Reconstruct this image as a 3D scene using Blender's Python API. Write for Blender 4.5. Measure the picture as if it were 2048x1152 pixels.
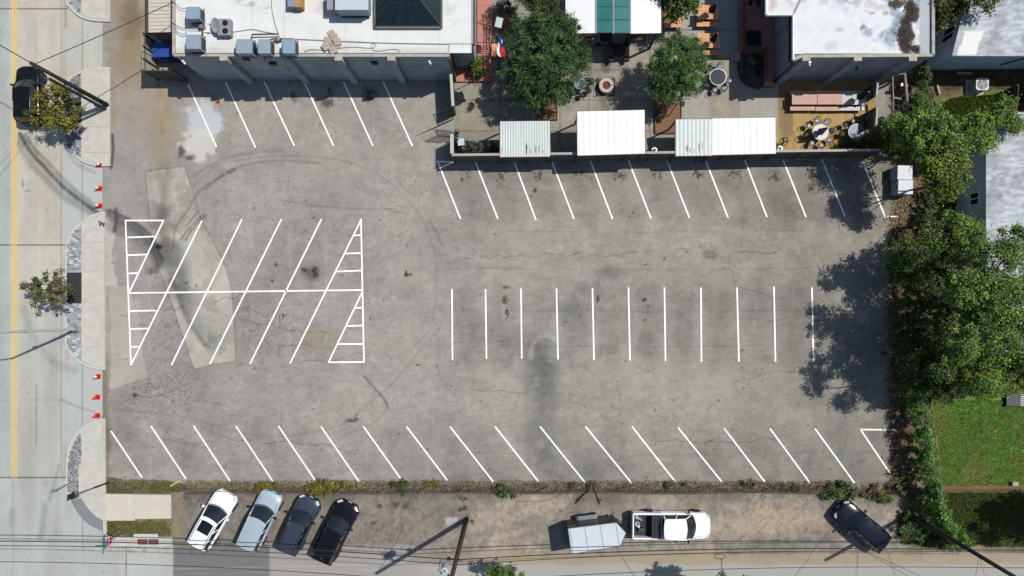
import bpy, math, random
import numpy as np
from mathutils import Vector, Matrix
random.seed(11)
for _o in list(bpy.data.objects):
    bpy.data.objects.remove(_o)
SC = bpy.context.scene
COL = SC.collection

# ------------------------------------------------------------------ camera, sky, sun, exposure
S = 0.0375                      # metres per source pixel of the photograph on the ground
H = 51.2                        # drone height
NX, NY = 1030.0, 620.0          # the spot straight below the drone
CX, CY = (NX - 1024) * S, (576 - NY) * S
cam_d = bpy.data.cameras.new('drone_camera')
cam = bpy.data.objects.new('drone_camera', cam_d)
COL.objects.link(cam)
cam.location = (CX, CY, H)
cam_d.sensor_width = 36.0
cam_d.lens = 36.0 * (H / S) / 2048.0
cam_d.shift_x = -(NX - 1024) / 2048.0
cam_d.shift_y = (NY - 576) / 2048.0
cam_d.clip_end = 2000
SC.camera = cam

ELEV = 58.0
SUN = Vector((math.cos(math.radians(ELEV)) * 0.912, math.cos(math.radians(ELEV)) * 0.411, math.sin(math.radians(ELEV))))
W = bpy.data.worlds.new('World'); SC.world = W; W.use_nodes = True
wn = W.node_tree.nodes; wl = W.node_tree.links
sky = wn.new('ShaderNodeTexSky'); sky.sky_type = 'NISHITA'; sky.sun_disc = False
sky.sun_elevation = math.radians(ELEV); sky.sun_rotation = math.radians(65.7)
bg = wn['Background']; bg.inputs['Strength'].default_value = 0.098
wl.new(sky.outputs[0], bg.inputs[0])
sd = bpy.data.lights.new('sun', 'SUN'); sd.energy = 4.6; sd.angle = math.radians(0.53); sd.color = (1.0, 0.955, 0.89)
sun = bpy.data.objects.new('sun', sd); COL.objects.link(sun)
sun.rotation_euler = SUN.to_track_quat('Z', 'Y').to_euler(); sun.location = (0, 0, 60)
vs = SC.view_settings; vs.view_transform = 'Standard'; vs.look = 'None'; vs.gamma = 1; vs.use_curve_mapping = False
vs.exposure = 0.29
SC.cycles.max_bounces = 5; SC.cycles.diffuse_bounces = 2; SC.cycles.glossy_bounces = 2; SC.cycles.transparent_max_bounces = 6
ALB = 0.60                      # photograph value (linear, sunlit) -> base colour

# ------------------------------------------------------------------ helpers
def G(px, py):
    return ((px - 1024) * S, (576 - py) * S)
def U(px, py, h=0.0):
    k = (H - h) / H
    return G(NX + (px - NX) * k, NY + (py - NY) * k)
def U3(px, py, h=0.0):
    a = U(px, py, h); return (a[0], a[1], h)
def lin(c):
    c = np.asarray(c, float) / 255.0
    return np.where(c <= 0.04045, c / 12.92, ((c + 0.055) / 1.055) ** 2.4)
def alb(c):
    return np.clip(lin(c) * ALB, 0.003, 0.82)

MATS = {}
def pmat(name, c, rough=0.7, metal=0.0, var=0.12, scale=4.0, bump=0.0, spec=0.4, emis=None, coat=0.0, raw=False):
    if name in MATS: return MATS[name]
    m = bpy.data.materials.new(name); m.use_nodes = True
    n = m.node_tree.nodes; l = m.node_tree.links; b = n['Principled BSDF']
    a = list(c) if raw else [float(v) for v in alb(c)]
    b.inputs['Roughness'].default_value = rough; b.inputs['Metallic'].default_value = metal
    b.inputs['Specular IOR Level'].default_value = spec
    b.inputs['Coat Weight'].default_value = coat; b.inputs['Coat Roughness'].default_value = 0.08
    tc = n.new('ShaderNodeTexCoord')
    if var > 0 or bump > 0:
        t = n.new('ShaderNodeTexNoise'); t.inputs['Scale'].default_value = scale; t.inputs['Detail'].default_value = 5; t.inputs['Roughness'].default_value = 0.65
        l.new(tc.outputs['Object'], t.inputs['Vector'])
    if var > 0:
        r = n.new('ShaderNodeMapRange'); r.inputs[1].default_value = 0.3; r.inputs[2].default_value = 0.7
        r.inputs[3].default_value = 1 - var; r.inputs[4].default_value = 1 + var
        l.new(t.outputs['Fac'], r.inputs[0])
        x = n.new('ShaderNodeVectorMath'); x.operation = 'SCALE'
        x.inputs[0].default_value = a[:3]; l.new(r.outputs[0], x.inputs['Scale'])
        l.new(x.outputs[0], b.inputs['Base Color'])
    else:
        b.inputs['Base Color'].default_value = (*a[:3], 1)
    if bump > 0:
        u = n.new('ShaderNodeBump'); u.inputs['Strength'].default_value = bump; u.inputs['Distance'].default_value = 0.02
        l.new(t.outputs['Fac'], u.inputs['Height']); l.new(u.outputs[0], b.inputs['Normal'])
    MATS[name] = m
    return m

def attr_mat(name, rough=0.85, fine=14.0, fvar=0.16, bump=0.25, cracks=False, leaf=False, spec=0.25):
    """colour from the mesh's own 'Col' attribute times a fine procedural grain"""
    m = bpy.data.materials.new(name); m.use_nodes = True
    n = m.node_tree.nodes; l = m.node_tree.links; b = n['Principled BSDF']
    at = n.new('ShaderNodeAttribute'); at.attribute_name = 'Col'
    b.inputs['Roughness'].default_value = rough; b.inputs['Specular IOR Level'].default_value = spec
    if leaf:
        l.new(at.outputs['Color'], b.inputs['Base Color'])
        tr = n.new('ShaderNodeBsdfTranslucent'); mx = n.new('ShaderNodeMixShader'); mx.inputs[0].default_value = 0.22
        l.new(at.outputs['Color'], tr.inputs['Color']); l.new(b.outputs[0], mx.inputs[1]); l.new(tr.outputs[0], mx.inputs[2])
        l.new(mx.outputs[0], n['Material Output'].inputs['Surface'])
        return m
    tc = n.new('ShaderNodeTexCoord')
    t = n.new('ShaderNodeTexNoise'); t.inputs['Scale'].default_value = fine; t.inputs['Detail'].default_value = 6; t.inputs['Roughness'].default_value = 0.75
    l.new(tc.outputs['Object'], t.inputs['Vector'])
    r = n.new('ShaderNodeMapRange'); r.inputs[1].default_value = 0.3; r.inputs[2].default_value = 0.7
    r.inputs[3].default_value = 1 - fvar; r.inputs[4].default_value = 1 + fvar
    l.new(t.outputs['Fac'], r.inputs[0])
    x = n.new('ShaderNodeVectorMath'); x.operation = 'SCALE'
    l.new(at.outputs['Color'], x.inputs[0])
    last = r.outputs[0]
    if cracks:
        v = n.new('ShaderNodeTexVoronoi'); v.feature = 'DISTANCE_TO_EDGE'; v.inputs['Scale'].default_value = 2.6
        nz = n.new('ShaderNodeTexNoise'); nz.inputs['Scale'].default_value = 3.0; nz.inputs['Detail'].default_value = 3
        l.new(tc.outputs['Object'], nz.inputs['Vector'])
        add = n.new('ShaderNodeVectorMath'); add.operation = 'MULTIPLY_ADD'
        add.inputs[1].default_value = (0.45, 0.45, 0.0)
        l.new(nz.outputs['Color'], add.inputs[0]); l.new(tc.outputs['Object'], add.inputs[2]); l.new(add.outputs[0], v.inputs['Vector'])
        q = n.new('ShaderNodeMapRange'); q.inputs[1].default_value = 0.0; q.inputs[2].default_value = 0.07; q.inputs[3].default_value = 0.55; q.inputs[4].default_value = 0.0
        l.new(v.outputs['Distance'], q.inputs[0])
        mm = n.new('ShaderNodeMath'); mm.operation = 'MULTIPLY'; l.new(q.outputs[0], mm.inputs[0]); l.new(at.outputs['Alpha'], mm.inputs[1])
        iv = n.new('ShaderNodeMath'); iv.operation = 'SUBTRACT'; iv.inputs[0].default_value = 1.0; l.new(mm.outputs[0], iv.inputs[1])
        m2 = n.new('ShaderNodeMath'); m2.operation = 'MULTIPLY'; l.new(iv.outputs[0], m2.inputs[0]); l.new(r.outputs[0], m2.inputs[1])
        last = m2.outputs[0]
    l.new(last, x.inputs['Scale']); l.new(x.outputs[0], b.inputs['Base Color'])
    if bump > 0:
        u = n.new('ShaderNodeBump'); u.inputs['Strength'].default_value = bump; u.inputs['Distance'].default_value = 0.015
        l.new(t.outputs['Fac'], u.inputs['Height']); l.new(u.outputs[0], b.inputs['Normal'])
    return m

ORG = {}
def link(o, parent=None):
    COL.objects.link(o)
    if parent is not None: o.parent = parent
    return o
def thing(name, label, cat, loc=(0, 0, 0), rz=0.0, group=None):
    o = bpy.data.objects.new(name, None); link(o)
    o.empty_display_size = 0.3
    o.location = (loc[0], loc[1], loc[2] if len(loc) > 2 else 0); o.rotation_euler = (0, 0, rz)
    o['label'] = label; o['category'] = cat
    if group: o['group'] = group
    ORG[o.name] = Vector(o.location)
    return o
def tag(o, label, cat, group=None):
    o['label'] = label; o['category'] = cat
    if group: o['group'] = group
    return o
def dup(root, loc, rz=None, label=None, scale=None):
    r = root.copy(); COL.objects.link(r)
    r.location = (loc[0], loc[1], loc[2] if len(loc) > 2 else 0)
    if rz is not None: r.rotation_euler = (0, 0, rz)
    if label: r['label'] = label
    if scale: r.scale = (scale,) * 3
    ORG[r.name] = Vector(r.location)
    for ch in list(root.children):
        c = ch.copy(); COL.objects.link(c); c.parent = r
        for g in list(ch.children):
            d = g.copy(); COL.objects.link(d); d.parent = c
    return r

class MB:
    def __init__(s): s.v = []; s.f = []; s.c = []
    def add(s, vs_, fs_, c=None):
        k = len(s.v); s.v += [tuple(p) for p in vs_]; s.f += [tuple(i + k for i in f) for f in fs_]
        s.c += [c] * len(fs_)
        return s
    def box(s, x0, y0, z0, x1, y1, z1, c=None):
        vs_ = [(x0, y0, z0), (x1, y0, z0), (x1, y1, z0), (x0, y1, z0), (x0, y0, z1), (x1, y0, z1), (x1, y1, z1), (x0, y1, z1)]
        return s.add(vs_, [(3, 2, 1, 0), (4, 5, 6, 7), (0, 1, 5, 4), (1, 2, 6, 5), (2, 3, 7, 6), (3, 0, 4, 7)], c)
    def rbox(s, cx, cy, z0, sx, sy, sz, a=0.0, c=None):
        ca, sa = math.cos(a), math.sin(a); vs_ = []
        for z in (z0, z0 + sz):
            for x, y in ((-sx / 2, -sy / 2), (sx / 2, -sy / 2), (sx / 2, sy / 2), (-sx / 2, sy / 2)):
                vs_.append((cx + x * ca - y * sa, cy + x * sa + y * ca, z))
        return s.add(vs_, [(3, 2, 1, 0), (4, 5, 6, 7), (0, 1, 5, 4), (1, 2, 6, 5), (2, 3, 7, 6), (3, 0, 4, 7)], c)
    def bar(s, p, q, w, h=None, c=None):
        p = Vector(p); q = Vector(q); d = (q - p).normalized(); h = h or w
        up = Vector((0, 0, 1)) if abs(d.z) < 0.95 else Vector((1, 0, 0))
        a = d.cross(up).normalized() * (w / 2); b = a.cross(d).normalized() * (h / 2)
        vs_ = [p - a - b, p + a - b, p + a + b, p - a + b, q - a - b, q + a - b, q + a + b, q - a + b]
        return s.add(vs_, [(0, 1, 2, 3), (7, 6, 5, 4), (4, 5, 1, 0), (5, 6, 2, 1), (6, 7, 3, 2), (7, 4, 0, 3)], c)
    def tube(s, pts, r, n=6, r1=None, cap=True, c=None):
        pts = [Vector(p) for p in pts]; m = len(pts); vs_ = []
        for i, p in enumerate(pts):
            d = (pts[min(i + 1, m - 1)] - pts[max(i - 1, 0)]).normalized()
            up = Vector((0, 0, 1)) if abs(d.z) < 0.9 else Vector((1, 0, 0))
            a = d.cross(up).normalized(); b = a.cross(d).normalized()
            rr = r if r1 is None else r + (r1 - r) * i / max(1, m - 1)
            for k in range(n):
                t = 2 * math.pi * k / n
                vs_.append(p + (a * math.cos(t) + b * math.sin(t)) * rr)
        fs_ = []
        for i in range(m - 1):
            for k in range(n):
                k2 = (k + 1) % n
                fs_.append((i * n + k, i * n + k2, (i + 1) * n + k2, (i + 1) * n + k))
        if cap:
            fs_.append(tuple(range(n))[::-1]); fs_.append(tuple((m - 1) * n + k for k in range(n)))
        return s.add(vs_, fs_, c)
    def lathe(s, prof, cx=0, cy=0, n=16, c=None, sx=1.0, sy=1.0, cap=True):
        vs_ = []; fs_ = []
        for r, z in prof:
            for k in range(n):
                t = 2 * math.pi * k / n
                vs_.append((cx + r * math.cos(t) * sx, cy + r * math.sin(t) * sy, z))
        m = len(prof)
        for i in range(m - 1):
            for k in range(n):
                k2 = (k + 1) % n
                fs_.append((i * n + k, i * n + k2, (i + 1) * n + k2, (i + 1) * n + k))
        if cap: fs_.append(tuple(range(n))[::-1]); fs_.append(tuple((m - 1) * n + k for k in range(n)))
        return s.add(vs_, fs_, c)
    def prism(s, poly, z0, z1, c=None):
        n = len(poly)
        ar = sum(poly[i][0] * poly[(i + 1) % n][1] - poly[(i + 1) % n][0] * poly[i][1] for i in range(n))
        if ar < 0: poly = poly[::-1]
        vs_ = [(p[0], p[1], z0) for p in poly] + [(p[0], p[1], z1) for p in poly]
        fs_ = [tuple(range(n))[::-1], tuple(range(n, 2 * n))] + [(i, (i + 1) % n, n + (i + 1) % n, n + i) for i in range(n)]
        return s.add(vs_, fs_, c)
    def quad(s, a, b, c_, d, c=None):
        return s.add([a, b, c_, d], [(0, 1, 2, 3)], c)
    def strip(s, pts, w, z, c=None):
        """flat ribbon along a polyline on the ground"""
        pts = [Vector((p[0], p[1], 0)) for p in pts]; m = len(pts); vs_ = []
        for i, p in enumerate(pts):
            d = (pts[min(i + 1, m - 1)] - pts[max(i - 1, 0)]).normalized(); a = Vector((-d.y, d.x, 0)) * (w / 2)
            vs_ += [(p.x - a.x, p.y - a.y, z), (p.x + a.x, p.y + a.y, z)]
        return s.add(vs_, [(2 * i, 2 * i + 2, 2 * i + 3, 2 * i + 1) for i in range(m - 1)], c)
    def grid(s, fn, nu, nv, c=None):
        vs_ = [fn(i / nu, j / nv) for j in range(nv + 1) for i in range(nu + 1)]
        fs_ = [(j * (nu + 1) + i, j * (nu + 1) + i + 1, (j + 1) * (nu + 1) + i + 1, (j + 1) * (nu + 1) + i) for j in range(nv) for i in range(nu)]
        return s.add(vs_, fs_, c)
    def obj(s, name, mat, parent=None, smooth=False, world=True, stuff=False, label=None):
        off = Vector((0, 0, 0))
        if world and parent is not None: off = ORG.get(parent.name, off)
        me = bpy.data.meshes.new(name)
        me.from_pydata([(v[0] - off.x, v[1] - off.y, v[2] - off.z) for v in s.v], [], s.f)
        if any(k is not None for k in s.c):
            at = me.attributes.new('Col', 'FLOAT_COLOR', 'FACE')
            arr = np.array([(*(k if k is not None else (0.3, 0.3, 0.3)), 1.0) for k in s.c], np.float32)
            at.data.foreach_set('color', arr.ravel())
        me.materials.append(mat)
        if smooth: me.polygons.foreach_set('use_smooth', [True] * len(me.polygons))
        me.update()
        o = bpy.data.objects.new(name, me); link(o, parent)
        ORG[o.name] = off
        if stuff: o['kind'] = 'stuff'
        if label: o['label'] = label
        return o

def raw_mesh(name, V, F, mat, cols=None, domain='FACE', parent=None, smooth=False):
    me = bpy.data.meshes.new(name)
    V = np.asarray(V, np.float32); F = np.asarray(F, np.int32); k = F.shape[1]
    me.vertices.add(len(V)); me.vertices.foreach_set('co', V.ravel())
    me.loops.add(F.size); me.loops.foreach_set('vertex_index', F.ravel())
    me.polygons.add(len(F)); me.polygons.foreach_set('loop_start', np.arange(0, F.size, k, dtype=np.int32))
    if smooth: me.polygons.foreach_set('use_smooth', np.ones(len(F), bool))
    me.update(calc_edges=True)
    if cols is not None:
        at = me.attributes.new('Col', 'FLOAT_COLOR', domain)
        cols = np.asarray(cols, np.float32)
        if cols.shape[1] == 3: cols = np.concatenate([cols, np.ones((len(cols), 1), np.float32)], 1)
        at.data.foreach_set('color', cols.ravel())
    me.materials.append(mat)
    o = bpy.data.objects.new(name, me); link(o, parent)
    ORG[o.name] = Vector((0, 0, 0))
    return o

# ------------------------------------------------------------------ numpy noise and stain masks (source-pixel units)
def vnoise(X, Y, seed):
    rng = np.random.RandomState(seed); T = rng.rand(256, 256).astype(np.float32)
    xi = np.floor(X).astype(int); yi = np.floor(Y).astype(int); fx = X - xi; fy = Y - yi
    fx = fx * fx * (3 - 2 * fx); fy = fy * fy * (3 - 2 * fy)
    a = T[xi & 255, yi & 255]; b = T[(xi + 1) & 255, yi & 255]; c = T[xi & 255, (yi + 1) & 255]; d = T[(xi + 1) & 255, (yi + 1) & 255]
    return (a * (1 - fx) + b * fx) * (1 - fy) + (c * (1 - fx) + d * fx) * fy
def fbm(X, Y, scale, octv=4, seed=1, sy=1.0):
    r = 0; amp = 1; tot = 0; f = 1.0 / scale
    if sy == 1.0: X, Y = X * 0.829 + Y * 0.559, Y * 0.829 - X * 0.559
    for o in range(octv):
        r = r + amp * vnoise(X * f + 17.3 * o, Y * f * sy + 9.1 * o, seed + o * 7); tot += amp; amp *= 0.55; f *= 2.03
        if sy == 1.0: X, Y = X * 0.8 + Y * 0.6, Y * 0.8 - X * 0.6
    return r / tot
def sst(a, b, x):
    t = np.clip((x - a) / (b - a), 0, 1); return t * t * (3 - 2 * t)
def blob(X, Y, cx, cy, rx, ry, soft=0.5, wob=0.35, seed=3, rot=0.0, sc=14.0):
    ca, sa = math.cos(math.radians(rot)), math.sin(math.radians(rot)); dx = X - cx; dy = Y - cy
    m = np.zeros_like(X)
    R = max(rx, ry) * 1.8 + 4
    sel = (np.abs(dx) < R) & (np.abs(dy) < R)
    if not sel.any(): return m
    u = (dx[sel] * ca + dy[sel] * sa) / rx; v = (-dx[sel] * sa + dy[sel] * ca) / ry
    d = np.sqrt(u * u + v * v) + wob * (fbm(X[sel], Y[sel], sc, 4, seed) - 0.5) * 2
    m[sel] = 1 - sst(1 - soft, 1 + soft * 0.3, d)
    return m
def stroke(X, Y, pts, w, soft=0.6):
    best = np.full(X.shape, 1e9, np.float32)
    xs = [p[0] for p in pts]; ys = [p[1] for p in pts]; R = w * 2 + 4
    sel = (X > min(xs) - R) & (X < max(xs) + R) & (Y > min(ys) - R) & (Y < max(ys) + R)
    m = np.zeros(X.shape, np.float32)
    if not sel.any(): return m
    x = X[sel]; y = Y[sel]; best = np.full(x.shape, 1e9)
    for (ax, ay), (bx, by) in zip(pts[:-1], pts[1:]):
        dx, dy = bx - ax, by - ay; L2 = dx * dx + dy * dy + 1e-9
        t = np.clip(((x - ax) * dx + (y - ay) * dy) / L2, 0, 1)
        best = np.minimum(best, np.hypot(x - ax - t * dx, y - ay - t * dy))
    m[sel] = 1 - sst(w / 2 * (1 - soft), w / 2 * (1 + soft), best)
    return m
def inpoly(X, Y, P, soft=1.5, wob=0.0, seed=5):
    ins = np.zeros(X.shape, bool); n = len(P)
    Xw = X + wob * (fbm(X, Y, 12, 3, seed) - 0.5) * 2; Yw = Y + wob * (fbm(X, Y, 12, 3, seed + 31) - 0.5) * 2
    j = n - 1
    for i in range(n):
        xi, yi = P[i]; xj, yj = P[j]
        if yi != yj:
            c = ((yi > Yw) != (yj > Yw)) & (Xw < (xj - xi) * (Yw - yi) / (yj - yi) + xi)
            ins ^= c
        j = i
    return ins.astype(np.float32)
def mix(C, m, col):
    """blend towards a colour (sRGB 0-255)"""
    return C * (1 - m[..., None]) + np.asarray(col, np.float32) * m[..., None]
def mul(C, m, k):
    k = np.asarray(k, np.float32)
    return C * (1 - m[..., None] + m[..., None] * k)
def smooth(pts, n=8):
    out = []; P = [pts[0]] + list(pts) + [pts[-1]]
    for i in range(1, len(P) - 2):
        p0, p1, p2, p3 = P[i - 1], P[i], P[i + 1], P[i + 2]
        for k in range(n):
            t = k / n
            out.append(tuple(0.5 * ((2 * p1[d]) + (-p0[d] + p2[d]) * t + (2 * p0[d] - 5 * p1[d] + 4 * p2[d] - p3[d]) * t * t + (-p0[d] + 3 * p1[d] - 3 * p2[d] + p3[d]) * t ** 3) for d in range(len(p1))))
    out.append(tuple(pts[-1])); return out
def sheet(name, x0, y0, x1, y1, step, fn, mat, z=0.0, h=None, kind='structure', parent=None):
    nx = int(round((x1 - x0) / step)); ny = int(round((y1 - y0) / step))
    X, Y = np.meshgrid(np.linspace(x0, x1, nx + 1), np.linspace(y0, y1, ny + 1))
    C = fn(X, Y)
    A = np.zeros(X.shape) if C.shape[-1] == 3 else C[..., 3]
    col = alb(np.clip(C[..., :3], 2, 252))
    k = 1.0 if h is None else (H - h) / H
    zz = z if h is None else h
    wx = (NX + (X - NX) * k - 1024) * S; wy = (576 - (NY + (Y - NY) * k)) * S
    off = ORG[parent.name] if parent is not None else Vector((0, 0, 0))
    V = np.stack([wx - off.x, wy - off.y, np.full_like(wx, zz) - off.z], -1).reshape(-1, 3)
    idx = np.arange((nx + 1) * (ny + 1)).reshape(ny + 1, nx + 1)
    F = np.stack([idx[1:, :-1], idx[1:, 1:], idx[:-1, 1:], idx[:-1, :-1]], -1).reshape(-1, 4)
    cols = np.concatenate([col, A[..., None]], -1).reshape(-1, 4)
    o = raw_mesh(name, V, F, mat, cols, 'POINT', parent)
    if kind: o['kind'] = kind
    ORG[o.name] = off
    return o
# ------------------------------------------------------------------ the ground
def speck(X, Y, sc, thr, seed):
    return sst(thr, thr + 0.1, fbm(X, Y, sc, 2, seed))
def paint_lot(X, Y):
    n1 = fbm(X, Y, 260, 4, 1); n2 = fbm(X, Y, 60, 5, 2); n3 = fbm(X, Y, 14, 4, 3); n4 = fbm(X, Y, 40, 4, 8, sy=3.0)
    t = sst(300, 1150, X + (n1 - 0.5) * 300)[..., None]
    C = np.array([159, 154, 149.]) * (1 - t) + np.array([158, 154, 145.]) * t
    t2 = sst(1150, 1700, X + (n1 - 0.5) * 200)[..., None]
    C = C * (1 - t2) + np.array([145, 142, 131.]) * t2  # right side toned darker, a vignette-like falloff put into the colour
    C = C * (1 + (n2 - 0.5)[..., None] * 0.12 + (n3 - 0.5)[..., None] * 0.08 + (n4 - 0.5)[..., None] * 0.10)
    C = mix(C, sst(0.42, 0.66, fbm(X, Y, 170, 3, 25)) * 0.4, [168, 163, 152]); C = mul(C, sst(0.48, 0.7, fbm(X, Y, 130, 3, 26)) * 0.35, [0.84, 0.84, 0.85])
    n5 = fbm(X, Y, 5, 3, 12); n6 = fbm(X, Y, 26, 4, 13, sy=2.6); n7 = fbm(X, Y, 9, 4, 14)
    C = C * (1 + (n5 - 0.5)[..., None] * 0.13 + (n6 - 0.5)[..., None] * 0.08 + (n7 - 0.5)[..., None] * 0.06)
    n8 = fbm(X, Y, 11, 4, 15, sy=3.2); n9 = fbm(X, Y, 12, 4, 16, sy=0.3)
    C = C * (1 + (n8 - 0.5)[..., None] * 0.10 + (n9 - 0.5)[..., None] * 0.07)
    C = mul(C, sst(0.62, 0.70, fbm(X, Y, 3.4, 2, 17)) * sst(0.4, 0.65, n2) * 0.18, [0.7, 0.69, 0.68])
    C = mix(C, sst(0.64, 0.72, fbm(X, Y, 3.0, 2, 18)) * sst(0.4, 0.65, n1) * 0.12, [196, 192, 184])
    C = mix(C, sst(0.55, 0.75, fbm(X, Y, 90, 4, 21)) * 0.3, [172, 166, 154])
    C = mul(C, sst(0.58, 0.66, fbm(X, Y, 34, 5, 23)) * sst(0.45, 0.6, n1) * 0.15, [0.80, 0.80, 0.81])
    C = mix(C, sst(0.60, 0.66, fbm(X, Y, 20, 5, 24)) * 0.18, [184, 180, 172])
    C = mix(C, sst(0.56, 0.75, fbm(X, Y, 110, 4, 22)) * 0.2, [130, 129, 130])
    A = np.zeros(X.shape)
    # crazed, purple-grey worn asphalt on the left
    worn = blob(X, Y, 360, 700, 130, 110, 0.6, 0.5, 31, 0, 60) * 0.9 + blob(X, Y, 300, 800, 120, 60, 0.6, 0.5, 32, 0, 50) * 0.8 + blob(X, Y, 520, 650, 90, 80, 0.7, 0.5, 33) * 0.8
    A = np.clip(A + worn * 0.6, 0, 1)
    C = mul(C, np.clip(worn, 0, 1) * 0.4, [0.92, 0.90, 0.91])
    C = mix(C, blob(X, Y, 300, 380, 90, 160, 0.7, 0.4, 34, 0, 60) * 0.35, [142, 138, 138])
    # brown dirt and rust washing out from the dumpster yard
    C = mix(C, blob(X, Y, 262, 60, 44, 130, 0.6, 0.5, 40, 0, 30) * 0.85, [150, 132, 105])
    C = mix(C, blob(X, Y, 262, 40, 22, 50, 0.6, 0.5, 41, 0, 20) * 0.5, [112, 96, 76])
    C = mix(C, blob(X, Y, 300, 215, 75, 85, 0.7, 0.5, 42, 0, 30) * 0.5, [160, 144, 122])
    C = mix(C, stroke(X, Y, [(322, 190), (328, 225), (330, 262), (328, 315)], 30, 0.9) * sst(0.3, 0.7, fbm(X, Y, 16, 4, 43)) * 0.6, [158, 132, 96])
    C = mix(C, stroke(X, Y, [(318, 265), (320, 330)], 36, 0.9) * 0.5, [150, 142, 112])
    C = mix(C, stroke(X, Y, [(222, 100), (222, 250)], 20, 0.9) * 0.4, [150, 128, 96])
    # concrete trench patch
    P = [(290, 343), (368, 333), (384, 376), (402, 440), (430, 490), (452, 535), (463, 580), (468, 640), (472, 722), (430, 728), (388, 739), (372, 690), (345, 610), (318, 540), (302, 480), (298, 420)]
    m = inpoly(X, Y, P, wob=1.2)
    g = fbm(X, Y, 50, 4, 51)
    conc = np.array([178, 175, 164.]) * (1 + (g - 0.5)[..., None] * 0.3 + (n3 - 0.5)[..., None] * 0.1)
    conc = conc * (1 - 0.10 * sst(0.5, 0.62, fbm(X, Y, 30, 4, 52))[..., None])
    C = C * (1 - m[..., None]) + conc * m[..., None]; A = A * (1 - m)
    P2 = [(219, 573), (258, 573), (262, 600), (276, 628), (285, 690), (294, 752), (250, 770), (220, 778)]
    m2 = inpoly(X, Y, P2, wob=5.0) * (0.55 + 0.5 * n2)
    C = C * (1 - m2[..., None]) + (np.array([178, 175, 165.]) * (0.92 + 0.16 * n2[..., None])) * m2[..., None]; A = A * (1 - m2 * 0.8)
    P3 = [(208, 425), (226, 440), (230, 470), (224, 500), (228, 540), (236, 573), (208, 573)]
    m3 = inpoly(X, Y, P3, wob=2.5)
    C = C * (1 - m3[..., None]) + (np.array([186, 184, 176.]) * (0.95 + 0.1 * n2[..., None])) * m3[..., None]
    for pl in (P,): C = mul(C, stroke(X, Y, pl + [pl[0]], 2.4, 0.6) * 0.35, [0.55, 0.55, 0.55])
    # white cement spills
    C = mix(C, blob(X, Y, 410, 238, 40, 44, 0.35, 0.45, 60, 20, 16) * 0.92, [196, 202, 204])
    C = mix(C, blob(X, Y, 396, 287, 36, 33, 0.3, 0.5, 61, 0, 13) * 0.92, [206, 204, 196])
    C = mix(C, blob(X, Y, 362, 303, 8, 15, 0.6, 0.5, 62, 0, 8) * 0.8, [82, 78, 74])
    C = mix(C, blob(X, Y, 378, 316, 12, 6, 0.6, 0.5, 63, 0, 8) * 0.7, [86, 80, 76])
    # damp, oily run down the trench
    C = mul(C, stroke(X, Y, [(330, 345), (330, 400), (328, 450), (330, 520)], 24, 1.0) * (0.15 + 0.5 * n2), [0.60, 0.58, 0.56])
    C = mul(C, stroke(X, Y, [(320, 405), (322, 470), (345, 540), (352, 580)], 50, 1.0) * sst(0.25, 0.65, fbm(X, Y, 24, 4, 53)) * 0.55, [0.60, 0.60, 0.62])
    C = mul(C, stroke(X, Y, [(350, 500), (360, 580), (390, 650), (425, 690)], 34, 0.95) * 0.4, [0.66, 0.68, 0.7])
    C = mul(C, stroke(X, Y, [(345, 560), (375, 640), (410, 690)], 8, 0.9) * 0.5, [0.6, 0.6, 0.62])
    C = mix(C, blob(X, Y, 319, 494, 8, 6, 0.6, 0.6, 70, 0, 6) * 0.95, [38, 34, 32])
    C = mix(C, blob(X, Y, 303, 542, 14, 9, 0.7, 0.6, 71, 0, 6) * 0.7, [88, 74, 66])
    C = mix(C, blob(X, Y, 305, 520, 22, 24, 0.9, 0.4, 72) * 0.35, [120, 112, 98])
    # tyre marks
    def tyre(pts, w, a, k=(0.5, 0.5, 0.53)):
        nonlocal C
        q = smooth(pts)
        C = mul(C, stroke(X, Y, q, w, 0.8) * a * (0.55 + 0.8 * fbm(X, Y, 9, 3, 77)).clip(0, 1), k)
    tyre([(212, 428), (240, 440), (280, 462), (305, 490), (318, 530)], 16, 0.6)
    tyre([(218, 420), (260, 440), (300, 470), (325, 520)], 6, 0.6)
    tyre([(225, 452), (262, 468), (300, 500)], 26, 0.4)
    tyre([(232, 418), (233, 440), (228, 462)], 7, 0.7)
    tyre([(470, 340), (430, 360), (398, 384), (372, 425), (352, 455), (345, 500)], 5, 0.34)
    tyre([(405, 430), (380, 455), (360, 480)], 4, 0.45); tyre([(412, 430), (385, 458), (372, 480)], 4, 0.45); tyre([(396, 424), (372, 452)], 4, 0.4)
    tyre([(470, 339), (457, 345)], 6, 0.5)
    tyre([(388, 352), (410, 338), (450, 318), (500, 306), (560, 300)], 9, 0.2)
    tyre([(395, 362), (440, 330), (520, 314), (600, 312), (690, 322), (760, 352), (815, 400), (850, 450), (868, 500), (873, 550), (870, 610), (858, 660), (830, 690)], 3.2, 0.2)
    tyre([(410, 380), (460, 340), (540, 322), (640, 326)], 5, 0.25)
    tyre([(228, 818), (262, 822), (330, 828), (400, 842), (450, 858), (520, 872), (600, 868), (680, 850), (740, 806), (790, 760), (840, 700)], 3.5, 0.18)
    tyre([(728, 752), (748, 775), (768, 798), (776, 816)], 4, 0.6); tyre([(690, 868), (740, 850), (772, 822)], 3, 0.2)
    tyre([(560, 400), (640, 412), (720, 418), (790, 418)], 3, 0.25)
    # damp patches in the middle
    wet = stroke(X, Y, smooth([(1088, 700), (1086, 780), (1084, 850), (1098, 910), (1118, 962)]), 50, 1.0) * sst(0.15, 0.5, fbm(X, Y, 40, 4, 73)) * 0.95
    wet = np.maximum(wet, blob(X, Y, 1088, 735, 22, 48, 0.8, 0.5, 86, 0, 26) * 0.6)
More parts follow.
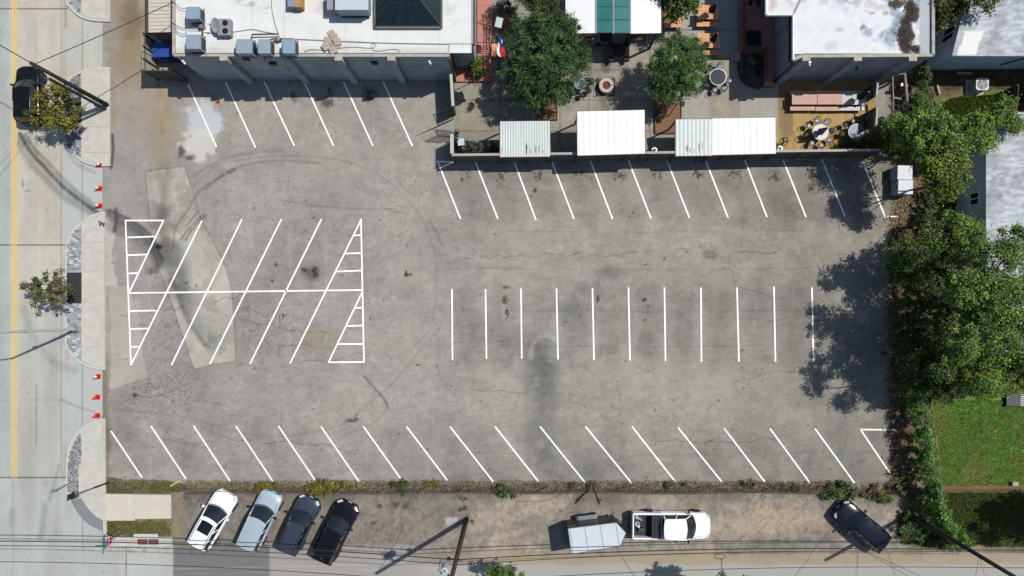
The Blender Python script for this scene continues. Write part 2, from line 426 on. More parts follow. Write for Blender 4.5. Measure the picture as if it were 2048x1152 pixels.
    for q in ((1086, 850, 30, 60, .55, 87), (1108, 930, 34, 34, .5, 88), (1150, 620, 46, 34, .5, 80), (1182, 580, 34, 20, .6, 79), (1226, 546, 34, 20, .85, 81), (1212, 700, 26, 16, .3, 78), (1365, 660, 30, 40, .35, 76), (1440, 620, 30, 50, .3, 75), (1290, 690, 30, 30, .3, 74)):
        wet = np.maximum(wet, blob(X, Y, q[0], q[1], q[2], q[3], .8, .6, q[5], 0, 22) * q[4])
    wet = np.maximum(wet, blob(X, Y, 1418, 511, 22, 11, 0.6, 0.5, 82) * 0.7)
    wet = np.maximum(wet, blob(X, Y, 1170, 930, 90, 40, 0.8, 0.5, 83) * 0.4)
    wet = np.maximum(wet, blob(X, Y, 980, 960, 120, 18, 0.8, 0.5, 84) * 0.35)
    C = mul(C, wet * (0.5 + 0.7 * n2), [0.70, 0.72, 0.74])
    C = mix(C, blob(X, Y, 1105, 690, 36, 36, 0.5, 0.5, 85, 0, 20) * 0.35, [182, 178, 168])
    C = mix(C, stroke(X, Y, smooth([(1062, 715), (1068, 685), (1090, 672), (1110, 680)]), 9, 0.8) * 0.5, [190, 186, 178])
    # darker parking bays
    for i, x in enumerate((938, 1007, 1077, 1149, 1221, 1293, 1366, 1438, 1511, 1586)):
        C = mul(C, stroke(X, Y, [(x, 590), (x, 715)], 50, 0.9) * (0.10 + 0.22 * fbm(X, Y, 30, 3, 90 + i)), [0.6, 0.6, 0.62])
    for i in range(12):
        x = 915 + i * 77.5
        C = mul(C, stroke(X, Y, [(x - 6, 335), (x + 36, 425)], 52, 0.9) * (0.10 + 0.28 * fbm(X, Y, 24, 3, 110 + i)), [0.56, 0.56, 0.57])
        C = mix(C, blob(X, Y, x + 12, 350, 15, 12, 0.7, 0.9, 130 + i, 0, 6) * sst(0.45, 0.6, fbm(X, Y, 5, 2, 140 + i)) * 0.85, [74, 66, 56])
    for i in range(18):
        x = 262 + i * 88.5
        C = mul(C, stroke(X, Y, [(x - 10, 870), (x + 42, 955)], 50, 0.9) * (0.05 + 0.25 * fbm(X, Y, 26, 3, 160 + i)), [0.58, 0.58, 0.6])
    for x, y, r in ((585, 195, 9), (657, 203, 13), (737, 190, 17), (660, 180, 8)):
        C = mul(C, blob(X, Y, x, y, r, r * 1.2, 0.9, 0.9, int(x), 0, 7) * 0.75, [0.38, 0.37, 0.36])
    # oil drips
    C = mul(C, blob(X, Y, 622, 545, 24, 18, 0.8, 0.5, 180, 0, 10) * 0.7, [0.55, 0.54, 0.52])
    for x, y, rx, ry in ((608, 540, 7, 5), (629, 540, 5, 9), (632, 550, 7, 7), (560, 637, 2, 7), (566, 634, 2, 6), (816, 550, 9, 5), (812, 547, 4, 6), (700, 842, 10, 5), (712, 838, 6, 4), (1012, 575, 7, 5), (1010, 600, 6, 9), (1014, 626, 5, 10), (1196, 597, 4, 9), (1290, 600, 5, 4), (1296, 612, 4, 3), (1290, 640, 3, 3), (552, 530, 4, 4), (545, 562, 5, 3), (741, 636, 3, 3), (838, 730, 6, 3), (271, 790, 6, 5), (1070, 380, 5, 8), (1063, 392, 3, 4), (994, 360, 3, 4)):
        C = mul(C, blob(X, Y, x, y, rx, ry, 0.7, 0.9, int(x + y), 0, 4) * 0.62, [0.26, 0.24, 0.23])
    C = mul(C, blob(X, Y, 640, 680, 40, 34, 0.9, 0.5, 181) * 0.5, [0.92, 0.88, 0.74])
    C = mul(C, speck(X, Y, 5, 0.80, 190) * sst(0.45, 0.6, fbm(X, Y, 60, 3, 191)) * 0.7, [0.45, 0.43, 0.42])
    # ghost lines of the old striping
    for x in (297, 385, 436, 504, 579, 651):
        for y0, y1 in ((445, 575), (590, 700)):
            C = mix(C, stroke(X, Y, [(x, y0), (x + 2, y1)], 3, 0.5) * 0.35 * fbm(X, Y, 8, 2, 200), [200, 200, 198])
    # cracks
    rng = random.Random(5)
    def crack(x, y, ang, L, w=1.5, a=0.42):
        nonlocal C
        pts = [(x, y)]
        while L > 0:
            d_ = rng.uniform(-0.5, 0.5); st = rng.uniform(5, 12); ang0 = ang; ang = ang + d_; x += math.cos(ang) * st; y += math.sin(ang) * st
            pts.append((x, y)); L -= st; ang = ang0
        C = mul(C, stroke(X, Y, pts, w, 0.7) * a * sst(0.3, 0.5, fbm(X, Y, 40, 2, int(x) % 97)), [0.45, 0.44, 0.43])
    for x, y, a, L in ((880, 506, 0.02, 300), (1180, 512, 0.0, 380), (1460, 508, 1.5, 60), (1455, 640, 0.4, 60), (1480, 640, -0.1, 100), (1460, 768, -0.1, 180), (1640, 750, 0.1, 150), (900, 770, 0.1, 260), (240, 630, -0.1, 250), (480, 640, 0.05, 240), (470, 735, -0.2, 60), (560, 720, 0.0, 170), (240, 790, 0.1, 240), (250, 870, 0.05, 180), (420, 870, 0.05, 300), (1230, 870, 0.0, 350), (900, 690, 0.0, 220), (560, 690, 0.1, 120), (760, 410, 0.3, 60), (1480, 575, 0.3, 70), (1500, 610, 1.1, 60), (860, 440, 1.2, 60)):
        crack(x, y, a, L)
    for y in (460, 536, 620, 690, 905):
        C = mul(C, stroke(X, Y, [(900, y), (1300, y + 4), (1770, y - 2)], 2, 0.8) * 0.3 * sst(0.35, 0.6, fbm(X, Y, 70, 2, int(y))), [0.6, 0.6, 0.6])
    # soil and litter at the edges
    soil = np.maximum(sst(1772, 1792, X + (n3 - 0.5) * 18 + (n2 - 0.5) * 16), 0)
    lit = np.array([104, 88, 70.]) * (0.55 + 0.9 * fbm(X, Y, 5, 3, 210)[..., None])
    C = C * (1 - soil[..., None]) + lit * soil[..., None]
    bot = sst(957, 972, Y + (n3 - 0.5) * 12 + (n2 - 0.5) * 8)
    dirt = np.array([118, 108, 92.]) * (0.6 + 0.8 * fbm(X, Y, 7, 3, 211)[..., None])
    C = C * (1 - bot[..., None]) + dirt * bot[..., None]
    gr = bot * sst(0.5, 0.62, fbm(X, Y, 26, 3, 212)) * sst(560, 240, X)
    C = mix(C, gr, [96, 104, 58])
    lft = sst(222, 210, X + (n3 - 0.5) * 14 + (n2 - 0.5) * 10) * sst(690, 730, Y)
    C = mix(C, lft * 0.8, [128, 116, 98])
    C = mul(C, stroke(X, Y, smooth([(224, 270), (226, 300), (222, 335)]), 6, 0.8) * 0.7, [0.4, 0.38, 0.36])
    C = mix(C, blob(X, Y, 208, 880, 14, 45, 0.6, 0.6, 220, 0, 14) * 0.8, [112, 100, 84])
    return np.concatenate([C, np.clip(A, 0, 1)[..., None]], -1)

def paint_lane(X, Y):
    n1 = fbm(X, Y, 200, 4, 301); n2 = fbm(X, Y, 45, 5, 302); n3 = fbm(X, Y, 10, 4, 303)
    C = np.zeros(X.shape + (3,)) + np.array([138, 131, 122.])
    t = sst(880, 1000, X + (n1 - 0.5) * 160 + (n2 - 0.5) * 70)
    C = mix(C, t, [157, 149, 136])
    C = mix(C, sst(0.5, 0.7, fbm(X, Y, 120, 4, 304)) * t * 0.7, [172, 158, 139])
    C = mix(C, sst(0.48, 0.66, fbm(X, Y, 70, 4, 305)) * 0.6, [126, 122, 116])
    C = C * (1 + (n2 - 0.5)[..., None] * 0.28 + (n3 - 0.5)[..., None] * 0.3)
    C = mul(C, sst(1012, 985, Y + (n2 - 0.5) * 26) * 0.45, [0.72, 0.72, 0.72])
    C = mix(C, blob(X, Y, 1560, 1040, 130, 40, 0.8, 0.5, 306) * 0.7, [196, 172, 146])
    C = mix(C, blob(X, Y, 1385, 1012, 12, 9, 0.8, 0.5, 307) * 0.6, [132, 108, 76])
    # tan verge then the concrete lane
    C = mix(C, sst(1094, 1112, Y + (n2 - 0.5) * 26) * sst(860, 1000, X) * (0.35 + 0.7 * n1), [168, 154, 130])
    edge = 1126 + (n2 - 0.5) * 14 - 12 * sst(1300, 1000, X) * 0
    road = sst(0, 5, Y - edge) * sst(700, 760, X + Y * 0.0)
    C = mix(C, road, [170, 168, 160])
    C = mix(C, sst(1086, 1094, Y + (n2 - 0.5) * 8) * sst(536, 540, X) * sst(900, 780, X), [160, 157, 152])
    C = mix(C, sst(1092, 1100, Y + (n2 - 0.5) * 8) * sst(541, 537, X) * sst(340, 344, X), [120, 120, 120])
    cr = inpoly(X, Y, [(-400, 1090), (345, 1092), (346, 1500), (-400, 1500)])
    C = C * (1 - cr[..., None]) + paint_road(X, Y)[..., :3] * cr[..., None]
    m = inpoly(X, Y, [(205, 1036), (345, 1036), (345, 1070), (205, 1070)])
    C = mix(C, m, [120, 118, 76]); C = mix(C, m * sst(0.45, 0.6, fbm(X, Y, 18, 4, 310)), [140, 132, 92])
    C = mix(C, m * sst(0.5, 0.62, fbm(X, Y, 12, 4, 311)), [84, 100, 48])
    C = mix(C, inpoly(X, Y, [(205, 980), (345, 980), (345, 990), (205, 990)]), [104, 104, 72])
    C = mix(C, inpoly(X, Y, [(345, 985), (365, 985), (372, 1040), (360, 1085), (345, 1085)], wob=8), [142, 130, 110])
    for x, y, r in ((790, 1010, 12), (746, 1046, 5), (812, 1012, 10), (758, 1012, 6)):
        C = mul(C, blob(X, Y, x, y, r, r * 0.8, 0.8, 0.7, int(x), 0, 8) * 0.7, [0.45, 0.45, 0.45])
    C = mix(C, blob(X, Y, 902, 1042, 16, 10, 0.5, 0.6, 312, -30, 8) * 0.8, [200, 200, 198])
    C = mix(C, stroke(X, Y, [(783, 960), (784, 1070)], 3, 0.8) * 0.3, [110, 105, 100])
    C = mul(C, speck(X, Y, 3.2, 0.70, 313) * sst(1130, 1100, Y) * sst(0.42, 0.6, fbm(X, Y, 60, 3, 316)) * 0.45, [0.55, 0.52, 0.5])
    C = mul(C, (fbm(X, Y, 5, 3, 317) - 0.4).clip(0, 1) * sst(1120, 1100, Y) * 0.7, [0.6, 0.58, 0.56])
    C = mul(C, speck(X, Y, 6, 0.80, 314) * sst(1120, 1090, Y) * 0.6, [0.6, 0.57, 0.54])
    # green verge on the right
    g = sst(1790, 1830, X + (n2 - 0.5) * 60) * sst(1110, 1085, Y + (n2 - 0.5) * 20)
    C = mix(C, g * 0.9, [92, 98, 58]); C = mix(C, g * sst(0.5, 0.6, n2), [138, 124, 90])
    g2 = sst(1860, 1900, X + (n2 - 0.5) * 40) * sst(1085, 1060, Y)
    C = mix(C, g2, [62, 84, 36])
    for y, a in ((1132, 0.25), (1143, 0.15)):
        C = mix(C, stroke(X, Y, [(346, y + 6), (900, y - 6)], 2, 0.6) * a, [210, 210, 208])
    rng = random.Random(9)
    for x, y, ang, L in ((760, 1135, -0.9, 90), (1590, 1150, -0.9, 110), (1713, 1150, -1.55, 60), (1790, 1150, -1.9, 60), (1020, 1000, 0.05, 280), (480, 1000, 0.2, 200)):
        pts = [(x, y)]
        while L > 0:
            ang += rng.uniform(-0.15, 0.15); x += math.cos(ang) * 8; y += math.sin(ang) * 8; pts.append((x, y)); L -= 8
        C = mul(C, stroke(X, Y, pts, 1.8, 0.7) * 0.5, [0.5, 0.5, 0.5])
    return np.concatenate([C, np.zeros(X.shape)[..., None]], -1)

def paint_road(X, Y):
    n1 = fbm(X, Y, 180, 4, 401); n2 = fbm(X, Y, 40, 5, 402); n3 = fbm(X, Y, 9, 3, 403); ns = fbm(X, Y, 22, 4, 404, sy=0.12)
    C = np.zeros(X.shape + (3,)) + np.array([192, 188, 176.])
    C = mix(C, sst(24, 16, X), [172, 177, 172])
    C = mix(C, sst(560, 680, Y + (n1 - 0.5) * 200) * sst(20, 30, X), [184, 184, 176])
    C = mix(C, sst(950, 958, Y), [180, 183, 177])
    C = mul(C, (stroke(X, Y, [(58, -300), (58, 1400)], 22, 1.0) + stroke(X, Y, [(104, -300), (104, 1400)], 20, 1.0)) * (0.1 + 0.35 * n1), [0.86, 0.86, 0.86])
    C = mul(C, stroke(X, Y, [(128, -300), (128, 955)], 8, 0.9) * sst(0.4, 0.65, fbm(X, Y, 30, 4, 430, sy=0.3)) * 0.35, [0.72, 0.7, 0.66])
    C = mix(C, sst(-10, 60, X) * sst(115, 100, X) * sst(0.45, 0.65, fbm(X, Y, 60, 4, 405)) * 0.5 * sst(700, 500, Y), [196, 186, 166])
    C = C * (1 + (ns - 0.5)[..., None] * 0.13 + (n2 - 0.5)[..., None] * 0.09 + (n3 - 0.5)[..., None] * 0.05)
    # driveway aprons, paler and bluer
    ap = sst(122, 125, X) * (inpoly(X, Y, [(100, 40), (230, 40), (230, 140), (100, 140)]) * 0.4 + inpoly(X, Y, [(122, 295), (230, 300), (230, 455), (122, 480)]) + inpoly(X, Y, [(122, 690), (230, 700), (230, 880), (122, 890)]) * 0.8)
    ap = ap * (0.75 + 0.5 * (n2 - 0.3))
    C = mix(C, np.clip(ap, 0, 1), [184, 189, 187])
    C = mix(C, sst(205, 214, X + (n2 - 0.5) * 12) * inpoly(X, Y, [(190, 335), (240, 335), (240, 425), (190, 425)]) * 0.9, [150, 150, 150])
    def tyre(pts, w, a, k=(0.6, 0.62, 0.63)):
        nonlocal C
        C = mul(C, stroke(X, Y, smooth(pts), w, 0.8) * a * (0.5 + 0.9 * fbm(X, Y, 12, 3, 410)).clip(0, 1), k)
    tyre([(40, 268), (62, 305), (90, 335), (125, 372), (160, 400), (200, 428), (225, 445)], 8, 1.0, (0.48, 0.5, 0.5))
    tyre([(36, 280), (56, 318), (90, 355), (125, 390), (165, 415), (205, 437)], 14, 0.5)
    tyre([(50, 270), (72, 300), (100, 330), (140, 372), (190, 412)], 8, 0.6)
    tyre([(60, 285), (75, 308)], 8, 0.5); tyre([(124, 280), (150, 325), (190, 345)], 7, 0.3)
    tyre([(48, 620), (70, 680), (110, 725), (150, 740)], 16, 0.22); tyre([(0, 350), (40, 300), (75, 252)], 5, 0.3); tyre([(0, 330), (55, 265)], 3, 0.3)
    tyre([(118, 930), (108, 970), (98, 1000)], 6, 0.35); tyre([(90, 1010), (84, 1060), (80, 1075)], 12, 0.35); tyre([(24, 1020), (22, 1050)], 12, 0.25)
    tyre([(122, 800), (160, 815), (190, 825), (205, 838)], 4, 0.35)
    C = mix(C, stroke(X, Y, [(131, 0), (131, 55)], 6, 0.5) * 0.6, [150, 146, 136])
    C = mix(C, stroke(X, Y, [(133, 690), (136, 760)], 7, 0.7) * 0.4, [178, 160, 152])
    # joints
    for y in (17, 490, 955): C = mul(C, stroke(X, Y, [(-300, y), (136, y)], 2.4, 0.5) * 0.75, [0.42, 0.42, 0.4])
    for x, y0, y1, a in ((122, -100, 955, 0.25), (164, -100, 1100, 0.45), (26, 955, 1300, 0.2), (252, 1090, 1300, 0.5), (73, 770, 890, 0.35), (72, -100, 700, 0.08)):
        C = mul(C, stroke(X, Y, [(x, y0), (x, y1)], 2.2, 0.5) * a, [0.45, 0.45, 0.44])
    C = mul(C, stroke(X, Y, [(-100, 799), (122, 799)], 1.8, 0.5) * 0.25, [0.4, 0.4, 0.4])
    for x, y in ((46, 370), (45, 363)): C = mul(C, blob(X, Y, x, y, 2, 9, 0.6, 0.6, x, 0, 5) * 0.5, [0.6, 0.62, 0.6])
    C = mul(C, blob(X, Y, 55, 382, 7, 2, 0.6, 0.6, 3, 0, 5) * 0.5, [0.6, 0.62, 0.6])
    C = mul(C, speck(X, Y, 4, 0.84, 420) * 0.6, [0.5, 0.5, 0.48])
    return np.concatenate([C, np.zeros(X.shape)[..., None]], -1)

def paint_yard(X, Y):
    n1 = fbm(X, Y, 80, 4, 501); n2 = fbm(X, Y, 24, 5, 502); n3 = fbm(X, Y, 6, 3, 503)
    soil = np.array([78, 70, 52.]) * (0.55 + 0.9 * n3[..., None]) * (0.8 + 0.4 * n2[..., None])
    g = np.array([98, 136, 54.]) * (0.72 + 0.56 * n3[..., None]) * (0.88 + 0.24 * n2[..., None])
    g = mix(g, sst(0.46, 0.66, n1) * 0.6, [118, 122, 56]); g = mix(g, sst(0.55, 0.7, fbm(X, Y, 50, 3, 504)) * 0.4, [80, 116, 48])
    g = mix(g, sst(0.6, 0.72, fbm(X, Y, 36, 4, 505)) * 0.55, [136, 128, 82])
    m = inpoly(X, Y, [(1862, 795), (2300, 795), (2300, 972), (1885, 972)], wob=6)
    m = np.maximum(m, inpoly(X, Y, [(1870, 195), (1990, 176), (2030, 190), (2030, 300), (1880, 300), (1855, 240)], wob=10) * 0.9)
    m = np.maximum(m, inpoly(X, Y, [(1880, 985), (2400, 985), (2400, 1100), (1920, 1085)], wob=6) * 0.8)
    C = soil * (1 - m[..., None]) + g * m[..., None]
    C = mix(C, stroke(X, Y, [(1885, 976), (2100, 972), (2300, 972)], 12, 0.7) * (0.5 + 0.7 * n2), [128, 100, 74])
    C = mix(C, inpoly(X, Y, [(1840, 170), (1900, 180), (1980, 178), (1990, 200), (1900, 208), (1850, 210)], wob=10) * 0.6, [118, 100, 74])
    return np.concatenate([C, np.zeros(X.shape)[..., None]], -1)

m_asph = attr_mat('worn_asphalt', 0.9, 12, 0.14, 0.35, cracks=True)
m_road = attr_mat('road_concrete', 0.85, 18, 0.06, 0.15)
m_dirt = attr_mat('packed_dirt', 0.95, 12, 0.2, 0.5)
m_turf = attr_mat('lawn_turf', 0.95, 22, 0.35, 0.8)
lot = sheet('parking_lot', 205, -60, 1850, 985, 2.0, paint_lot, m_asph)
lane = sheet('gravel_lane', 205, 985, 2300, 1400, 2.5, paint_lane, m_dirt)
road = sheet('road', -300, -300, 205, 1400, 2.5, paint_road, m_road)
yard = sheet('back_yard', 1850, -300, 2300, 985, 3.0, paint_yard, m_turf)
base = MB().quad((-400, -400, -0.08), (400, -400, -0.08), (400, 400, -0.08), (-400, 400, -0.08)).obj('ground', pmat('outer_ground', (120, 112, 92), 0.95, var=0.3, scale=0.3))
base['kind'] = 'structure'

# ------------------------------------------------------------------ painted parking lines (parts of the lot)
def paint_mat(name, c, under, wear):
    m = bpy.data.materials.new(name); m.use_nodes = True
    n = m.node_tree.nodes; l = m.node_tree.links; b_ = n['Principled BSDF']; b_.inputs['Roughness'].default_value = .7
    tc = n.new('ShaderNodeTexCoord'); t = n.new('ShaderNodeTexNoise'); t.inputs['Scale'].default_value = 7; t.inputs['Detail'].default_value = 8; t.inputs['Roughness'].default_value = .8
    t2 = n.new('ShaderNodeTexNoise'); t2.inputs['Scale'].default_value = .35; t2.inputs['Detail'].default_value = 3
    l.new(tc.outputs['Object'], t.inputs['Vector']); l.new(tc.outputs['Object'], t2.inputs['Vector'])
    ad = n.new('ShaderNodeMath'); ad.operation = 'MULTIPLY_ADD'; ad.inputs[1].default_value = .55; l.new(t2.outputs['Fac'], ad.inputs[0]); l.new(t.outputs['Fac'], ad.inputs[2])
    r = n.new('ShaderNodeMapRange'); r.inputs[1].default_value = wear; r.inputs[2].default_value = wear + .16; r.inputs[3].default_value = 0; r.inputs[4].default_value = .8
    l.new(ad.outputs[0], r.inputs[0]); mx = n.new('ShaderNodeMix'); mx.data_type = 'RGBA'; mx.inputs['A'].default_value = (*c, 1); mx.inputs['B'].default_value = (*under, 1)
    l.new(r.outputs[0], mx.inputs['Factor']); l.new(mx.outputs['Result'], b_.inputs['Base Color'])
    return m
m_white = paint_mat('white_line_paint', (0.68, 0.68, 0.67), (0.26, 0.25, 0.24), .86)
m_yell = paint_mat('yellow_line_paint', (0.48, 0.32, 0.07), (0.28, 0.26, 0.22), .88)
def line(x0, y0, x1, y1, w=0.108, z=0.004, mat=None, parent=None, name='painted_line'):
    a = G(x0, y0); b = G(x1, y1)
    o = MB().strip([a, b], w, z).obj(name, mat or m_white, parent or lot)
    return o
TOP = [(376, 168, 433, 294), (451, 164, 511, 295), (528, 163, 589, 292), (608, 163, 667, 291), (687, 163, 746, 292), (766, 163, 825, 292)]
for q in TOP: line(*q)
R2 = [(876, 324, 921, 438), (951, 324, 996, 438), (1029, 325, 1072, 440), (1104, 323, 1148, 438), (1181, 322, 1225, 438), (1257, 321, 1302, 437), (1334, 321, 1379, 436), (1411, 320, 1456, 435), (1489, 319, 1534, 434), (1566, 319, 1612, 434), (1644, 319, 1690, 433), (1725, 322, 1770, 433)]
for q in R2: line(*q)
line(873, 323, 906, 324); line(1768, 433, 1797, 433.5)
MID = [(904, 578, 905, 720), (971, 578, 973, 718), (1042, 577, 1043.5, 717), (1113, 577, 1116, 719), (1185, 576, 1188, 720), (1257, 575, 1260, 721), (1329, 575, 1331, 722), (1402, 575, 1403, 723), (1474, 575, 1478, 723), (1548, 573, 1551, 723), (1624, 575, 1627, 723)]
for q in MID: line(*q)
BOT = [(222, 862, 284, 955), (302, 852, 372, 958), (387, 851, 460, 962), (472, 852, 546, 963), (557, 852, 632, 963), (642, 853, 718, 963), (727, 853, 804, 961), (813, 853, 895, 961), (900, 853, 987, 964), (990, 853, 1077, 963), (1080, 853, 1170, 965), (1171, 853, 1264, 967), (1264, 853, 1352, 965), (1356, 855, 1444, 964), (1448, 856, 1530, 964), (1540, 857, 1620, 966), (1630, 857, 1709, 966), (1721, 859, 1781, 948)]
for q in BOT: line(*q)
line(1720, 859, 1804, 860)
# the central island of angled bays
CEN = [(251, 440, 262, 730), (250, 441, 328, 441), (327, 441, 259, 584), (404, 441, 262, 730), (484, 438, 343, 730), (563, 438, 420, 728), (643, 438, 500, 728), (723, 438, 580, 727), (724, 585, 657, 725), (722, 438, 728, 725), (657, 724.5, 729, 724), (258, 586, 726, 580),
       (253, 475, 309, 473), (254, 510.5, 293, 509), (256, 547, 275, 546), (260, 622, 312, 621), (261, 658, 296, 657), (263, 694, 278, 693),
       (708, 471, 722, 470), (691, 507, 723, 506), (673, 543, 724, 541), (711, 616, 725, 615), (694, 652, 726, 651), (676, 688, 727, 688)]
for i, q in enumerate(CEN): line(*q, z=0.004 + 0.0006 * (i % 5))
for x in (25.8, 31.8):
    line(x, -250, x + (0 if x < 28 else 0.3), 955, 0.125, 0.004, m_yell, road, 'yellow_line')

# ------------------------------------------------------------------ kerbed footway on the left
m_walk = pmat('footway_concrete', (198, 196, 186), 0.85, var=0.12, scale=1.6, bump=0.1)
m_curb = pmat('curb_concrete', (202, 203, 196), 0.8, var=0.08, scale=3)
m_bed = pmat('bed_soil', (92, 90, 88), 0.95, var=0.3, scale=9)
def PG(pts): return [G(*p) for p in pts]
def island(poly, curbline, slabs, poly_is_smooth=False):
    o = MB().prism(PG(poly), -0.02, 0.11).obj('sidewalk', pmat('footway_base', (188, 187, 179), 0.9, var=0.1)); o['kind'] = 'structure'
    MB().strip(PG(smooth(curbline, 8)), 0.13, 0.116).obj('curb', m_curb, o)
    for sl in slabs:
        MB().prism(PG(sl), 0.1105, 0.13).obj('paving_slab', m_walk, o)
    return o
def slab_run(x0, x1, ys, gap=0.5):
    return [[(x0, a + gap), (x1, a + gap), (x1, b - gap), (x0, b - gap)] for a, b in zip(ys[:-1], ys[1:])]
# top stub
c1 = smooth([(135, -120), (135, -5), (142, 15), (160, 32), (185, 41), (222, 43)])
i1 = island(c1 + [(222, -120)], [(135, -120), (135, -5), (142, 15), (160, 32), (185, 41), (222, 43)], [[(166, -120), (212, -120), (212, -60), (166, -60)], [(166, -59), (213, -59), (213, 40), (185, 38), (166, 31)]])
# middle one with the street tree and the utility pole
c2 = [(222, 137), (190, 138), (166, 144), (146, 154), (136, 170), (134, 200), (134, 285), (142, 302), (160, 318), (180, 328), (198, 331), (222, 331)]
i2 = island(smooth(c2), c2, [[(166, 148), (190, 141), (221, 140), (221, 205), (166, 205)]] + slab_run(166, 221, (206, 254, 306)) + [[(166, 307), (222, 307), (222, 329), (198, 329), (180, 325), (166, 317)]])
c3 = [(212, 424), (190, 430), (166, 445), (148, 462), (137, 485), (134, 520), (134, 680), (140, 700), (156, 718), (175, 731), (200, 737), (212, 738)]
i3 = island(smooth(c3), c3, [[(166, 449), (190, 433), (210, 428), (210, 485), (166, 485)]] + slab_run(166, 210, (486, 543, 606, 653, 694)) + [[(166, 695), (210, 695), (210, 735), (190, 731), (166, 720)]])
c4 = [(212, 838), (190, 844), (170, 853), (152, 872), (141, 895), (136, 930), (135, 985)]
i4 = island(smooth(c4) + [(135, 990), (213, 990)], c4, [[(166, 858), (190, 847), (207, 843), (204, 886), (166, 886)], [(166, 887), (204, 887), (212, 926), (166, 926)], [(160, 927), (213, 927), (213, 985), (160, 985)]])
arc_o = smooth([(138, 990), (146, 1008), (160, 1030), (180, 1050), (212, 1064)])
arc_i = smooth([(160, 990), (168, 1004), (178, 1018), (192, 1032), (212, 1044)])
i5 = MB().prism(PG(arc_o + [(214, 1064), (214, 990)]), -0.02, 0.03).obj('corner_ramp', m_walk); i5['kind'] = 'structure'
MB().prism(PG(arc_o[4:] + arc_i[::-1][:-4]), 0.0305, 0.04).obj('tactile_band', pmat('tactile_grey', (132, 136, 138), 0.8, var=0.08, scale=6), i5)
for sl in ([(180, 990), (211, 990), (211, 1040), (190, 1028)], ):
    MB().prism(PG(sl), 0.0305, 0.036).obj('paving_slab', m_walk, i5)
i6 = MB().prism(PG([(210, 987), (343, 989), (343, 1037), (270, 1038), (270, 1041), (210, 1041)]), -0.02, 0.05).obj('side_path', pmat('footway_base', (170, 170, 164))); i6['kind'] = 'structure'
for sl in ([(211, 988), (269, 989), (269, 1040), (211, 1040)], [(270, 990), (342, 990.5), (342, 1036), (270, 1036.5)]):
    MB().prism(PG(sl), 0.0505, 0.066).obj('paving_slab', pmat('pale_slab', (208, 203, 186), 0.85, var=0.05, scale=2), i6)
i7 = MB().prism(PG([(208, 1041), (213, 1041), (213, 1074), (345, 1074), (345, 1092), (205, 1092)]), -0.02, 0.012).obj('ramp_apron', m_walk); i7['kind'] = 'structure'
MB().prism(PG([(269, 1067), (317, 1067), (317, 1074), (269, 1074)]), 0.0, 0.12).obj('curb', m_curb, i7)
MB().prism(PG([(208, 1041), (213, 1041), (213, 1068), (208, 1064)]), 0.012, 0.12).obj('curb', m_curb, i7)
for x in (275.5, 297.5):
    MB().prism(PG([(x, 1078), (x + 20, 1078), (x + 20, 1089), (x, 1089)]), 0.0125, 0.025).obj('tactile_plate', pmat('tactile_red', (128, 78, 66), 0.8, var=0.15, scale=8), i7)

# gravel beds, brick strips and the tree grate
m_stone = attr_mat('river_stone', 0.8, 20, 0.1, 0.0)
def pebbles(name, poly, n, z, r0=0.05, r1=0.11, seed=1, cols=((168, 172, 178), (126, 130, 138), (186, 188, 192), (100, 104, 112), (152, 150, 148))):
    rng = np.random.RandomState(seed)
    xs = np.array([p[0] for p in poly]); ys = np.array([p[1] for p in poly])
    X = rng.uniform(xs.min(), xs.max(), n * 3); Y = rng.uniform(ys.min(), ys.max(), n * 3)
    k = inpoly(X, Y, poly) > 0.5; X = X[k][:n]; Y = Y[k][:n]; n = len(X)
    base_ = np.array([(1, 0, 0), (0, 1, 0), (-1, 0, 0), (0, -1, 0), (0, 0, 1)], float)
    F0 = np.array([(0, 1, 4), (1, 2, 4), (2, 3, 4), (3, 0, 4)])
    r = rng.uniform(r0, r1, n); a = rng.uniform(0, 6.28, n); e = rng.uniform(0.7, 1.3, n)
    V = np.zeros((n, 5, 3)); bx = base_[:, 0][None] * r[:, None] * e[:, None]; by = base_[:, 1][None] * r[:, None] / e[:, None]
    V[..., 0] = ((X - 1024) * S)[:, None] + bx * np.cos(a)[:, None] - by * np.sin(a)[:, None]
    V[..., 1] = ((576 - Y) * S)[:, None] + bx * np.sin(a)[:, None] + by * np.cos(a)[:, None]
    V[..., 2] = z + base_[:, 2][None] * r[:, None] * 0.8
    F = (F0[None] + 5 * np.arange(n)[:, None, None]).reshape(-1, 3)
    cc = np.array([alb(c) for c in cols])[rng.randint(0, len(cols), n)] * rng.uniform(0.8, 1.15, (n, 1)) * 0.86
    return raw_mesh(name, V.reshape(-1, 3), F, m_stone, np.repeat(cc, 4, 0))
for j, poly in enumerate(([(136, 300), (134.5, 248), (163, 248), (163, 315), (150, 308)], [(136, 195), (138, 168), (150, 154), (163, 148), (163, 195)], [(143, 905), (154, 880), (163, 866), (163, 926), (158, 927), (157, 983), (138, 983), (138, 935)])):
    MB().prism(PG(poly), 0.1102, 0.118).obj('gravel_bed', m_bed, (i2, i2, i4)[j])
    g = pebbles('gravel', poly, (620, 330, 1100)[j], 0.118, seed=j + 3); g['kind'] = 'stuff'
MB().prism(PG([(137, 196), (164, 196), (164, 247), (137, 247)]), 0.1102, 0.12).obj('tree_pit', pmat('dark_grate', (62, 60, 62), 0.8, var=0.2, scale=10), i2)
m_pav = attr_mat('brick_paver', 0.85, 16, 0.12, 0.1)
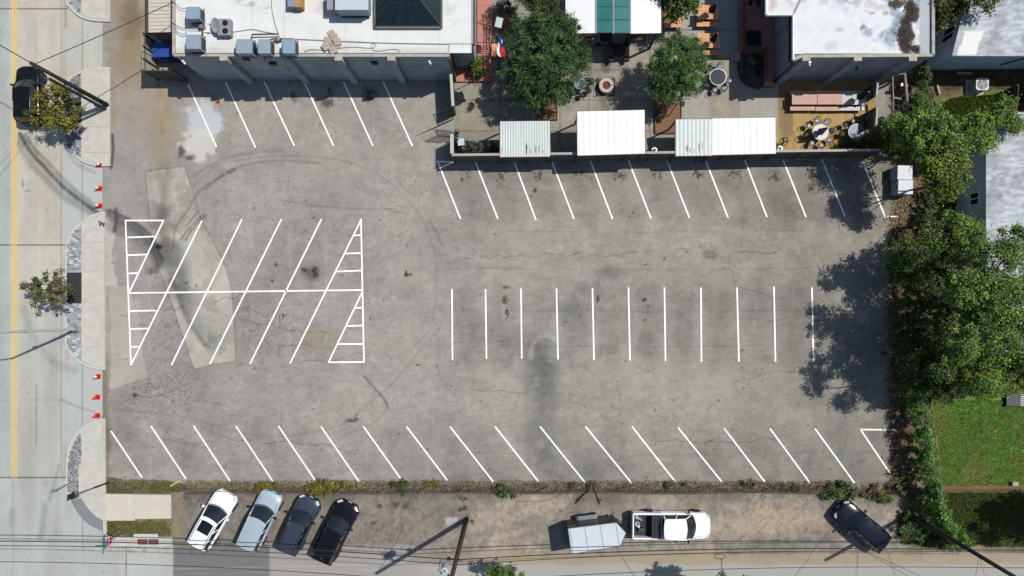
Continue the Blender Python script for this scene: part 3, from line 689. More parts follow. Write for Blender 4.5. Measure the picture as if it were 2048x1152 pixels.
def paver_strip(poly, y0, y1, parent):
    mb = MB(); rng = random.Random(int(y0))
    y = y0
    while y < y1 - 2:
        x = 135.5 + rng.uniform(-6, 0)
        while x < 164:
            xa, xb = max(x, 135), min(x + 8, 164.5)
            cxm, cym = (xa + xb) / 2, y + 2
            if xb - xa > 2 and inpoly(np.array([cxm]), np.array([cym]), poly)[0] > 0.5:
                k = rng.choice((0.78, 0.9, 1.0, 1.0, 1.08, 1.3)); c = alb((152 * k, 158 * k, 164 * k))
                a = G(xa + 0.3, y + 3.7); b = G(xb - 0.3, y + 0.3)
                mb.box(a[0], a[1], 0.1102, b[0], b[1], 0.122 + rng.uniform(0, 0.006), tuple(c))
            x += 8
        y += 4
    mb.obj('brick_paving', m_pav, parent, stuff=True)
paver_strip([(136, 544), (136, 515), (139, 487), (150, 464), (165, 450), (165, 544)], 448, 544, i3)
paver_strip([(135, 608), (165, 608), (165, 722), (152, 710), (140, 695), (135, 680)], 608, 724, i3)
paver_strip([(137, -110), (165, -110), (165, 29), (146, 14), (137, -6)], -110, 30, i1)
MB().prism(PG([(135.5, 545), (165, 545), (165, 607), (135.5, 607)]), 0.1102, 0.121).obj('tree_grate', pmat('dark_grate', (62, 60, 62), 0.8, var=0.2, scale=10), i3)
gm = MB()
for k in range(14):
    x = 137 + k * 2.0; a = G(x, 606); b = G(x + 0.9, 546); gm.box(a[0], a[1], 0.1215, b[0], b[1], 0.128)
gm.obj('grate_bars', pmat('grate_iron', (52, 50, 52), 0.6, 0.3, var=0.2), i3, stuff=True)
# ------------------------------------------------------------------ buildings
def block_mat(name, c, mortar=0.75, sx=0.4, sz=0.2, rough=0.9, stain=0.25):
    m = bpy.data.materials.new(name); m.use_nodes = True
    n = m.node_tree.nodes; l = m.node_tree.links; b = n['Principled BSDF']; b.inputs['Roughness'].default_value = rough
    tc = n.new('ShaderNodeTexCoord'); sp = n.new('ShaderNodeSeparateXYZ'); l.new(tc.outputs['Object'], sp.inputs[0])
    ad = n.new('ShaderNodeMath'); ad.operation = 'ADD'; l.new(sp.outputs[0], ad.inputs[0]); l.new(sp.outputs[1], ad.inputs[1])
    cb = n.new('ShaderNodeCombineXYZ'); l.new(ad.outputs[0], cb.inputs[0]); l.new(sp.outputs[2], cb.inputs[1])
    br = n.new('ShaderNodeTexBrick'); br.inputs['Scale'].default_value = 1.0; br.inputs['Brick Width'].default_value = sx; br.inputs['Row Height'].default_value = sz
    br.inputs['Mortar Size'].default_value = 0.012
    a = alb(c)
    br.inputs['Color1'].default_value = (*a, 1); br.inputs['Color2'].default_value = (*(a * 0.86), 1); br.inputs['Mortar'].default_value = (*(a * mortar), 1)
    l.new(cb.outputs[0], br.inputs['Vector'])
    t = n.new('ShaderNodeTexNoise'); t.inputs['Scale'].default_value = 0.9; t.inputs['Detail'].default_value = 6; l.new(tc.outputs['Object'], t.inputs['Vector'])
    r = n.new('ShaderNodeMapRange'); r.inputs[1].default_value = 0.3; r.inputs[2].default_value = 0.7; r.inputs[3].default_value = 1 - stain; r.inputs[4].default_value = 1 + stain * 0.6
    l.new(t.outputs['Fac'], r.inputs[0])
    x = n.new('ShaderNodeVectorMath'); x.operation = 'SCALE'; l.new(br.outputs['Color'], x.inputs[0]); l.new(r.outputs[0], x.inputs['Scale'])
    l.new(x.outputs[0], b.inputs['Base Color'])
    u = n.new('ShaderNodeBump'); u.inputs['Strength'].default_value = 0.5; u.inputs['Distance'].default_value = 0.01; l.new(br.outputs['Fac'], u.inputs['Height']); u.invert = True
    l.new(u.outputs[0], b.inputs['Normal'])
    return m
m_cmu = block_mat('grey_block', (176, 184, 190))
m_cope = pmat('coping_concrete', (176, 172, 160), 0.85, var=0.25, scale=3)
m_roofw = attr_mat('white_roof_coat', 0.75, 9, 0.05, 0.08)
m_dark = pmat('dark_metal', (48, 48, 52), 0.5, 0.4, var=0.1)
m_black = pmat('black_paint', (22, 22, 25), 0.45, var=0.0)
m_blackf = pmat('black_fabric', (24, 25, 28), 0.9, var=0.2)
m_steel = pmat('galvanised', (150, 156, 160), 0.45, 0.6, var=0.15, scale=8)
m_acblue = pmat('ac_cabinet', (150, 168, 182), 0.5, 0.1, var=0.08, scale=3)
m_whitep = pmat('white_enamel', (0.62, 0.63, 0.63), 0.45, var=0.04, raw=True)
m_cable = pmat('black_cable', (40, 40, 42), 0.6, var=0)
HR = 4.9
def UP(pts, h): return [U(p[0], p[1], h) for p in pts]
def wall_seg(mb, a, b, z0, z1, t=0.2):
    mb.bar((a[0], a[1], (z0 + z1) / 2), (b[0], b[1], (z0 + z1) / 2), t, z1 - z0)

# --- A: the white-roofed shop along the top left
A_OUT = UP([(347, -160), (347, 110), (897, 111), (897, 86), (945, 86), (945, -160)], HR)
shop = thing('shop_building', 'long grey block building with white flat roof and dark glass skylight', 'building', (*U(640, 40, HR), 0))
MB().prism(A_OUT, 0, HR - 0.22).obj('wall', m_cmu, shop)
def paint_roofA(X, Y):
    n1 = fbm(X, Y, 90, 4, 601); n2 = fbm(X, Y, 22, 4, 602); n3 = fbm(X, Y, 40, 4, 603, sy=5)
    C = np.zeros(X.shape + (3,)) + np.array([228, 231, 229.])
    C = C * (1 + (n1 - 0.5)[..., None] * 0.09 + (n2 - 0.5)[..., None] * 0.05 + (n3 - 0.5)[..., None] * 0.05)
    C = mix(C, sst(0.55, 0.72, n1) * 0.4, [214, 210, 200])
    for q in range(380, 940, 62): C = mul(C, stroke(X, Y, [(q, -160), (q + 2, 106)], 1.8, .7) * .12, [.6, .6, .6])
    for q in (-60, -12, 38, 84): C = mul(C, stroke(X, Y, [(349, q), (943, q + 2)], 2.2, .8) * .10 * sst(.35, .6, n1), [.6, .6, .58])
    C = mix(C, sst(.58, .68, fbm(X, Y, 34, 5, 607)) * sst(.45, .6, n1) * .35, [200, 196, 186])
    C = mul(C, speck(X, Y, 4, .78, 608) * .25, [.6, .58, .55])
    C = mix(C, stroke(X, Y, [(480, 2), (530, 18)], 18, 0.9) * sst(0.45, 0.6, fbm(X, Y, 14, 3, 604, sy=4)) * 0.5, [150, 150, 150])
    C = mix(C, stroke(X, Y, [(650, 10), (690, 22), (735, 15)], 16, 0.9) * 0.6, [170, 164, 154])
    C = mix(C, blob(X, Y, 590, 18, 16, 8, 0.8, 0.6, 605) * 0.5, [176, 170, 158])
    C = mix(C, stroke(X, Y, [(350, 100), (890, 103)], 12, 0.9) * n2 * 0.7, [186, 182, 172])
    C = mix(C, blob(X, Y, 395, 50, 26, 10, 0.9, 0.5, 606) * 0.4, [190, 180, 174])
    return C
sheet('roof', 349, -160, 943, 106, 3.0, lambda X, Y: paint_roofA(X, Y), m_roofw, h=HR - 0.15, kind=None, parent=shop)
mb = MB()
for a, b in zip(A_OUT[:2], A_OUT[1:3]): wall_seg(mb, a, b, HR - 0.22, HR, 0.17)
for a, b in zip(A_OUT[2:], A_OUT[3:]): wall_seg(mb, a, b, HR - 0.22, HR - .13, 0.08)
mb.obj('coping', m_cope, shop)
for i, px in enumerate((447, 571, 677, 783)):
    x, y = U(px, 112, HR)
    mb = MB().box(x - 0.24, y - 0.28, 0, x + 0.24, y + 0.02, HR - 0.1); mb.obj('pilaster', m_cmu, shop)
    MB().box(x - 0.27, y - 0.31, HR - 0.1, x + 0.27, y + 0.0, HR + 0.01).obj('pilaster_cap', m_cope, shop)
mb = MB()
for px, z in ((487, 4.3), (532, 3.4), (742, 3.5)):
    x, y = U(px, 112, HR); mb2 = MB().box(x - 0.22, y - 0.125, z, x + 0.22, y + 0.0, z + 0.35); mb2.obj('wall_vent', m_black, shop)
for px in (363, 858):
    x, y = U(px, 115, HR - .3)
    MB().box(x - 0.08, y - 0.22, HR - 0.6, x + 0.08, y - 0.02, HR - 0.45).tube([(x, y - 0.2, HR - 0.55), (x + 0.06, y - 0.3, HR - 0.68)], 0.07, 8).obj('flood_light', m_whitep, shop)
# east fascia, dark gutter
x, y = U(946, 86, HR); MB().box(x - 0.02, y, HR - 0.5, x + 0.09, y + 11, HR - 0.24).obj('gutter', m_dark, shop)
x, y = U(897, 112, HR); MB().box(x - 0.0, y - 0.14, 0, x + 0.12, y + 0.9, HR - 0.25).obj('corner_trim', pmat('brown_trim', (84, 66, 56), 0.7), shop)

# skylight
ap = Vector(U3(816, -22, HR + 1.75)); cor = [Vector(U3(*p, HR + 0.1)) for p in ((750, 54), (883, 54), (883, -90), (750, -90))]
m_glassd = pmat('dark_green_glass', (26, 42, 46), 0.08, var=0.25, scale=0.8, spec=0.6)
m_mull = pmat('dark_mullion', (30, 36, 38), 0.5)
skl = MB()
for a, b in zip(cor, cor[1:] + cor[:1]): skl.bar(a - Vector((0, 0, .12)), b - Vector((0, 0, .12)), 0.12, 0.3)
skl = skl.obj('skylight', m_steel, shop)
rid = [Vector(((cor[0].x + cor[1].x) / 2, cor[0].y + 2.4, ap.z)), Vector(((cor[0].x + cor[1].x) / 2, cor[2].y - 2.4, ap.z))]
def face_panes(a, b, c, d, nu, nv):
    """quad a-b (eave) to d-c (ridge); panes clipped by being interpolated"""
    for j in range(nv):
        for i in range(nu):
            u0, u1, v0, v1 = i / nu, (i + 1) / nu, j / nv, (j + 1) / nv
            P = lambda u, v: (a.lerp(b, u)).lerp(d.lerp(c, u), v)
            g = 0.012
            q = [P(u0 + g, v0 + g), P(u1 - g, v0 + g), P(u1 - g, v1 - g), P(u0 + g, v1 - g)]
            MB().add(q, [(0, 1, 2, 3)]).obj('pane', m_glassd, skl)
            mb_m.bar(P(u0, v0), P(u0, v1), 0.035, 0.06); mb_m.bar(P(u0, v0), P(u1, v0), 0.035, 0.06)
mb_m = MB()
face_panes(cor[0], cor[1], rid[0], rid[0], 4, 2)
face_panes(cor[1], cor[2], rid[1], rid[0], 5, 2)
face_panes(cor[3], cor[0], rid[0], rid[1], 5, 2)
face_panes(cor[2], cor[3], rid[1], rid[1], 4, 2)
for a, b in ((cor[0], rid[0]), (cor[1], rid[0]), (cor[2], rid[1]), (cor[3], rid[1]), (rid[0], rid[1])): mb_m.bar(a, b, 0.06, 0.09)
mb_m.obj('mullion', m_mull, skl)

# roof machines
def ac_unit(label, px, py, w, d, hgt=0.85, first=[None]):
    x, y = U(px, py, HR + hgt)
    t = thing('rooftop_ac', label, 'air conditioner', (x, y, HR - 0.15), 0, 'air conditioners on the white roof')
    MB().box(-w / 2, -d / 2, 0.12, w / 2, d / 2, 0.12 + hgt).obj('cabinet', m_acblue, t, world=False)
    MB().box(-w / 2 + .06, -d / 2 - 0.012, 0.16, w / 2 - .06, -d / 2 + .01, 0.42).obj('front_grille', m_black, t, world=False)
    MB().box(w / 2 - .01, -d / 2 + .08, 0.2, w / 2 + 0.012, d / 2 - .08, 0.8).obj('side_grille', m_dark, t, world=False)
    for sx in (-1, 1): MB().box(sx * w * .38 - .04, -d / 2 - .12, 0, sx * w * .38 + .04, d / 2 + .25, 0.12).obj('rail', m_steel, t, world=False)
    MB().box(-w / 2 - .14, -d / 2 + .15, 0.2, -w / 2, d / 2 - .2, 0.75).obj('service_box', m_acblue, t, world=False)
    return t
ac_unit('grey-blue air conditioner at the back left corner of the white roof', 385, 25, 0.88, 0.8)
ac_unit('grey-blue air conditioner just inside the left roof edge above the flood light', 386, 83, 0.95, 0.95)
ac_unit('wide grey-blue air conditioner, first in the row of three at the roof edge', 488, 92, 1.05, 0.95)
ac_unit('narrow grey-blue air conditioner in the middle of the row of three', 528, 92, 0.8, 0.95)
ac_unit('narrow grey-blue air conditioner, last in the row of three beside the black pipe end', 577, 92, 0.8, 0.95)
x, y = U(703, 4, HR + 1.2)
t = thing('rooftop_hvac', 'large pale grey packaged cooling unit cut off by the top edge on the white roof', 'hvac unit', (x, y, HR - .15))
MB().box(-1.05, -.45, .25, 1.05, 1.2, 1.25).obj('cabinet', m_acblue, t, world=False)
MB().box(-1.1, -.5, 1.25, 1.1, 1.2, 1.32).obj('lid', pmat('pale_lid', (196, 206, 210), .5, var=.06), t, world=False)
MB().box(-.9, -.47, .0, .9, .9, .25).obj('plinth', m_black, t, world=False)
MB().box(-1.75, -.3, .2, -1.05, .9, .9).obj('duct', pmat('duct_grey', (150, 152, 166), .6), t, world=False)
x, y = U(587, 2, HR + .6)
t = thing('roof_crate', 'grey and tan wooden box cut off by the top edge on the white roof', 'crate', (x, y, HR - .15))
MB().box(-.45, -.3, 0, .05, .9, .6).obj('cover', pmat('slate_sheet', (140, 144, 160), .7), t, world=False)
MB().box(.05, -.35, 0, .52, .9, .62).obj('timber_side', pmat('tan_timber', (178, 134, 84), .8, var=.2), t, world=False)
# twin-fan condenser and dish
x, y = U(446, 52, HR + .5)
t = thing('twin_fan_unit', 'square condenser with two dark fans behind the grey satellite dish', 'condenser', (x, y, HR - .15))
MB().box(-.42, -.55, 0, .42, .55, .5).obj('cabinet', pmat('condenser_grey', (150, 148, 152), .6, var=.1), t, world=False)
for yy in (-.27, .27): MB().lathe([(.2, .5), (.2, .512), (.02, .513)], 0.08, yy, 14).obj('fan', m_black, t, world=False)
x, y = U(428, 47, HR + .7)
t = thing('satellite_dish', 'round grey satellite dish tilted beside the twin-fan condenser', 'satellite dish', (x, y, HR - .15))
mb = MB()
prof = [(0.02 + r * 0.05, 0.0) for r in range(0)]
rot = Matrix.Rotation(math.radians(-28), 4, 'Y') @ Matrix.Rotation(math.radians(12), 4, 'X')
vsd = []; fsd = []; N = 22
for j, r in enumerate((0.02, .15, .28, .40, .42)):
    for k in range(N):
        a = 2 * math.pi * k / N; p = rot @ Vector((r * math.cos(a), r * math.sin(a) * 1.15, 0.35 * r * r)); vsd.append((p.x, p.y, p.z + .55))
for j in range(4):
    for k in range(N): fsd.append((j * N + k, j * N + (k + 1) % N, (j + 1) * N + (k + 1) % N, (j + 1) * N + k))
fsd.append(tuple(range(N)))
mb.add(vsd, fsd).obj('dish', pmat('dish_grey', (176, 182, 186), .5), t, smooth=True, world=False)
MB().tube([(0, 0, 0), (0, 0, .55)], .03).tube([(0, 0, 0.02), (.3, 0, .02)], .03).tube([(0, 0, .02), (-.2, .25, .02)], .03).obj('mast', m_steel, t, world=False)
MB().tube([(0.02, -.02, .55), (-.25, -.1, .9)], .015).box(-.3, -.14, .86, -.2, -.04, .95).obj('receiver_arm', m_steel, t, world=False)
# flat paver pile
for i, (px, py, a) in enumerate(((662, 66, 25), (655, 80, -8), (668, 74, 12), (652, 93, 35), (662, 88, 5), (671, 90, 40), (666, 100, 25), (675, 84, 18))):
    x, y = U(px, py, HR)
    o = MB().rbox(0, 0, 0, .5, .46, .05, math.radians(a)).obj('roof_tile', pmat('pale_brown_tile', (178, 164, 152), .9, var=.2, scale=5), None)
    o.location = (x, y, HR - .15 + .052 * (i % 4))
    tag(o, 'loose pale brown tile in the untidy patch on the white roof', 'tile', 'loose tiles on the white roof')
# pipes and cables on the roof
def run(name, label, cat, pts, r, mat, h=HR, n=5, sm=True):
    P = [U3(*p, h) if len(p) == 2 else U3(p[0], p[1], p[2]) for p in pts]
    o = MB().tube(smooth(P, 5) if sm else P, r, n).obj(name, mat, None)
    return tag(o, label, cat)
run('insulated_pipe', 'black insulated pipe bending past the two left air conditioners', 'pipe', [(396, 30), (407, 34), (406, 50), (405, 60), (405, 100), (400, 100)], .05, m_cable, HR + .15, sm=False)
run('insulated_pipe', 'black pipe running above the row of three air conditioners to the wide one', 'pipe', [(503, 80), (504, 69), (557, 68), (557, 74)], .05, m_cable, HR + .15, sm=False)
run('insulated_pipe', 'short black pipe behind the two narrow air conditioners', 'pipe', [(540, 80), (544, 78), (588, 78), (589, 82)], .05, m_cable, HR + .15, sm=False)
run('roof_cable', 'thin grey cable hanging across the roof from the top edge to the pipes', 'cable', [(542, -40), (543, 10), (548, 40), (556, 66)], .015, m_dark, HR - .1)
run('roof_cable', 'thin cable lying from the condenser to the row of three air conditioners', 'cable', [(407, 65), (450, 66), (480, 62), (505, 59), (530, 64), (556, 68)], .015, m_dark, HR - .1)
run('roof_cable', 'long thin cable lying along the white roof past the loose tiles', 'cable', [(590, 78), (650, 81), (740, 85), (820, 87), (896, 88)], .018, m_dark, HR - .08)
run('roof_cable', 'pale loop of cable near the roof edge below the skylight', 'cable', [(608, 104), (622, 99), (650, 100), (700, 94), (745, 96), (750, 88), (742, 90), (752, 102), (790, 98), (800, 104)], .014, m_steel, HR - .1)
run('roof_cable', 'dark cable sagging into the upper left corner unit', 'cable', [(345, 3), (352, 8), (362, 16), (373, 17)], .02, m_dark, HR + .1)
run('roof_cable', 'dark cable running from the left wall edge to the pipe junction', 'cable', [(343, 45), (356, 52), (370, 57), (400, 59)], .02, m_dark, HR + .05)
run('roof_cable', 'pale cable entering the second left air conditioner', 'cable', [(352, 57), (356, 64), (368, 69), (374, 64)], .025, m_steel, HR + .1)
for px, py, lb in ((404, 54, 'grey roof vent cap on the pipe junction between the two left air conditioners'), (557, 79, 'grey roof vent cap between the narrow air conditioners'), (459, 71, 'small grey roof vent box below the twin-fan condenser')):
    x, y = U(px, py, HR); o = MB().lathe([(.2, 0), (.12, .1), (.12, .25), (.17, .27), (.17, .33), (.02, .36)], n=10).obj('roof_vent', m_steel, None); o.location = (x, y, HR - .15); tag(o, lb, 'vent')

# --- low lean-to left of the shop, and the bin yard
x0, y0 = U(297, 65, 3.0); x1, y1 = U(347, -100, 3.0)
lean = thing('lean_to', 'low lean-to with a cream ribbed metal roof against the shop wall', 'shed', (x0 + 1, y0 + 2, 0))
MB().box(x0 + .05, y0 + .02, 0, x1 + .6, y1, 2.9).obj('wall', pmat('maroon_board', (110, 82, 78), .8), lean)
mb = MB(); n = 22
for k in range(n):
    ya = y0 + (y1 - y0) * k / n; yb = y0 + (y1 - y0) * (k + 1) / n
    mb.add([(x0, ya, 3.0), (x0, yb - .05, 3.0), (x1 + .6, yb - .05, 3.12), (x1 + .6, ya, 3.12)], [(0, 3, 2, 1)])
    mb.bar((x0, yb - .03, 3.015), (x1 + .6, yb - .03, 3.135), .05, .05)
mb.obj('roof', pmat('cream_roof_metal', (208, 204, 188), .6, var=.08), lean)
MB().box(x0 - .16, y0, 2.6, x0 - .003, y1, 3.02).obj('fascia', pmat('maroon_fascia', (84, 62, 62), .7), lean)

m_slat = pmat('weathered_slat', (200, 192, 178), .85, var=.2, scale=3)
m_slatd = pmat('dark_board', (92, 88, 84), .85, var=.25, scale=3)
def board_fence(name, label, a, b, hgt, nb, mat, posts, rail_side=1, cap=None, horiz=False, parent=None, z0=0.0, gap=0.12):
    a = Vector((a[0], a[1], 0)); b = Vector((b[0], b[1], 0)); d = b - a; L = d.length; u = d / L; nrm = Vector((-u.y, u.x, 0))
    t = parent or thing(name, label, 'fence', (a.x, a.y, 0))
    if horiz:
        for k in range(nb):
            z = z0 + 0.06 + (hgt - .1 - z0) * k / nb; hh = (hgt - .1 - z0) / nb * (1 - gap)
            mm = MB().bar(a + Vector((0, 0, z + hh / 2)), b + Vector((0, 0, z + hh / 2)), .03, hh); mm.obj('board', mat, t)
    else:
        for k in range(nb):
            p = a + u * (L * (k + .5) / nb); w = L / nb * (1 - gap)
            MB().rbox(p.x, p.y, 0.04 + random.uniform(0, .03), w, .025, hgt - .06 + random.uniform(-.02, .02), math.atan2(u.y, u.x)).obj('board', mat, t)
        for z in (.35, hgt - .3):
            MB().bar(a + nrm * .05 * rail_side + Vector((0, 0, z)), b + nrm * .05 * rail_side + Vector((0, 0, z)), .05, .09).obj('rail', m_slatd, t)
    for k in range(posts + 1):
        p = a + u * (L * k / posts) + nrm * (.08 * rail_side)
        MB().rbox(p.x, p.y, 0, .1, .1, hgt + .02, math.atan2(u.y, u.x)).obj('post', m_slatd, t)
    if cap:
        MB().bar(a + Vector((0, 0, hgt + .025)), b + Vector((0, 0, hgt + .025)), cap[0], .05).obj('cap', cap[1], t)
    return t
e_nw = U(284, 66, 2.2); e_sw = U(284, 141, 2.2); e_se = (U(370, 141, 2.2)[0] - 0.9, e_sw[1]); e_ne = (e_se[0] + 1, e_nw[1])
board_fence('bin_yard_fence', 'pale slatted fence on the left side of the bin yard', e_sw, e_nw, 2.2, 20, m_slat, 3, -1)
board_fence('bin_yard_fence', 'dark board fence with a dropped gate on the near side of the bin yard', e_sw, e_se, 2.2, 14, m_slatd, 3, 1)
x, y = U(322, 99, 1.3)
t = thing('dumpster', 'blue steel dumpster inside the dark bin yard', 'dumpster', (x, y, 0))
m_blue = pmat('dumpster_blue', (40, 78, 160), .5, .1, var=.15, scale=4)
MB().box(-.65, -.5, .15, 1.0, .5, 1.2).obj('bin', m_blue, t, world=False)
MB().box(-.7, -.53, 1.2, .12, .53, 1.27).obj('lid', m_blue, t, world=False)
MB().box(.14, -.53, 1.2, 1.03, .53, 1.27).obj('lid', m_blue, t, world=False)
for yy in (-.56, .56): MB().box(-.3, yy - .05, .7, .6, yy + .05, .9).obj('fork_pocket', m_blue, t, world=False)
o = MB().tube([U3(385, 146, .9), U3(396, 165, .55), U3(408, 180, .2), U3(431, 200, .05)], .035, 6).obj('timber_pole', pmat('tan_timber', (178, 134, 84), .8), None)
tag(o, 'thin tan timber pole leaning from the bin yard to the small red cone', 'pole')
x, y = U(367, 163, .3)
o = MB().tube([(x - .35, y + .1, .22), (x - .1, y, .25), (x + .3, y - .05, .2)], .05, 6).obj('red_hose', pmat('red_rubber', (150, 50, 44), .6), None)
tag(o, 'short red hose end poking out under the bin yard fence', 'hose')

# --- B: the block building top right
HB = 4.9
B_OUT = UP([(1533, -160), (1533, 29), (1587, 29), (1587, 119), (1604, 112), (1867, 110), (1867, -160)], HB)
shopb = thing('block_building', 'grey block building with a stained white roof in the upper right', 'building', (*U(1700, 40, HB), 0))
B_IN = UP([(1602, -160), (1602, 113), (1867, 111), (1867, -160)], HB)
MB().prism(B_IN, 0, HB - .26).obj('wall', m_cmu, shopb)
MB().prism(B_OUT, HB - .258, HB - .22).obj('roof_slab', pmat('soffit_board', (120, 122, 126), .8, var=.1), shopb)
for k in range(9):
    x_ = U(1602, 0, HB)[0]; y_ = B_IN[1][1] + .4 + k * 1.35
    MB().box(x_ - .045, y_, .05, x_ - .002, y_ + 1.28, HB - .4).obj('wall_panel', pmat('grey_siding', (150, 156, 166), .8, var=.18, scale=2), shopb)
def paint_roofB(X, Y):
    n1 = fbm(X, Y, 46, 5, 701); n2 = fbm(X, Y, 14, 4, 702); n3 = fbm(X, Y, 5, 3, 703)
    C = np.zeros(X.shape + (3,)) + np.array([226, 229, 230.])
    C = C * (1 + (n2 - .5)[..., None] * .08)
    m = sst(0.47, 0.6, n1) * sst(1650, 1700, X + (n1 - .5) * 60) * sst(110, 80, Y + (n2 - .5) * 20)
    C = mix(C, m * .85, [150, 166, 184]); C = mix(C, m * sst(.5, .65, n2) * .6, [120, 130, 142])
    C = mix(C, sst(.5, .7, fbm(X, Y, 18, 4, 704)) * sst(30, 10, Y) * .6, [190, 180, 176])
    C = mix(C, stroke(X, Y, [(1600, 0), (1588, 25)], 5, .7) * .6, [90, 84, 80]); C = mix(C, blob(X, Y, 1545, 10, 10, 14, .8, .6, 705) * .5, [190, 160, 150])
    C = mix(C, blob(X, Y, 1655, 96, 12, 10, .5, .6, 706) * .6, [200, 202, 202])
    C = mix(C, blob(X, Y, 1725, 55, 8, 6, .7, .7, 707, 0, 6) * .8, [70, 66, 62])
    C = mix(C, sst(.6, .7, n2) * sst(1700, 1740, X) * sst(40, 10, Y) * .8, [80, 74, 70])
    d = np.maximum(blob(X, Y, 1812, 70, 15, 48, .3, .6, 708, 0, 16), blob(X, Y, 1822, 20, 14, 34, .3, .7, 709, 0, 14)); d = np.maximum(d, blob(X, Y, 1830, 98, 14, 11, .3, .6, 710, 0, 10)); d = np.maximum(d, blob(X, Y, 1790, 8, 18, 10, .4, .8, 711, 0, 10) * .9)
    C = C * (1 - d[..., None]) + (np.array([50, 42, 36.]) * (.5 + 1.0 * n3[..., None])) * d[..., None]
    C = mix(C, sst(1838, 1841, X) * .95, [176, 186, 190])
    return C
sheet('roof', 1606, -160, 1864, 107, 2.0, paint_roofB, m_roofw, h=HB - .15, kind=None, parent=shopb)
sheet('roof', 1534, -160, 1606, 27, 2.0, paint_roofB, m_roofw, h=HB - .152, kind=None, parent=shopb)
sheet('roof', 1588, 27, 1606, 108, 2.0, paint_roofB, m_roofw, h=HB - .152, kind=None, parent=shopb)
mb = MB()
for a, b in zip(B_OUT[3:], B_OUT[4:]): wall_seg(mb, a, b, HB - .22, HB, .2)
mb.obj('coping', m_cope, shopb)
mb = MB()
for a, b in zip(B_OUT[:3], B_OUT[1:4]): wall_seg(mb, a, b, HB - .22, HB + .02, .12)
mb.obj('parapet_cap', pmat('bright_trim', (225, 228, 228), .6), shopb)
for px in (1613, 1716, 1826):
    x, y = U(px, 112, HB)
    MB().box(x - .24, y - .3, 0, x + .24, y + .02, HB - .1).obj('pilaster', m_cmu, shopb)
    MB().box(x - .27, y - .33, HB - .1, x + .27, y, HB + .01).obj('pilaster_cap', m_cope, shopb)
x, y = U(1586, 119, HB)
mb = MB().box(x - .14, y - .05, HB - .44, x - .02, y + 3.3, HB - .262).tube([(x - .08, y + .1, HB - .4), (x + .42, y + .05, HB - 1.0), (x + .42, y + .05, .2)], .07, 6)
mb.obj('gutter', m_black, shopb)
x, y = U(1530, 28, HB); MB().box(x - .1, y, HB - .44, x + .02, y + 6, HB - .262).obj('gutter', m_black, shopb)
x, y = U(1622, 118, HB - .3); MB().box(x - .08, y - .22, HB - .6, x + .08, y - .02, HB - .45).tube([(x, y - .2, HB - .55), (x + .06, y - .3, HB - .68)], .07, 8).obj('flood_light', m_whitep, shopb)
x, y = U(1714, 134, 3.6); MB().lathe([(.11, 3.5), (.13, 3.6), (.1, 3.75), (.02, 3.8)], x, y - .1, 10).obj('wall_lamp', m_black, shopb)
rng = np.random.RandomState(8)
def litter(name, label_parent, pts, n, z, size, cols, spread, seed=1, h=None):
    rng = np.random.RandomState(seed); pts = np.array(pts, float)
    i = rng.randint(0, len(pts), n); X = pts[i, 0] + rng.normal(0, spread, n); Y = pts[i, 1] + rng.normal(0, spread, n)
    k = 1.0 if h is None else (H - h) / H
    P = np.stack([(NX + (X - NX) * k - 1024) * S, (576 - (NY + (Y - NY) * k)) * S, np.full(n, z) + rng.uniform(0, .06, n)], -1)
    a = rng.uniform(0, 6.28, n); s = rng.uniform(.5, 1.2, n) * size
    u = np.stack([np.cos(a), np.sin(a), rng.normal(0, .3, n)], -1) * s[:, None]; v = np.stack([-np.sin(a), np.cos(a), rng.normal(0, .3, n)], -1) * s[:, None] * .6
    V = np.stack([P - u, P - v, P + u, P + v], 1).reshape(-1, 3); V[:, 2] = np.maximum(V[:, 2], z + .002)
    F = np.arange(4 * n).reshape(n, 4)
    cc = np.array([alb(c) for c in cols])[rng.randint(0, len(cols), n)] * rng.uniform(.7, 1.3, (n, 1))
    o = raw_mesh(name, V, F, m_stone, cc); o['kind'] = 'stuff'
    return o
litter('leaf_litter', None, [(1808, 60), (1812, 80), (1818, 40), (1822, 20), (1815, 5), (1828, 95), (1800, 70)], 300, HB - .14, .05, ((50, 42, 34), (46, 38, 30), (70, 56, 42), (40, 34, 30)), 6, 5, HB)

# --- C and D: the two pale houses at the right edge
def paint_roofH(X, Y):
    n1 = fbm(X, Y, 30, 5, 801); n2 = fbm(X, Y, 8, 4, 802); n3 = fbm(X, Y, 20, 4, 803, sy=4)
    C = np.zeros(X.shape + (3,)) + np.array([182, 188, 194.])
    C = C * (1 + (n1 - .5)[..., None] * .2 + (n2 - .5)[..., None] * .16 + (n3 - .5)[..., None] * .14)
    n4 = fbm(X, Y, 14, 4, 804, sy=5); n5 = fbm(X, Y, 26, 3, 805, sy=.3)
    C = C * (1 + (n4 - .5)[..., None] * .5 + (n5 - .5)[..., None] * .2)
    C = mix(C, sst(.56, .66, n4) * .35, [206, 210, 214])
    C = mix(C, sst(.54, .68, n1) * .6, [136, 141, 150]); C = mix(C, sst(.56, .7, n2) * sst(.45, .6, n1) * .5, [120, 124, 130])
    return C
def paint_roofC(X, Y):
    C = paint_roofH(X, Y)
    C = mix(C, inpoly(X, Y, [(1905, 63), (1944, 63), (1938, 108), (1900, 110)], wob=1), [236, 236, 232])
    return C
HC = 3.6
houseC = thing('pale_house', 'pale blue house with a mottled grey roof cut off by the upper right corner', 'house', (*U(1990, 60, HC), 0))
pc = UP([(1908, 108), (2300, 103), (2300, -160), (1952, -160), (1934, 0)], HC)
pin = [Vector((p[0], p[1], 0)) for p in pc]
pw = [(p.x + (.12 if i in (0, 3, 4) else 0), p.y + (.15 if i in (0, 1) else 0)) for i, p in enumerate(pin)]
m_sidew = pmat('blue_white_siding', (206, 228, 244), .7, var=.06, scale=2)
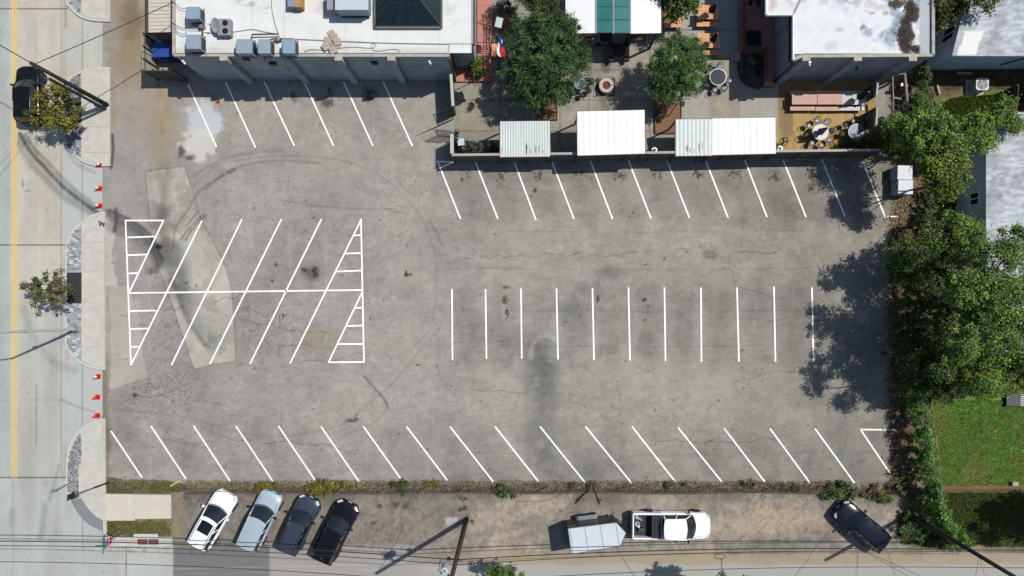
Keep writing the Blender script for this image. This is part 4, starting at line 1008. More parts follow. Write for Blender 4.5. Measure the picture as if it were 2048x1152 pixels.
MB().prism(pw, 0, HC - .1).obj('wall', m_sidew, houseC)
mC = sheet('roof_tmp', 1890, -165, 2305, 112, 4.0, paint_roofC, m_roofw, h=HC + .02, kind=None, parent=houseC)
# trim the sheet to the slanted left side
bm_v = np.empty(len(mC.data.vertices) * 3, np.float32); mC.data.vertices.foreach_get('co', bm_v); bm_v = bm_v.reshape(-1, 3)
k = (H - HC) / H
pxv = NX + ((bm_v[:, 0] + ORG[mC.name].x) / S + 1024 - NX) / k; pyv = NY + (576 - (bm_v[:, 1] + ORG[mC.name].y) / S - NY) / k
left = np.interp(pyv, [-160, 0, 108], [1950, 1932, 1905])
newpx = left + (pxv - 1890) * (2305 - left) / (2305 - 1890)
bm_v[:, 0] = (NX + (newpx - NX) * k - 1024) * S - ORG[mC.name].x
mC.data.vertices.foreach_set('co', bm_v.ravel()); mC.data.update(); mC.name = 'roof'
ORG['roof_c'] = Vector((0, 0, 0))
MB().prism(pc, HC - .1, HC + .01).obj('eaves', pmat('bright_trim', (225, 228, 228)), houseC)
a, b = Vector((*pw[0], 0)), Vector((*pw[4], 0)); u = (b - a)
def wallwin(parent, a, b, t0, t1, z0, z1, nx=2):
    d = (b - a); n = Vector((-d.y, d.x, 0)).normalized() * 1
    P = lambda t, z, o: a + d * t + Vector((0, 0, z)) + n * o
    fr = MB()
    for q in ((P(t0, z0, .03), P(t1, z0, .03)), (P(t0, z1, .03), P(t1, z1, .03)), (P(t0, z0, .03), P(t0, z1, .03)), (P(t1, z0, .03), P(t1, z1, .03)), (P((t0 + t1) / 2, z0, .03), P((t0 + t1) / 2, z1, .03))): fr.bar(q[0], q[1], .07, .07)
    w = fr.obj('window', m_whitep, parent)
    for k in range(nx):
        ta = t0 + (t1 - t0) * k / nx; tb = t0 + (t1 - t0) * (k + 1) / nx
        MB().add([P(ta, z0, .025), P(tb, z0, .025), P(tb, z1, .025), P(ta, z1, .025)], [(0, 1, 2, 3)]).obj('pane', m_glassd, w)
wallwin(houseC, a, b, .36, .64, 1.5, 2.8)
x, y = U(2024, 122, 2.2)
MB().tube([(x - .3, y - .02, 1.5), (x, y - .03, 2.1), (x + 1.2, y + .1, 3.3)], .06, 6).obj('downpipe', m_dark, houseC)
HD = 3.3
houseD = thing('grey_house', 'grey-green house with a weathered pale roof half hidden by the trees at the right', 'house', (*U(2050, 400, HD), 0))
m_sided = pmat('grey_green_siding', (206, 218, 218), .75, var=.08, scale=1.5)
d0 = U(1973, 226, HD); d1 = U(2320, 705, HD)
MB().box(d0[0] + .03, d1[1] + .1, 0, d1[0], d0[1] - .1, HD - .1).obj('wall', m_sided, houseD)
sheet('roof', 1972, 224, 2320, 707, 4.0, paint_roofH, m_roofw, h=HD + .05, kind=None, parent=houseD)
MB().box(d0[0] - .08, d1[1], HD - .12, d0[0] + .1, d0[1], HD + .02).obj('gutter', pmat('gutter_white', (200, 208, 212), .5), houseD)
wallwin(houseD, Vector((d0[0] + .03, d1[1], 0)), Vector((d0[0] + .03, d0[1], 0)), 0, 1, 0, 0, 0) if False else None
ya = 576 * 0 + G(0, 418)[1]; yb = G(0, 395)[1]
wallwin(houseD, Vector((d0[0] + .03, ya, 0)), Vector((d0[0] + .03, yb, 0)), 0, 1, 1.6, 2.5)
# ------------------------------------------------------------------ vehicles
m_glass = pmat('car_glass', (22, 30, 34), 0.05, var=0.5, scale=1.6, spec=0.7)
m_tyre = pmat('tyre_rubber', (34, 34, 36), 0.85, var=0.1)
m_rim = pmat('alloy_rim', (150, 152, 155), 0.35, 0.7, var=0.0)
m_trim = pmat('black_trim', (24, 25, 27), 0.55, var=0.0)
m_lamp = pmat('lamp_lens', (200, 206, 210), 0.12, var=0.0, spec=0.8)
m_red = pmat('tail_lens', (120, 24, 22), 0.2, var=0.0)
m_plate = pmat('number_plate', (205, 208, 208), 0.5, var=0.0)
m_seam = pmat('panel_seam', (18, 18, 20), 0.8, var=0.0)
def wheel(parent, x, y, r=.34, w=.23):
    sg = 1 if y > 0 else -1
    def ring(prof):
        vs_ = []; fs_ = []; N = 20
        for rr, yy in prof:
            for k in range(N):
                a = 2 * math.pi * k / N; vs_.append((x + rr * math.cos(a), y + sg * yy, r + rr * math.sin(a)))
        for i in range(len(prof) - 1):
            for k in range(N): fs_.append((i * N + k, i * N + (k + 1) % N, (i + 1) * N + (k + 1) % N, (i + 1) * N + k))
        fs_.append(tuple(range(N))); fs_.append(tuple((len(prof) - 1) * N + k for k in range(N)))
        return vs_, fs_
    wh = MB().add(*ring([(r * .8, -w / 2), (r * .97, -w / 2 + .02), (r, -w / 4), (r, w / 4), (r * .97, w / 2 - .02), (r * .66, w / 2)])).obj('wheel', m_tyre, parent, world=False)
    MB().add(*ring([(r * .64, w / 2 - .03), (r * .64, w / 2 + .004), (r * .5, w / 2 - .02), (.05, w / 2 + .006)])).obj('rim', m_rim, wh, world=False)

def car(name, label, cat, px, py, ang, L, Wd, Ht, paint, sunroof=False, rails=False, group=None, boxy=0.5, seam=None, lampc=None, pickup=False, dull=False):
    x, y = U(px, py, 1.1)
    t = thing(name, label, cat, (x, y, 0), math.radians(ang), group)
    hw = Wd / 2; F = L / 2
    zb = 0.98 if not pickup else 1.12
    cowl = F - L * (.27 if not pickup else .235); rf = cowl - L * .165
    rr_ = -F + L * (.06 + .05 * (1 - boxy)); rb = -F + L * .015
    if pickup: rf = cowl - L * .12; rr_ = -F + L * .385; rb = rr_ - .08; cab_end = rb - .02
    def hwid(u):               # plan half width
        a = abs(u) / F
        k = 1 - .30 * max(0, (a - .80) / .20) ** 2.2 - .05 * max(0, (a - .5) / .5) ** 2
        return hw * k
    def ztop(u):
        if u > cowl - .2:
            s_ = (u - cowl) / (F - cowl); s_ = max(0, s_)
            return zb - .02 - .17 * s_ ** 1.6 - .10 * max(0, (s_ - .86) / .14) ** 2
        if u < rb + .5 and not pickup: return zb - .05 * max(0, (rb + .5 - u) / .5)
        return zb
    ends = -F if not pickup else cab_end
    us = [ends + (F - ends) * (.5 - .5 * math.cos(math.pi * i / 30)) for i in range(31)]
    vs_ = []; fs_ = []; ring = 15
    for i, u in enumerate(us):
        w = hwid(u); z = ztop(u); tuck = .10 if i in (0, 30) and not (pickup and i == 0) else 0
        sec = [(w * .88, .24 + tuck), (w * .985, .36 + tuck * .6), (w, .60), (w * .985, z - .16), (w * .95, z - .05), (w * .80, z + .0), (w * .42, z + .028)]
        full = [(-a, b) for a, b in sec] + [(0, z + .035)] + sec[::-1]
        vs_ += [(u, b_[0], b_[1]) for b_ in full]
    for i in range(30):
        for k in range(ring - 1):
            fs_.append((i * ring + k, i * ring + k + 1, (i + 1) * ring + k + 1, (i + 1) * ring + k))
        fs_.append((i * ring + ring - 1, i * ring, (i + 1) * ring, (i + 1) * ring + ring - 1))
    fs_.append(tuple(range(ring))[::-1]); fs_.append(tuple(30 * ring + k for k in range(ring)))
    MB().add(vs_, fs_).obj('body', paint, t, smooth=True, world=False)
    # cabin surfaces
    wb = hw * .90; wt = hw * .70 if boxy < .8 else hw * .76; zr = Ht
    bul = .26; bt = .12
    zlow = zb + .0
    def fr_b(v): return Vector((cowl + bul * (1 - v * v) - .12, v * wb * .98, zlow + .03 * (1 - v * v)))
    def fr_t(v): return Vector((rf + bt * (1 - v * v), v * wt, zr - .05 - .035 * v * v))
    def re_b(v): return Vector((rb - .10 * (1 - v * v) + .10, v * wb * .95, zlow + .02))
    def re_t(v): return Vector((rr_ - .08 * (1 - v * v), v * wt * .97, zr - .06 - .035 * v * v))
    def roofp(a, v):
        f = fr_t(v); r_ = re_t(v); p = f.lerp(r_, a); p.z += .055 * math.sin(math.pi * a) + .0; return p
    g = lambda fn, nu, nv: MB().grid(fn, nu, nv)
    MB().grid(lambda a, b: tuple(roofp(a, 1 - 2 * b)), 12, 10).obj('roof', paint, t, smooth=True, world=False)
    MB().grid(lambda a, b: tuple(fr_b(2 * b - 1).lerp(fr_t(2 * b - 1), a)), 4, 10).obj('windscreen', m_glass, t, smooth=True, world=False)
    MB().grid(lambda a, b: tuple(re_t(2 * b - 1).lerp(re_b(2 * b - 1), a)), 3, 10).obj('rear_window', m_glass, t, smooth=True, world=False)
    for sg in (-1, 1):
        def side(a, b):
            top = roofp(a, sg); bf = fr_b(sg); bb = re_b(sg); bot = bf.lerp(bb, a); bot.y = sg * (wb * .98 - .02 * a)
            return tuple(top.lerp(bot, b)) if sg > 0 else tuple(bot.lerp(top, b))
        MB().grid(side, 12, 3).obj('side_window', m_glass, t, smooth=True, world=False)
        pl = MB()
        pl.tube([fr_b(sg) + Vector((0.02, 0, .01)), fr_t(sg)], .04, 6); pl.tube([re_b(sg), re_t(sg)], .05, 6)
        for a in (.36, .68) if not pickup else (.5,):
            top = roofp(a, sg); bot = fr_b(sg).lerp(re_b(sg), a); pl.tube([bot + Vector((0, sg * .012, 0)), top + Vector((0, sg * .006, 0))], .035, 5)
        pl.tube([tuple(roofp(k / 8, sg)) for k in range(9)], .035, 6)
        pl.obj('pillar', paint, t, smooth=True, world=False)
        MB().rbox(cowl - .32, sg * (hw + .09), zb - .02, .12, .22, .17).obj('mirror', m_trim if not sunroof else paint, t, world=False)
        sm = MB(); sm.bar((F * .98 * .8, sg * hw * .74, ztop(F * .78) + .012), (cowl + .1, sg * hw * .80, zb + .018), .018, .01); sm.obj('bonnet_seam', m_seam, t, world=False)
        hl = MB()
        def hlp(a, b):
            u = F * (.985 - .10 * b) - .02 * a; yy = sg * hwid(u) * (.98 - .34 * a * (1 - .5 * b)); z = ztop(u) - .02 + .035 * a - .02 * (1 - b); return (u + .012, yy + sg * .012 * (1 - a), z + .012)
        hl.grid(hlp, 4, 3).obj('headlight', m_lamp, t, smooth=True, world=False)
        if not pickup: MB().rbox(-F + .07, sg * hw * .74, zb - .30, .1, .26, .26).obj('tail_light', m_red, t, world=False)
        for a in ((F - L * .175), (-F + L * .19 if not pickup else -F + L * .215)):
            wheel(t, a, sg * (hw - .09), .35 if not pickup else .40)
            if not pickup or a > 0:
                ar = MB()
                ar.tube([(a + .40 * math.cos(q), sg * (hw * .985), .36 + .40 * math.sin(q)) for q in [math.pi * j / 8 for j in range(9)]], .035, 5).obj('wheel_arch', m_trim, t, world=False)
        if rails: MB().tube([tuple(roofp(.10 + .8 * k / 6, sg * .9) + Vector((0, 0, .05))) for k in range(7)], .022, 5).obj('roof_rail', m_trim, t, world=False)
    MB().rbox(F - .05, 0, .42, .1, hw * 1.1, .2).obj('grille', m_trim, t, world=False)
    MB().rbox(F + .005, 0, .45, .03, .32, .14).obj('number_plate', m_plate, t, world=False)
    MB().tube([tuple(fr_b(v / 5 - 1) + Vector((.06, 0, .012))) for v in range(0, 11)], .03, 5).obj('wiper_cowl', m_trim, t, world=False)
    if sunroof:
        MB().grid(lambda a, b: tuple(roofp(.12 + .38 * a, (1 - 2 * b) * .72) + Vector((0, 0, .012))), 5, 5).obj('sunroof', m_glass, t, smooth=True, world=False)
    if not pickup:
        MB().tube([tuple(roofp(.86, 0)), tuple(roofp(.92, 0) + Vector((0, 0, .09)))], .025, 5).obj('aerial', m_trim, t, world=False)
    return t, dict(F=F, hw=hw, zb=zb, L=L)

p_white = pmat('white_car_paint', (0.60, 0.62, 0.64), 0.3, var=0.05, scale=1.5, coat=0.4, raw=True)
p_silver = pmat('pale_silver_paint', (0.36, 0.43, 0.48), 0.28, 0.35, var=0.06, scale=1.5, coat=0.5, raw=True)
p_grey = pmat('slate_grey_paint', (0.035, 0.043, 0.062), 0.25, 0.3, var=0.0, coat=0.2, raw=True)
p_black = pmat('black_car_paint', (0.004, 0.0045, 0.006), 0.16, 0.0, var=0.0, coat=0.0, spec=0.35, raw=True)
p_navy = pmat('navy_car_paint', (0.004, 0.006, 0.013), 0.18, 0.0, var=0.0, coat=0.0, spec=0.4, raw=True)
GR = 'cars nosed in along the lane'
car('parked_car', 'white suv with black glass sunroof, leftmost of the row of four', 'car', 421, 1043, 60.3, 4.5, 1.86, 1.66, p_white, sunroof=True, rails=True, group=GR, boxy=.5)
car('parked_car', 'pale silver-blue boxy suv between the white and the slate grey cars', 'car', 517, 1043, 65, 4.45, 1.80, 1.74, p_silver, group=GR, boxy=.9)
car('parked_car', 'slate grey suv between the silver and the black cars', 'car', 594, 1053, 65.5, 4.4, 1.80, 1.66, p_grey, rails=True, group=GR, boxy=.6)
car('parked_car', 'black suv at the right end of the row of four', 'car', 668, 1067, 64, 4.75, 1.88, 1.68, p_black, rails=True, group=GR, boxy=.6)
car('parked_car', 'dark navy hatchback nosed towards the vine-covered fence', 'car', 1729, 1056, 140.2, 4.35, 1.80, 1.5, p_navy, group=GR, boxy=.3)
car('driving_car', 'black suv driving on the road under the small street tree', 'car', 51, 187, 91.0, 4.3, 1.8, 1.6, p_black, boxy=.5)
# the pickup
tk, k = car('pickup_truck', 'white pickup truck with tools in its open bed', 'pickup truck', 1344, 1053, -0.5, 5.75, 1.98, 1.88, p_white, boxy=.9, pickup=True)
F, hw = k['F'], k['hw']; be = -F + .05; bs = -F + k['L'] * .385 - .12
MB().box(be, -hw * .97, .5, bs, -hw * .97 + .12, 1.14).obj('bed_side', p_white, tk, world=False)
MB().box(be, hw * .97 - .12, .5, bs, hw * .97, 1.14).obj('bed_side', p_white, tk, world=False)
MB().box(be - .06, -hw * .93, .5, be + .03, hw * .93, 1.12).obj('tailgate', p_white, tk, world=False)
MB().box(be + .03, -hw * .85, .55, bs, hw * .85, .62).obj('bed_floor', pmat('bed_liner', (40, 40, 44), .8, var=.3, scale=6), tk, world=False)
MB().box(be - .12, -hw * .9, .40, be - .06, hw * .9, .55).obj('rear_bumper', m_rim, tk, world=False)
mb = MB()
for q in range(3): mb.box(bs - .72 + q * .22, -hw * .86, 1.10 + .05 * q, bs - .52 + q * .22, hw * .86, 1.20 + .05 * q)
mb.obj('tonneau_cover', pmat('tonneau_fabric', (48, 48, 60), .85, var=.15), tk, world=False)
for sg in (-1, 1): MB().rbox(be + .0, sg * hw * .86, .75, .1, .14, .3).obj('tail_light', m_red, tk, world=False)
tkx = Matrix.Rotation(math.radians(-.5), 4, 'Z')
def bed_item(name, label, cat, dx, dy, bld, mat):
    p = tkx @ Vector((dx, dy, 0)); o = bld.obj(name, mat, None); o.location = tk.location + p; o.location.z = .622; tag(o, label, cat); return o
bed_item('bucket', 'white bucket standing in the bed of the white pickup', 'bucket', be + .32, .1, MB().lathe([(.13, 0), (.16, .36), (.145, .36), (.12, .03)], n=14), m_whitep)
bed_item('rag', 'crumpled pale rag in the back corner of the pickup bed', 'rag', be + .3, .52, MB().lathe([(.16, 0), (.12, .08), (.05, .14)], n=7), pmat('pale_rag', (190, 186, 200), .9, var=.2))
bed_item('tool_box', 'small dark toolbox on the pickup bed floor', 'toolbox', be + .62, -.35, MB().box(-.2, -.14, 0, .2, .14, .26).tube([(-.1, 0, .27), (0, 0, .33), (.1, 0, .27)], .015, 5), pmat('tool_box_green', (52, 66, 62), .6, var=.1))
bed_item('jug', 'small white jug lying near the bucket in the pickup bed', 'jug', be + .42, -.12, MB().lathe([(.09, 0), (.1, .2), (.04, .27), (.035, .31)], n=10), m_whitep)
bed_item('cloth_scraps', 'pale cloth scraps on the pickup bed floor by the tailgate', 'cloth', be + .5, .42, MB().rbox(0, 0, 0, .22, .1, .05, .5).rbox(.15, -.08, 0, .1, .1, .08, 1.1), pmat('pale_rag', (190, 186, 200)))
# trailer
c0 = Vector(U3(1136, 1057, 2.3)); c1 = Vector(U3(1233, 1045, 2.3)); c2 = Vector(U3(1252, 1066, 2.3)); c3 = Vector(U3(1241, 1092, 2.3)); c4 = Vector(U3(1143, 1108, 2.3))
tr = thing('cargo_trailer', 'black box trailer with white roof and pointed nose behind the white pickup', 'trailer', ((c0.x + c2.x) / 2, (c0.y + c4.y) / 2, 0))
poly = [(p.x, p.y) for p in (c0, c1, c2, c3, c4)]
MB().prism(poly, .5, 2.26).obj('body', pmat('trailer_black', (36, 37, 40), .35, var=.05), tr)
def inset(poly, f):
    cx_ = sum(p[0] for p in poly) / len(poly); cy_ = sum(p[1] for p in poly) / len(poly)
    return [(cx_ + (p[0] - cx_) * f, cy_ + (p[1] - cy_) * f) for p in poly]
rfm = pmat('trailer_white', (206, 216, 222), .5, var=.05, scale=1.2)
MB().prism(inset(poly, 1.004), 2.262, 2.31).obj('roof', rfm, tr)
mb = MB()
for a, b in zip(poly, poly[1:] + poly[:1]): mb.bar((*a, 2.29), (*b, 2.29), .05, .07)
mb.obj('roof_edge', m_rim, tr)
mb = MB()
for f in (.04, .34, .66, .98):
    a = c0.lerp(c1, f); b = c4.lerp(c3, f); mb.bar((a.x, a.y, 2.312), (b.x, b.y, 2.312), .035, .012)
mb.obj('roof_seam', pmat('seam_grey', (120, 124, 128), .6), tr)
u = (c1 - c0); u.z = 0; u.normalize(); nrm = Vector((-u.y, u.x, 0)); mid = c0.lerp(c1, .44)
for sgn, cc in ((1, mid), (-1, c4.lerp(c3, .44))):
    for d in (-.42, .42):
        p = cc + u * d + nrm * sgn * .14
        N = 16; vs_ = []; fs_ = []
        for rr, yy in ((.2, -.11), (.33, -.11), (.34, 0), (.33, .11), (.2, .11)):
            for q in range(N):
                a = 2 * math.pi * q / N; v = p + u * (rr * math.cos(a)) + nrm * (yy * sgn); vs_.append((v.x, v.y, .34 + rr * math.sin(a)))
        for i in range(4):
            for q in range(N): fs_.append((i * N + q, i * N + (q + 1) % N, (i + 1) * N + (q + 1) % N, (i + 1) * N + q))
        fs_.append(tuple(range(N))); fs_.append(tuple(4 * N + q for q in range(N)))
        MB().add(vs_, fs_).obj('wheel', m_tyre, tr)
    arc = []
    for q in range(13):
        a = math.pi * q / 12; ux = .85 * math.cos(a); zz = .42 + .38 * min(1, math.sin(a) * 1.7)
        arc.append((ux, zz))
    vs_ = []
    for ux, zz in arc:
        for off in (.0, .30):
            v = cc + u * ux + nrm * sgn * off; vs_.append((v.x, v.y, zz))
    MB().add(vs_, [(2 * i, 2 * i + 1, 2 * i + 3, 2 * i + 2) for i in range(12)]).obj('fender', pmat('fender_steel', (176, 184, 190), .3, .6, var=.05), tr)
hp = Vector(U3(1268, 1060, .5)); MB().bar((c1.x - .2, c1.y, .45), (hp.x, hp.y, .5), .08, .1).bar((c3.x - .2, c3.y, .45), (hp.x, hp.y, .5), .08, .1).bar((c2.x - .3, c2.y, .45), (hp.x, hp.y, .5), .08, .1).obj('drawbar', m_black, tr)
MB().tube([(c0.x, c0.y + .02, 1.9), (c0.x + .6, c0.y + .12, 1.9)], .02).obj('side_trim', m_rim, tr)

# ------------------------------------------------------------------ cones, signs, posts
m_cone = pmat('cone_orange', (250, 62, 36), .6, var=.06, scale=6)
m_band = pmat('cone_white', (0.7, 0.7, 0.7), .5, var=.03, raw=True)
def cone(label, px, py, band, hgt=.71, grp='traffic cones across the driveways'):
    x, y = G(px, py); t = thing('traffic_cone', label, 'cone', (x, y, .008), random.uniform(-.2, .2), grp)
    k_ = hgt / .71
    MB().box(-.19 * k_, -.19 * k_, 0, .19 * k_, .19 * k_, .045).obj('base', m_cone, t, world=False)
    MB().lathe([(.15 * k_, .045), (.03 * k_, hgt)], n=16).obj('cone_body', m_cone, t, smooth=True, world=False)
    if band:
        MB().lathe([(.100 * k_ + .003, .32 * k_), (.068 * k_ + .003, .5 * k_)], n=16).obj('reflective_band', m_band, t, smooth=True, world=False)
        MB().lathe([(.058 * k_ + .003, .55 * k_), (.04 * k_ + .003, .65 * k_)], n=16).obj('reflective_band', m_band, t, smooth=True, world=False)
    return t
cone('orange cone with white bands at the end of the kerb, topmost in the upper driveway', 202, 330, True)
cone('orange cone with white bands in the middle of the upper driveway', 200, 377, True)
cone('orange cone with white bands nearest the lower kerb of the upper driveway', 200, 412, True)
cone('orange cone with white bands, topmost in the lower driveway', 197, 753, True)
cone('plain orange cone in the middle of the lower driveway', 196, 794, False)
cone('plain orange cone beside the gravel bed end of the lower driveway', 196, 831, False)
cone('small red cone at the tip of the thin timber pole by the white spill', 437, 204, False, .4)

# stop sign with street-name blades
x, y = G(254, 1062)
st = thing('stop_sign', 'red octagonal stop sign on a leaning grey post with green street-name blades on top', 'sign', (x, y, 0))
MB().tube([(0, 0, 0), (0, 0, 3.3)], .035, 6).obj('post', m_steel, st, world=False)
octa = [(0.40 * math.cos(math.pi / 8 + q * math.pi / 4), 0.40 * math.sin(math.pi / 8 + q * math.pi / 4)) for q in range(8)]
def plate(name, sc, xo, th, mat, par):
    v = [(xo, p[0] * sc, 2.35 + p[1] * sc) for p in octa] + [(xo + th, p[0] * sc, 2.35 + p[1] * sc) for p in octa]
    f = [tuple(range(8))[::-1], tuple(range(8, 16))] + [(i, (i + 1) % 8, 8 + (i + 1) % 8, 8 + i) for i in range(8)]
    return MB().add(v, f).obj(name, mat, par, world=False)
pl = plate('sign_plate', 1.0, .04, .01, m_band, st)
plate('red_face', .93, .0505, .003, pmat('sign_red', (196, 22, 56), .45, var=0), pl)
fc = bpy.data.curves.new('lettering', 'FONT'); fc.body = 'STOP'; fc.size = .30; fc.align_x = 'CENTER'; fc.align_y = 'CENTER'; fc.extrude = .001
fo = bpy.data.objects.new('lettering_tmp', fc); COL.objects.link(fo)
bpy.context.view_layer.update()
me = bpy.data.meshes.new_from_object(fo.evaluated_get(bpy.context.evaluated_depsgraph_get())); COL.objects.unlink(fo); bpy.data.objects.remove(fo)
me.materials.clear(); me.materials.append(m_band)
lo = bpy.data.objects.new('lettering', me); link(lo, pl); lo.location = (.056, 0, 2.35); lo.rotation_euler = (math.radians(90), 0, math.radians(90)); lo.scale = (1, 1.25, 1)
m_green = pmat('sign_green', (30, 140, 106), .45, var=0)
MB().box(-.012, -.62, 2.85, .012, .5, 3.07).obj('name_blade', m_green, st, world=False)
MB().box(-.42, -.012, 3.09, .42, .012, 3.3).obj('name_blade', m_green, st, world=False)
mb = MB().box(.0125, -.58, 2.87, .0155, .46, 2.885).box(.0125, -.58, 3.035, .0155, .46, 3.05); mb.obj('blade_border', m_band, st, world=False)
def post(name, label, cat, base, top, h, r, mat, extra=None, n=6):
    b = G(*base); tp = U(top[0], top[1], h)
    t = thing(name, label, cat, (*b, 0)); MB().tube([(b[0], b[1], 0), (tp[0], tp[1], h)], r, n).obj('post', mat, t); return t, Vector((*b, 0)), Vector((*tp, h))
t, b, tp = post('crossing_post', 'dark and grey metal post with a short crossbar leaning over the corner ramp', 'post', (217, 965), (142, 992), 4.3, .05, m_steel)
q = b.lerp(tp, .42); MB().tube([b, q], .065, 8).obj('post_sleeve', m_dark, t)
MB().bar(tp + Vector((-.25, -.3, 0)), tp + Vector((.2, .3, 0)), .1, .1).box(tp.x - .2, tp.y - .22, tp.z - .3, tp.x + .1, tp.y + .1, tp.z + .1).obj('crossbar', m_dark, t)
t, b, tp = post('parking_sign', 'thin post with a small grey sign plate at the gravel bed by the corner', 'sign', (150, 961), (103, 983), 2.9, .03, m_steel)
MB().bar(tp + Vector((-.17, -.14, -.25)), tp + Vector((.2, .12, -.25)), .02, .46).obj('sign_plate', m_steel, t)
t, b, tp = post('bollard', 'fluorescent yellow-green guy marker in the grass strip by the first bay line', 'marker', (358, 962), (341, 972), 1.0, .055, pmat('fluoro_green', (205, 240, 70), .5, var=0))
t, b, tp = post('pipe_post', 'small rusty pipe fitting standing at the kerb end near the lowest cone', 'post', (209, 446), (206, 449), .5, .06, pmat('rusty_iron', (110, 88, 80), .8, var=.3))
MB().tube([(b.x - .3, b.y + .05, .2), (b.x - .15, b.y + .1, .45), (b.x, b.y, .45)], .035, 6).tube([(b.x, b.y, .3), (b.x - .25, b.y - .2, .22)], .05, 6).obj('pipe_elbow', pmat('rusty_iron', (110, 88, 80)), t)
# street light on the brick strip
x, y = G(157, 658)
sl = thing('street_light', 'tall pale grey street light reaching out over the road', 'street light', (x, y, .12))
m_pole = pmat('pale_pole', (206, 212, 212), .4, .2, var=.03)
MB().lathe([(.28, 0), (.28, .08), (.2, .2), (.17, .5), (.15, .55)], n=14).obj('base', pmat('cast_base', (150, 150, 146), .6), sl, world=False)
MB().tube([(0, 0, .1), (-.05, 0, 8.6)], .12, 10, .07).obj('pole', m_pole, sl, world=False)
MB().tube([(-.05, 0, 8.4), (-.6, 0, 8.9), (-3.6, -.1, 9.2)], .05, 8).obj('arm', m_pole, sl, world=False)
MB().box(-4.3, -.28, 9.14, -3.5, .08, 9.28).obj('lamp_head', m_pole, sl, world=False)
MB().box(-.28, -.1, 5.2, .0, .1, 5.5).obj('control_box', m_dark, sl, world=False)

# ------------------------------------------------------------------ utility poles and wires
m_wood = pmat('creosote_pole', (72, 54, 48), .9, var=.3, scale=5)
m_wood2 = pmat('dark_pole', (50, 44, 42), .9, var=.3, scale=5)
def upole(label, base, top, h, r0, r1, mat):
    b = Vector((*G(*base), 0)); tp = Vector(U3(top[0], top[1], h)); t = thing('utility_pole', label, 'utility pole', tuple(b))
    MB().tube([b, b.lerp(tp, .5), tp], r0, 10, r1).obj('pole', mat, t, smooth=True); return t, b, tp
t1, b1, tp1 = upole('dark wooden pole leaning over the black car on the road', (216, 211), (62, 126), 8.2, .17, .12, m_wood2)
bb = Vector((*G(213, 219), 0)); bt_ = b1.lerp(tp1, .74)
o = MB().tube([bb, Vector(U3(99, 158, 6.6))], .11, 8).obj('brace_pole', m_wood2, t1)
MB().tube([b1.lerp(tp1, .1) + Vector((.1, 0, 0)), b1.lerp(tp1, .1) + Vector((-.25, -.3, .1))], .03).box(b1.x - .5, b1.y - .3, .3, b1.x - .2, b1.y - .1, .9).obj('meter_box', m_steel, t1)
t2, b2, tp2 = upole('dark brown wooden pole with transformer at the bottom edge beside the lane', (933, 1038), (893, 1196), 11.2, .19, .13, m_wood)
tfp = Vector(U3(889, 1141, 9.0))
mb = MB().lathe([(.24, 0), (.27, .06), (.27, .75), (.24, .82), (.1, .86), (.02, .88)], tfp.x, tfp.y, 18)
mb.v = [(v[0], v[1], v[2] + 8.4) for v in mb.v]; mb.obj('transformer', pmat('transformer_grey', (176, 190, 198), .5, var=.05), t2)
mb = MB().lathe([(.08, 9.28), (.1, 9.4), (.05, 9.5), (.02, 9.6)], tfp.x - .08, tfp.y - .05, 10).lathe([(.07, 9.28), (.09, 9.38), (.05, 9.46), (.02, 9.5)], tfp.x + .12, tfp.y + .08, 10); mb.obj('insulator', m_lamp, t2)
q = b2.lerp(tp2, 9.0 / 11.2); MB().bar((tfp.x, tfp.y, 8.9), q, .08, .1).tube([(tfp.x - .3, tfp.y + .5, 8.6), (tfp.x - .35, tfp.y + .1, 9.2), (tfp.x - .1, tfp.y, 9.5)], .02).obj('bracket', m_dark, t2)
q = b2.lerp(tp2, 6.6 / 11.2); MB().bar(q + Vector((-.5, 0.05, -.25)), q + Vector((.35, .05, 0)), .07, .09).box(q.x - .6, q.y - .05, q.z - .4, q.x - .4, q.y + .12, q.z - .15).obj('bracket', m_dark, t2)
t3, b3, tp3 = upole('tall dark pole rising from the vines in the lower right corner', (1819, 1028), (2043, 1162), 11.2, .17, .12, m_wood2)
def wire(label, pts, r=.022, group=None, mat=None):
    P = [Vector(p) for p in pts]; out = []
    for a, b in zip(P[:-1], P[1:]):
        L = (b - a).length; sag = .0009 * L * L
        for k in range(16):
            f = k / 16; p = a.lerp(b, f); p.z -= 4 * sag * f * (1 - f); out.append(p)
    out.append(P[-1]); o = MB().tube(out, r, 4).obj('overhead_wire', mat or m_cable, None); tag(o, label, 'wire', group); return o
P2 = lambda h: b2.lerp(tp2, h / 11.2); P3 = lambda h: b3.lerp(tp3, h / 11.2)
left = lambda py, h: Vector(U3(-420, py, h))
wire('thick lower cable along the lane, nearest the parked cars', [left(1087, 6.9), P2(6.75) + Vector((0, .13, 0)), P3(6.7), P3(6.7) + Vector((9, -.1, 0))], .035)
wire('second lower cable just beyond the thick one over the lane', [left(1096, 7.2), P2(6.9) + Vector((0, -.13, 0)), P3(7.0), P3(7.0) + Vector((9, -.1, 0))], .024)
wire('thin uppermost wire along the bottom edge past the transformer', [left(1126, 9.7), P2(9.5), P3(9.4), P3(9.4) + Vector((9, -.1, 0))], .02)
wire('service wire crossing from the road pole to the corner of the white roof', [Vector(U3(-60, 56, 7.9)), b1.lerp(tp1, .97), Vector(U3(347, 4, 5.4))], .03)
for i, (ex, ey) in enumerate(((1939, 1200), (1947, 1200))):
    o = MB().tube([P3(7.6), (*G(ex + 40 * i, ey + 20), 0)], .02, 4).obj('guy_wire', pmat('pale_wire', (190, 200, 196), .5, .3), None)
    tag(o, ('guy wire from the corner pole, the left of the pair', 'guy wire from the corner pole, the right of the pair')[i], 'wire')
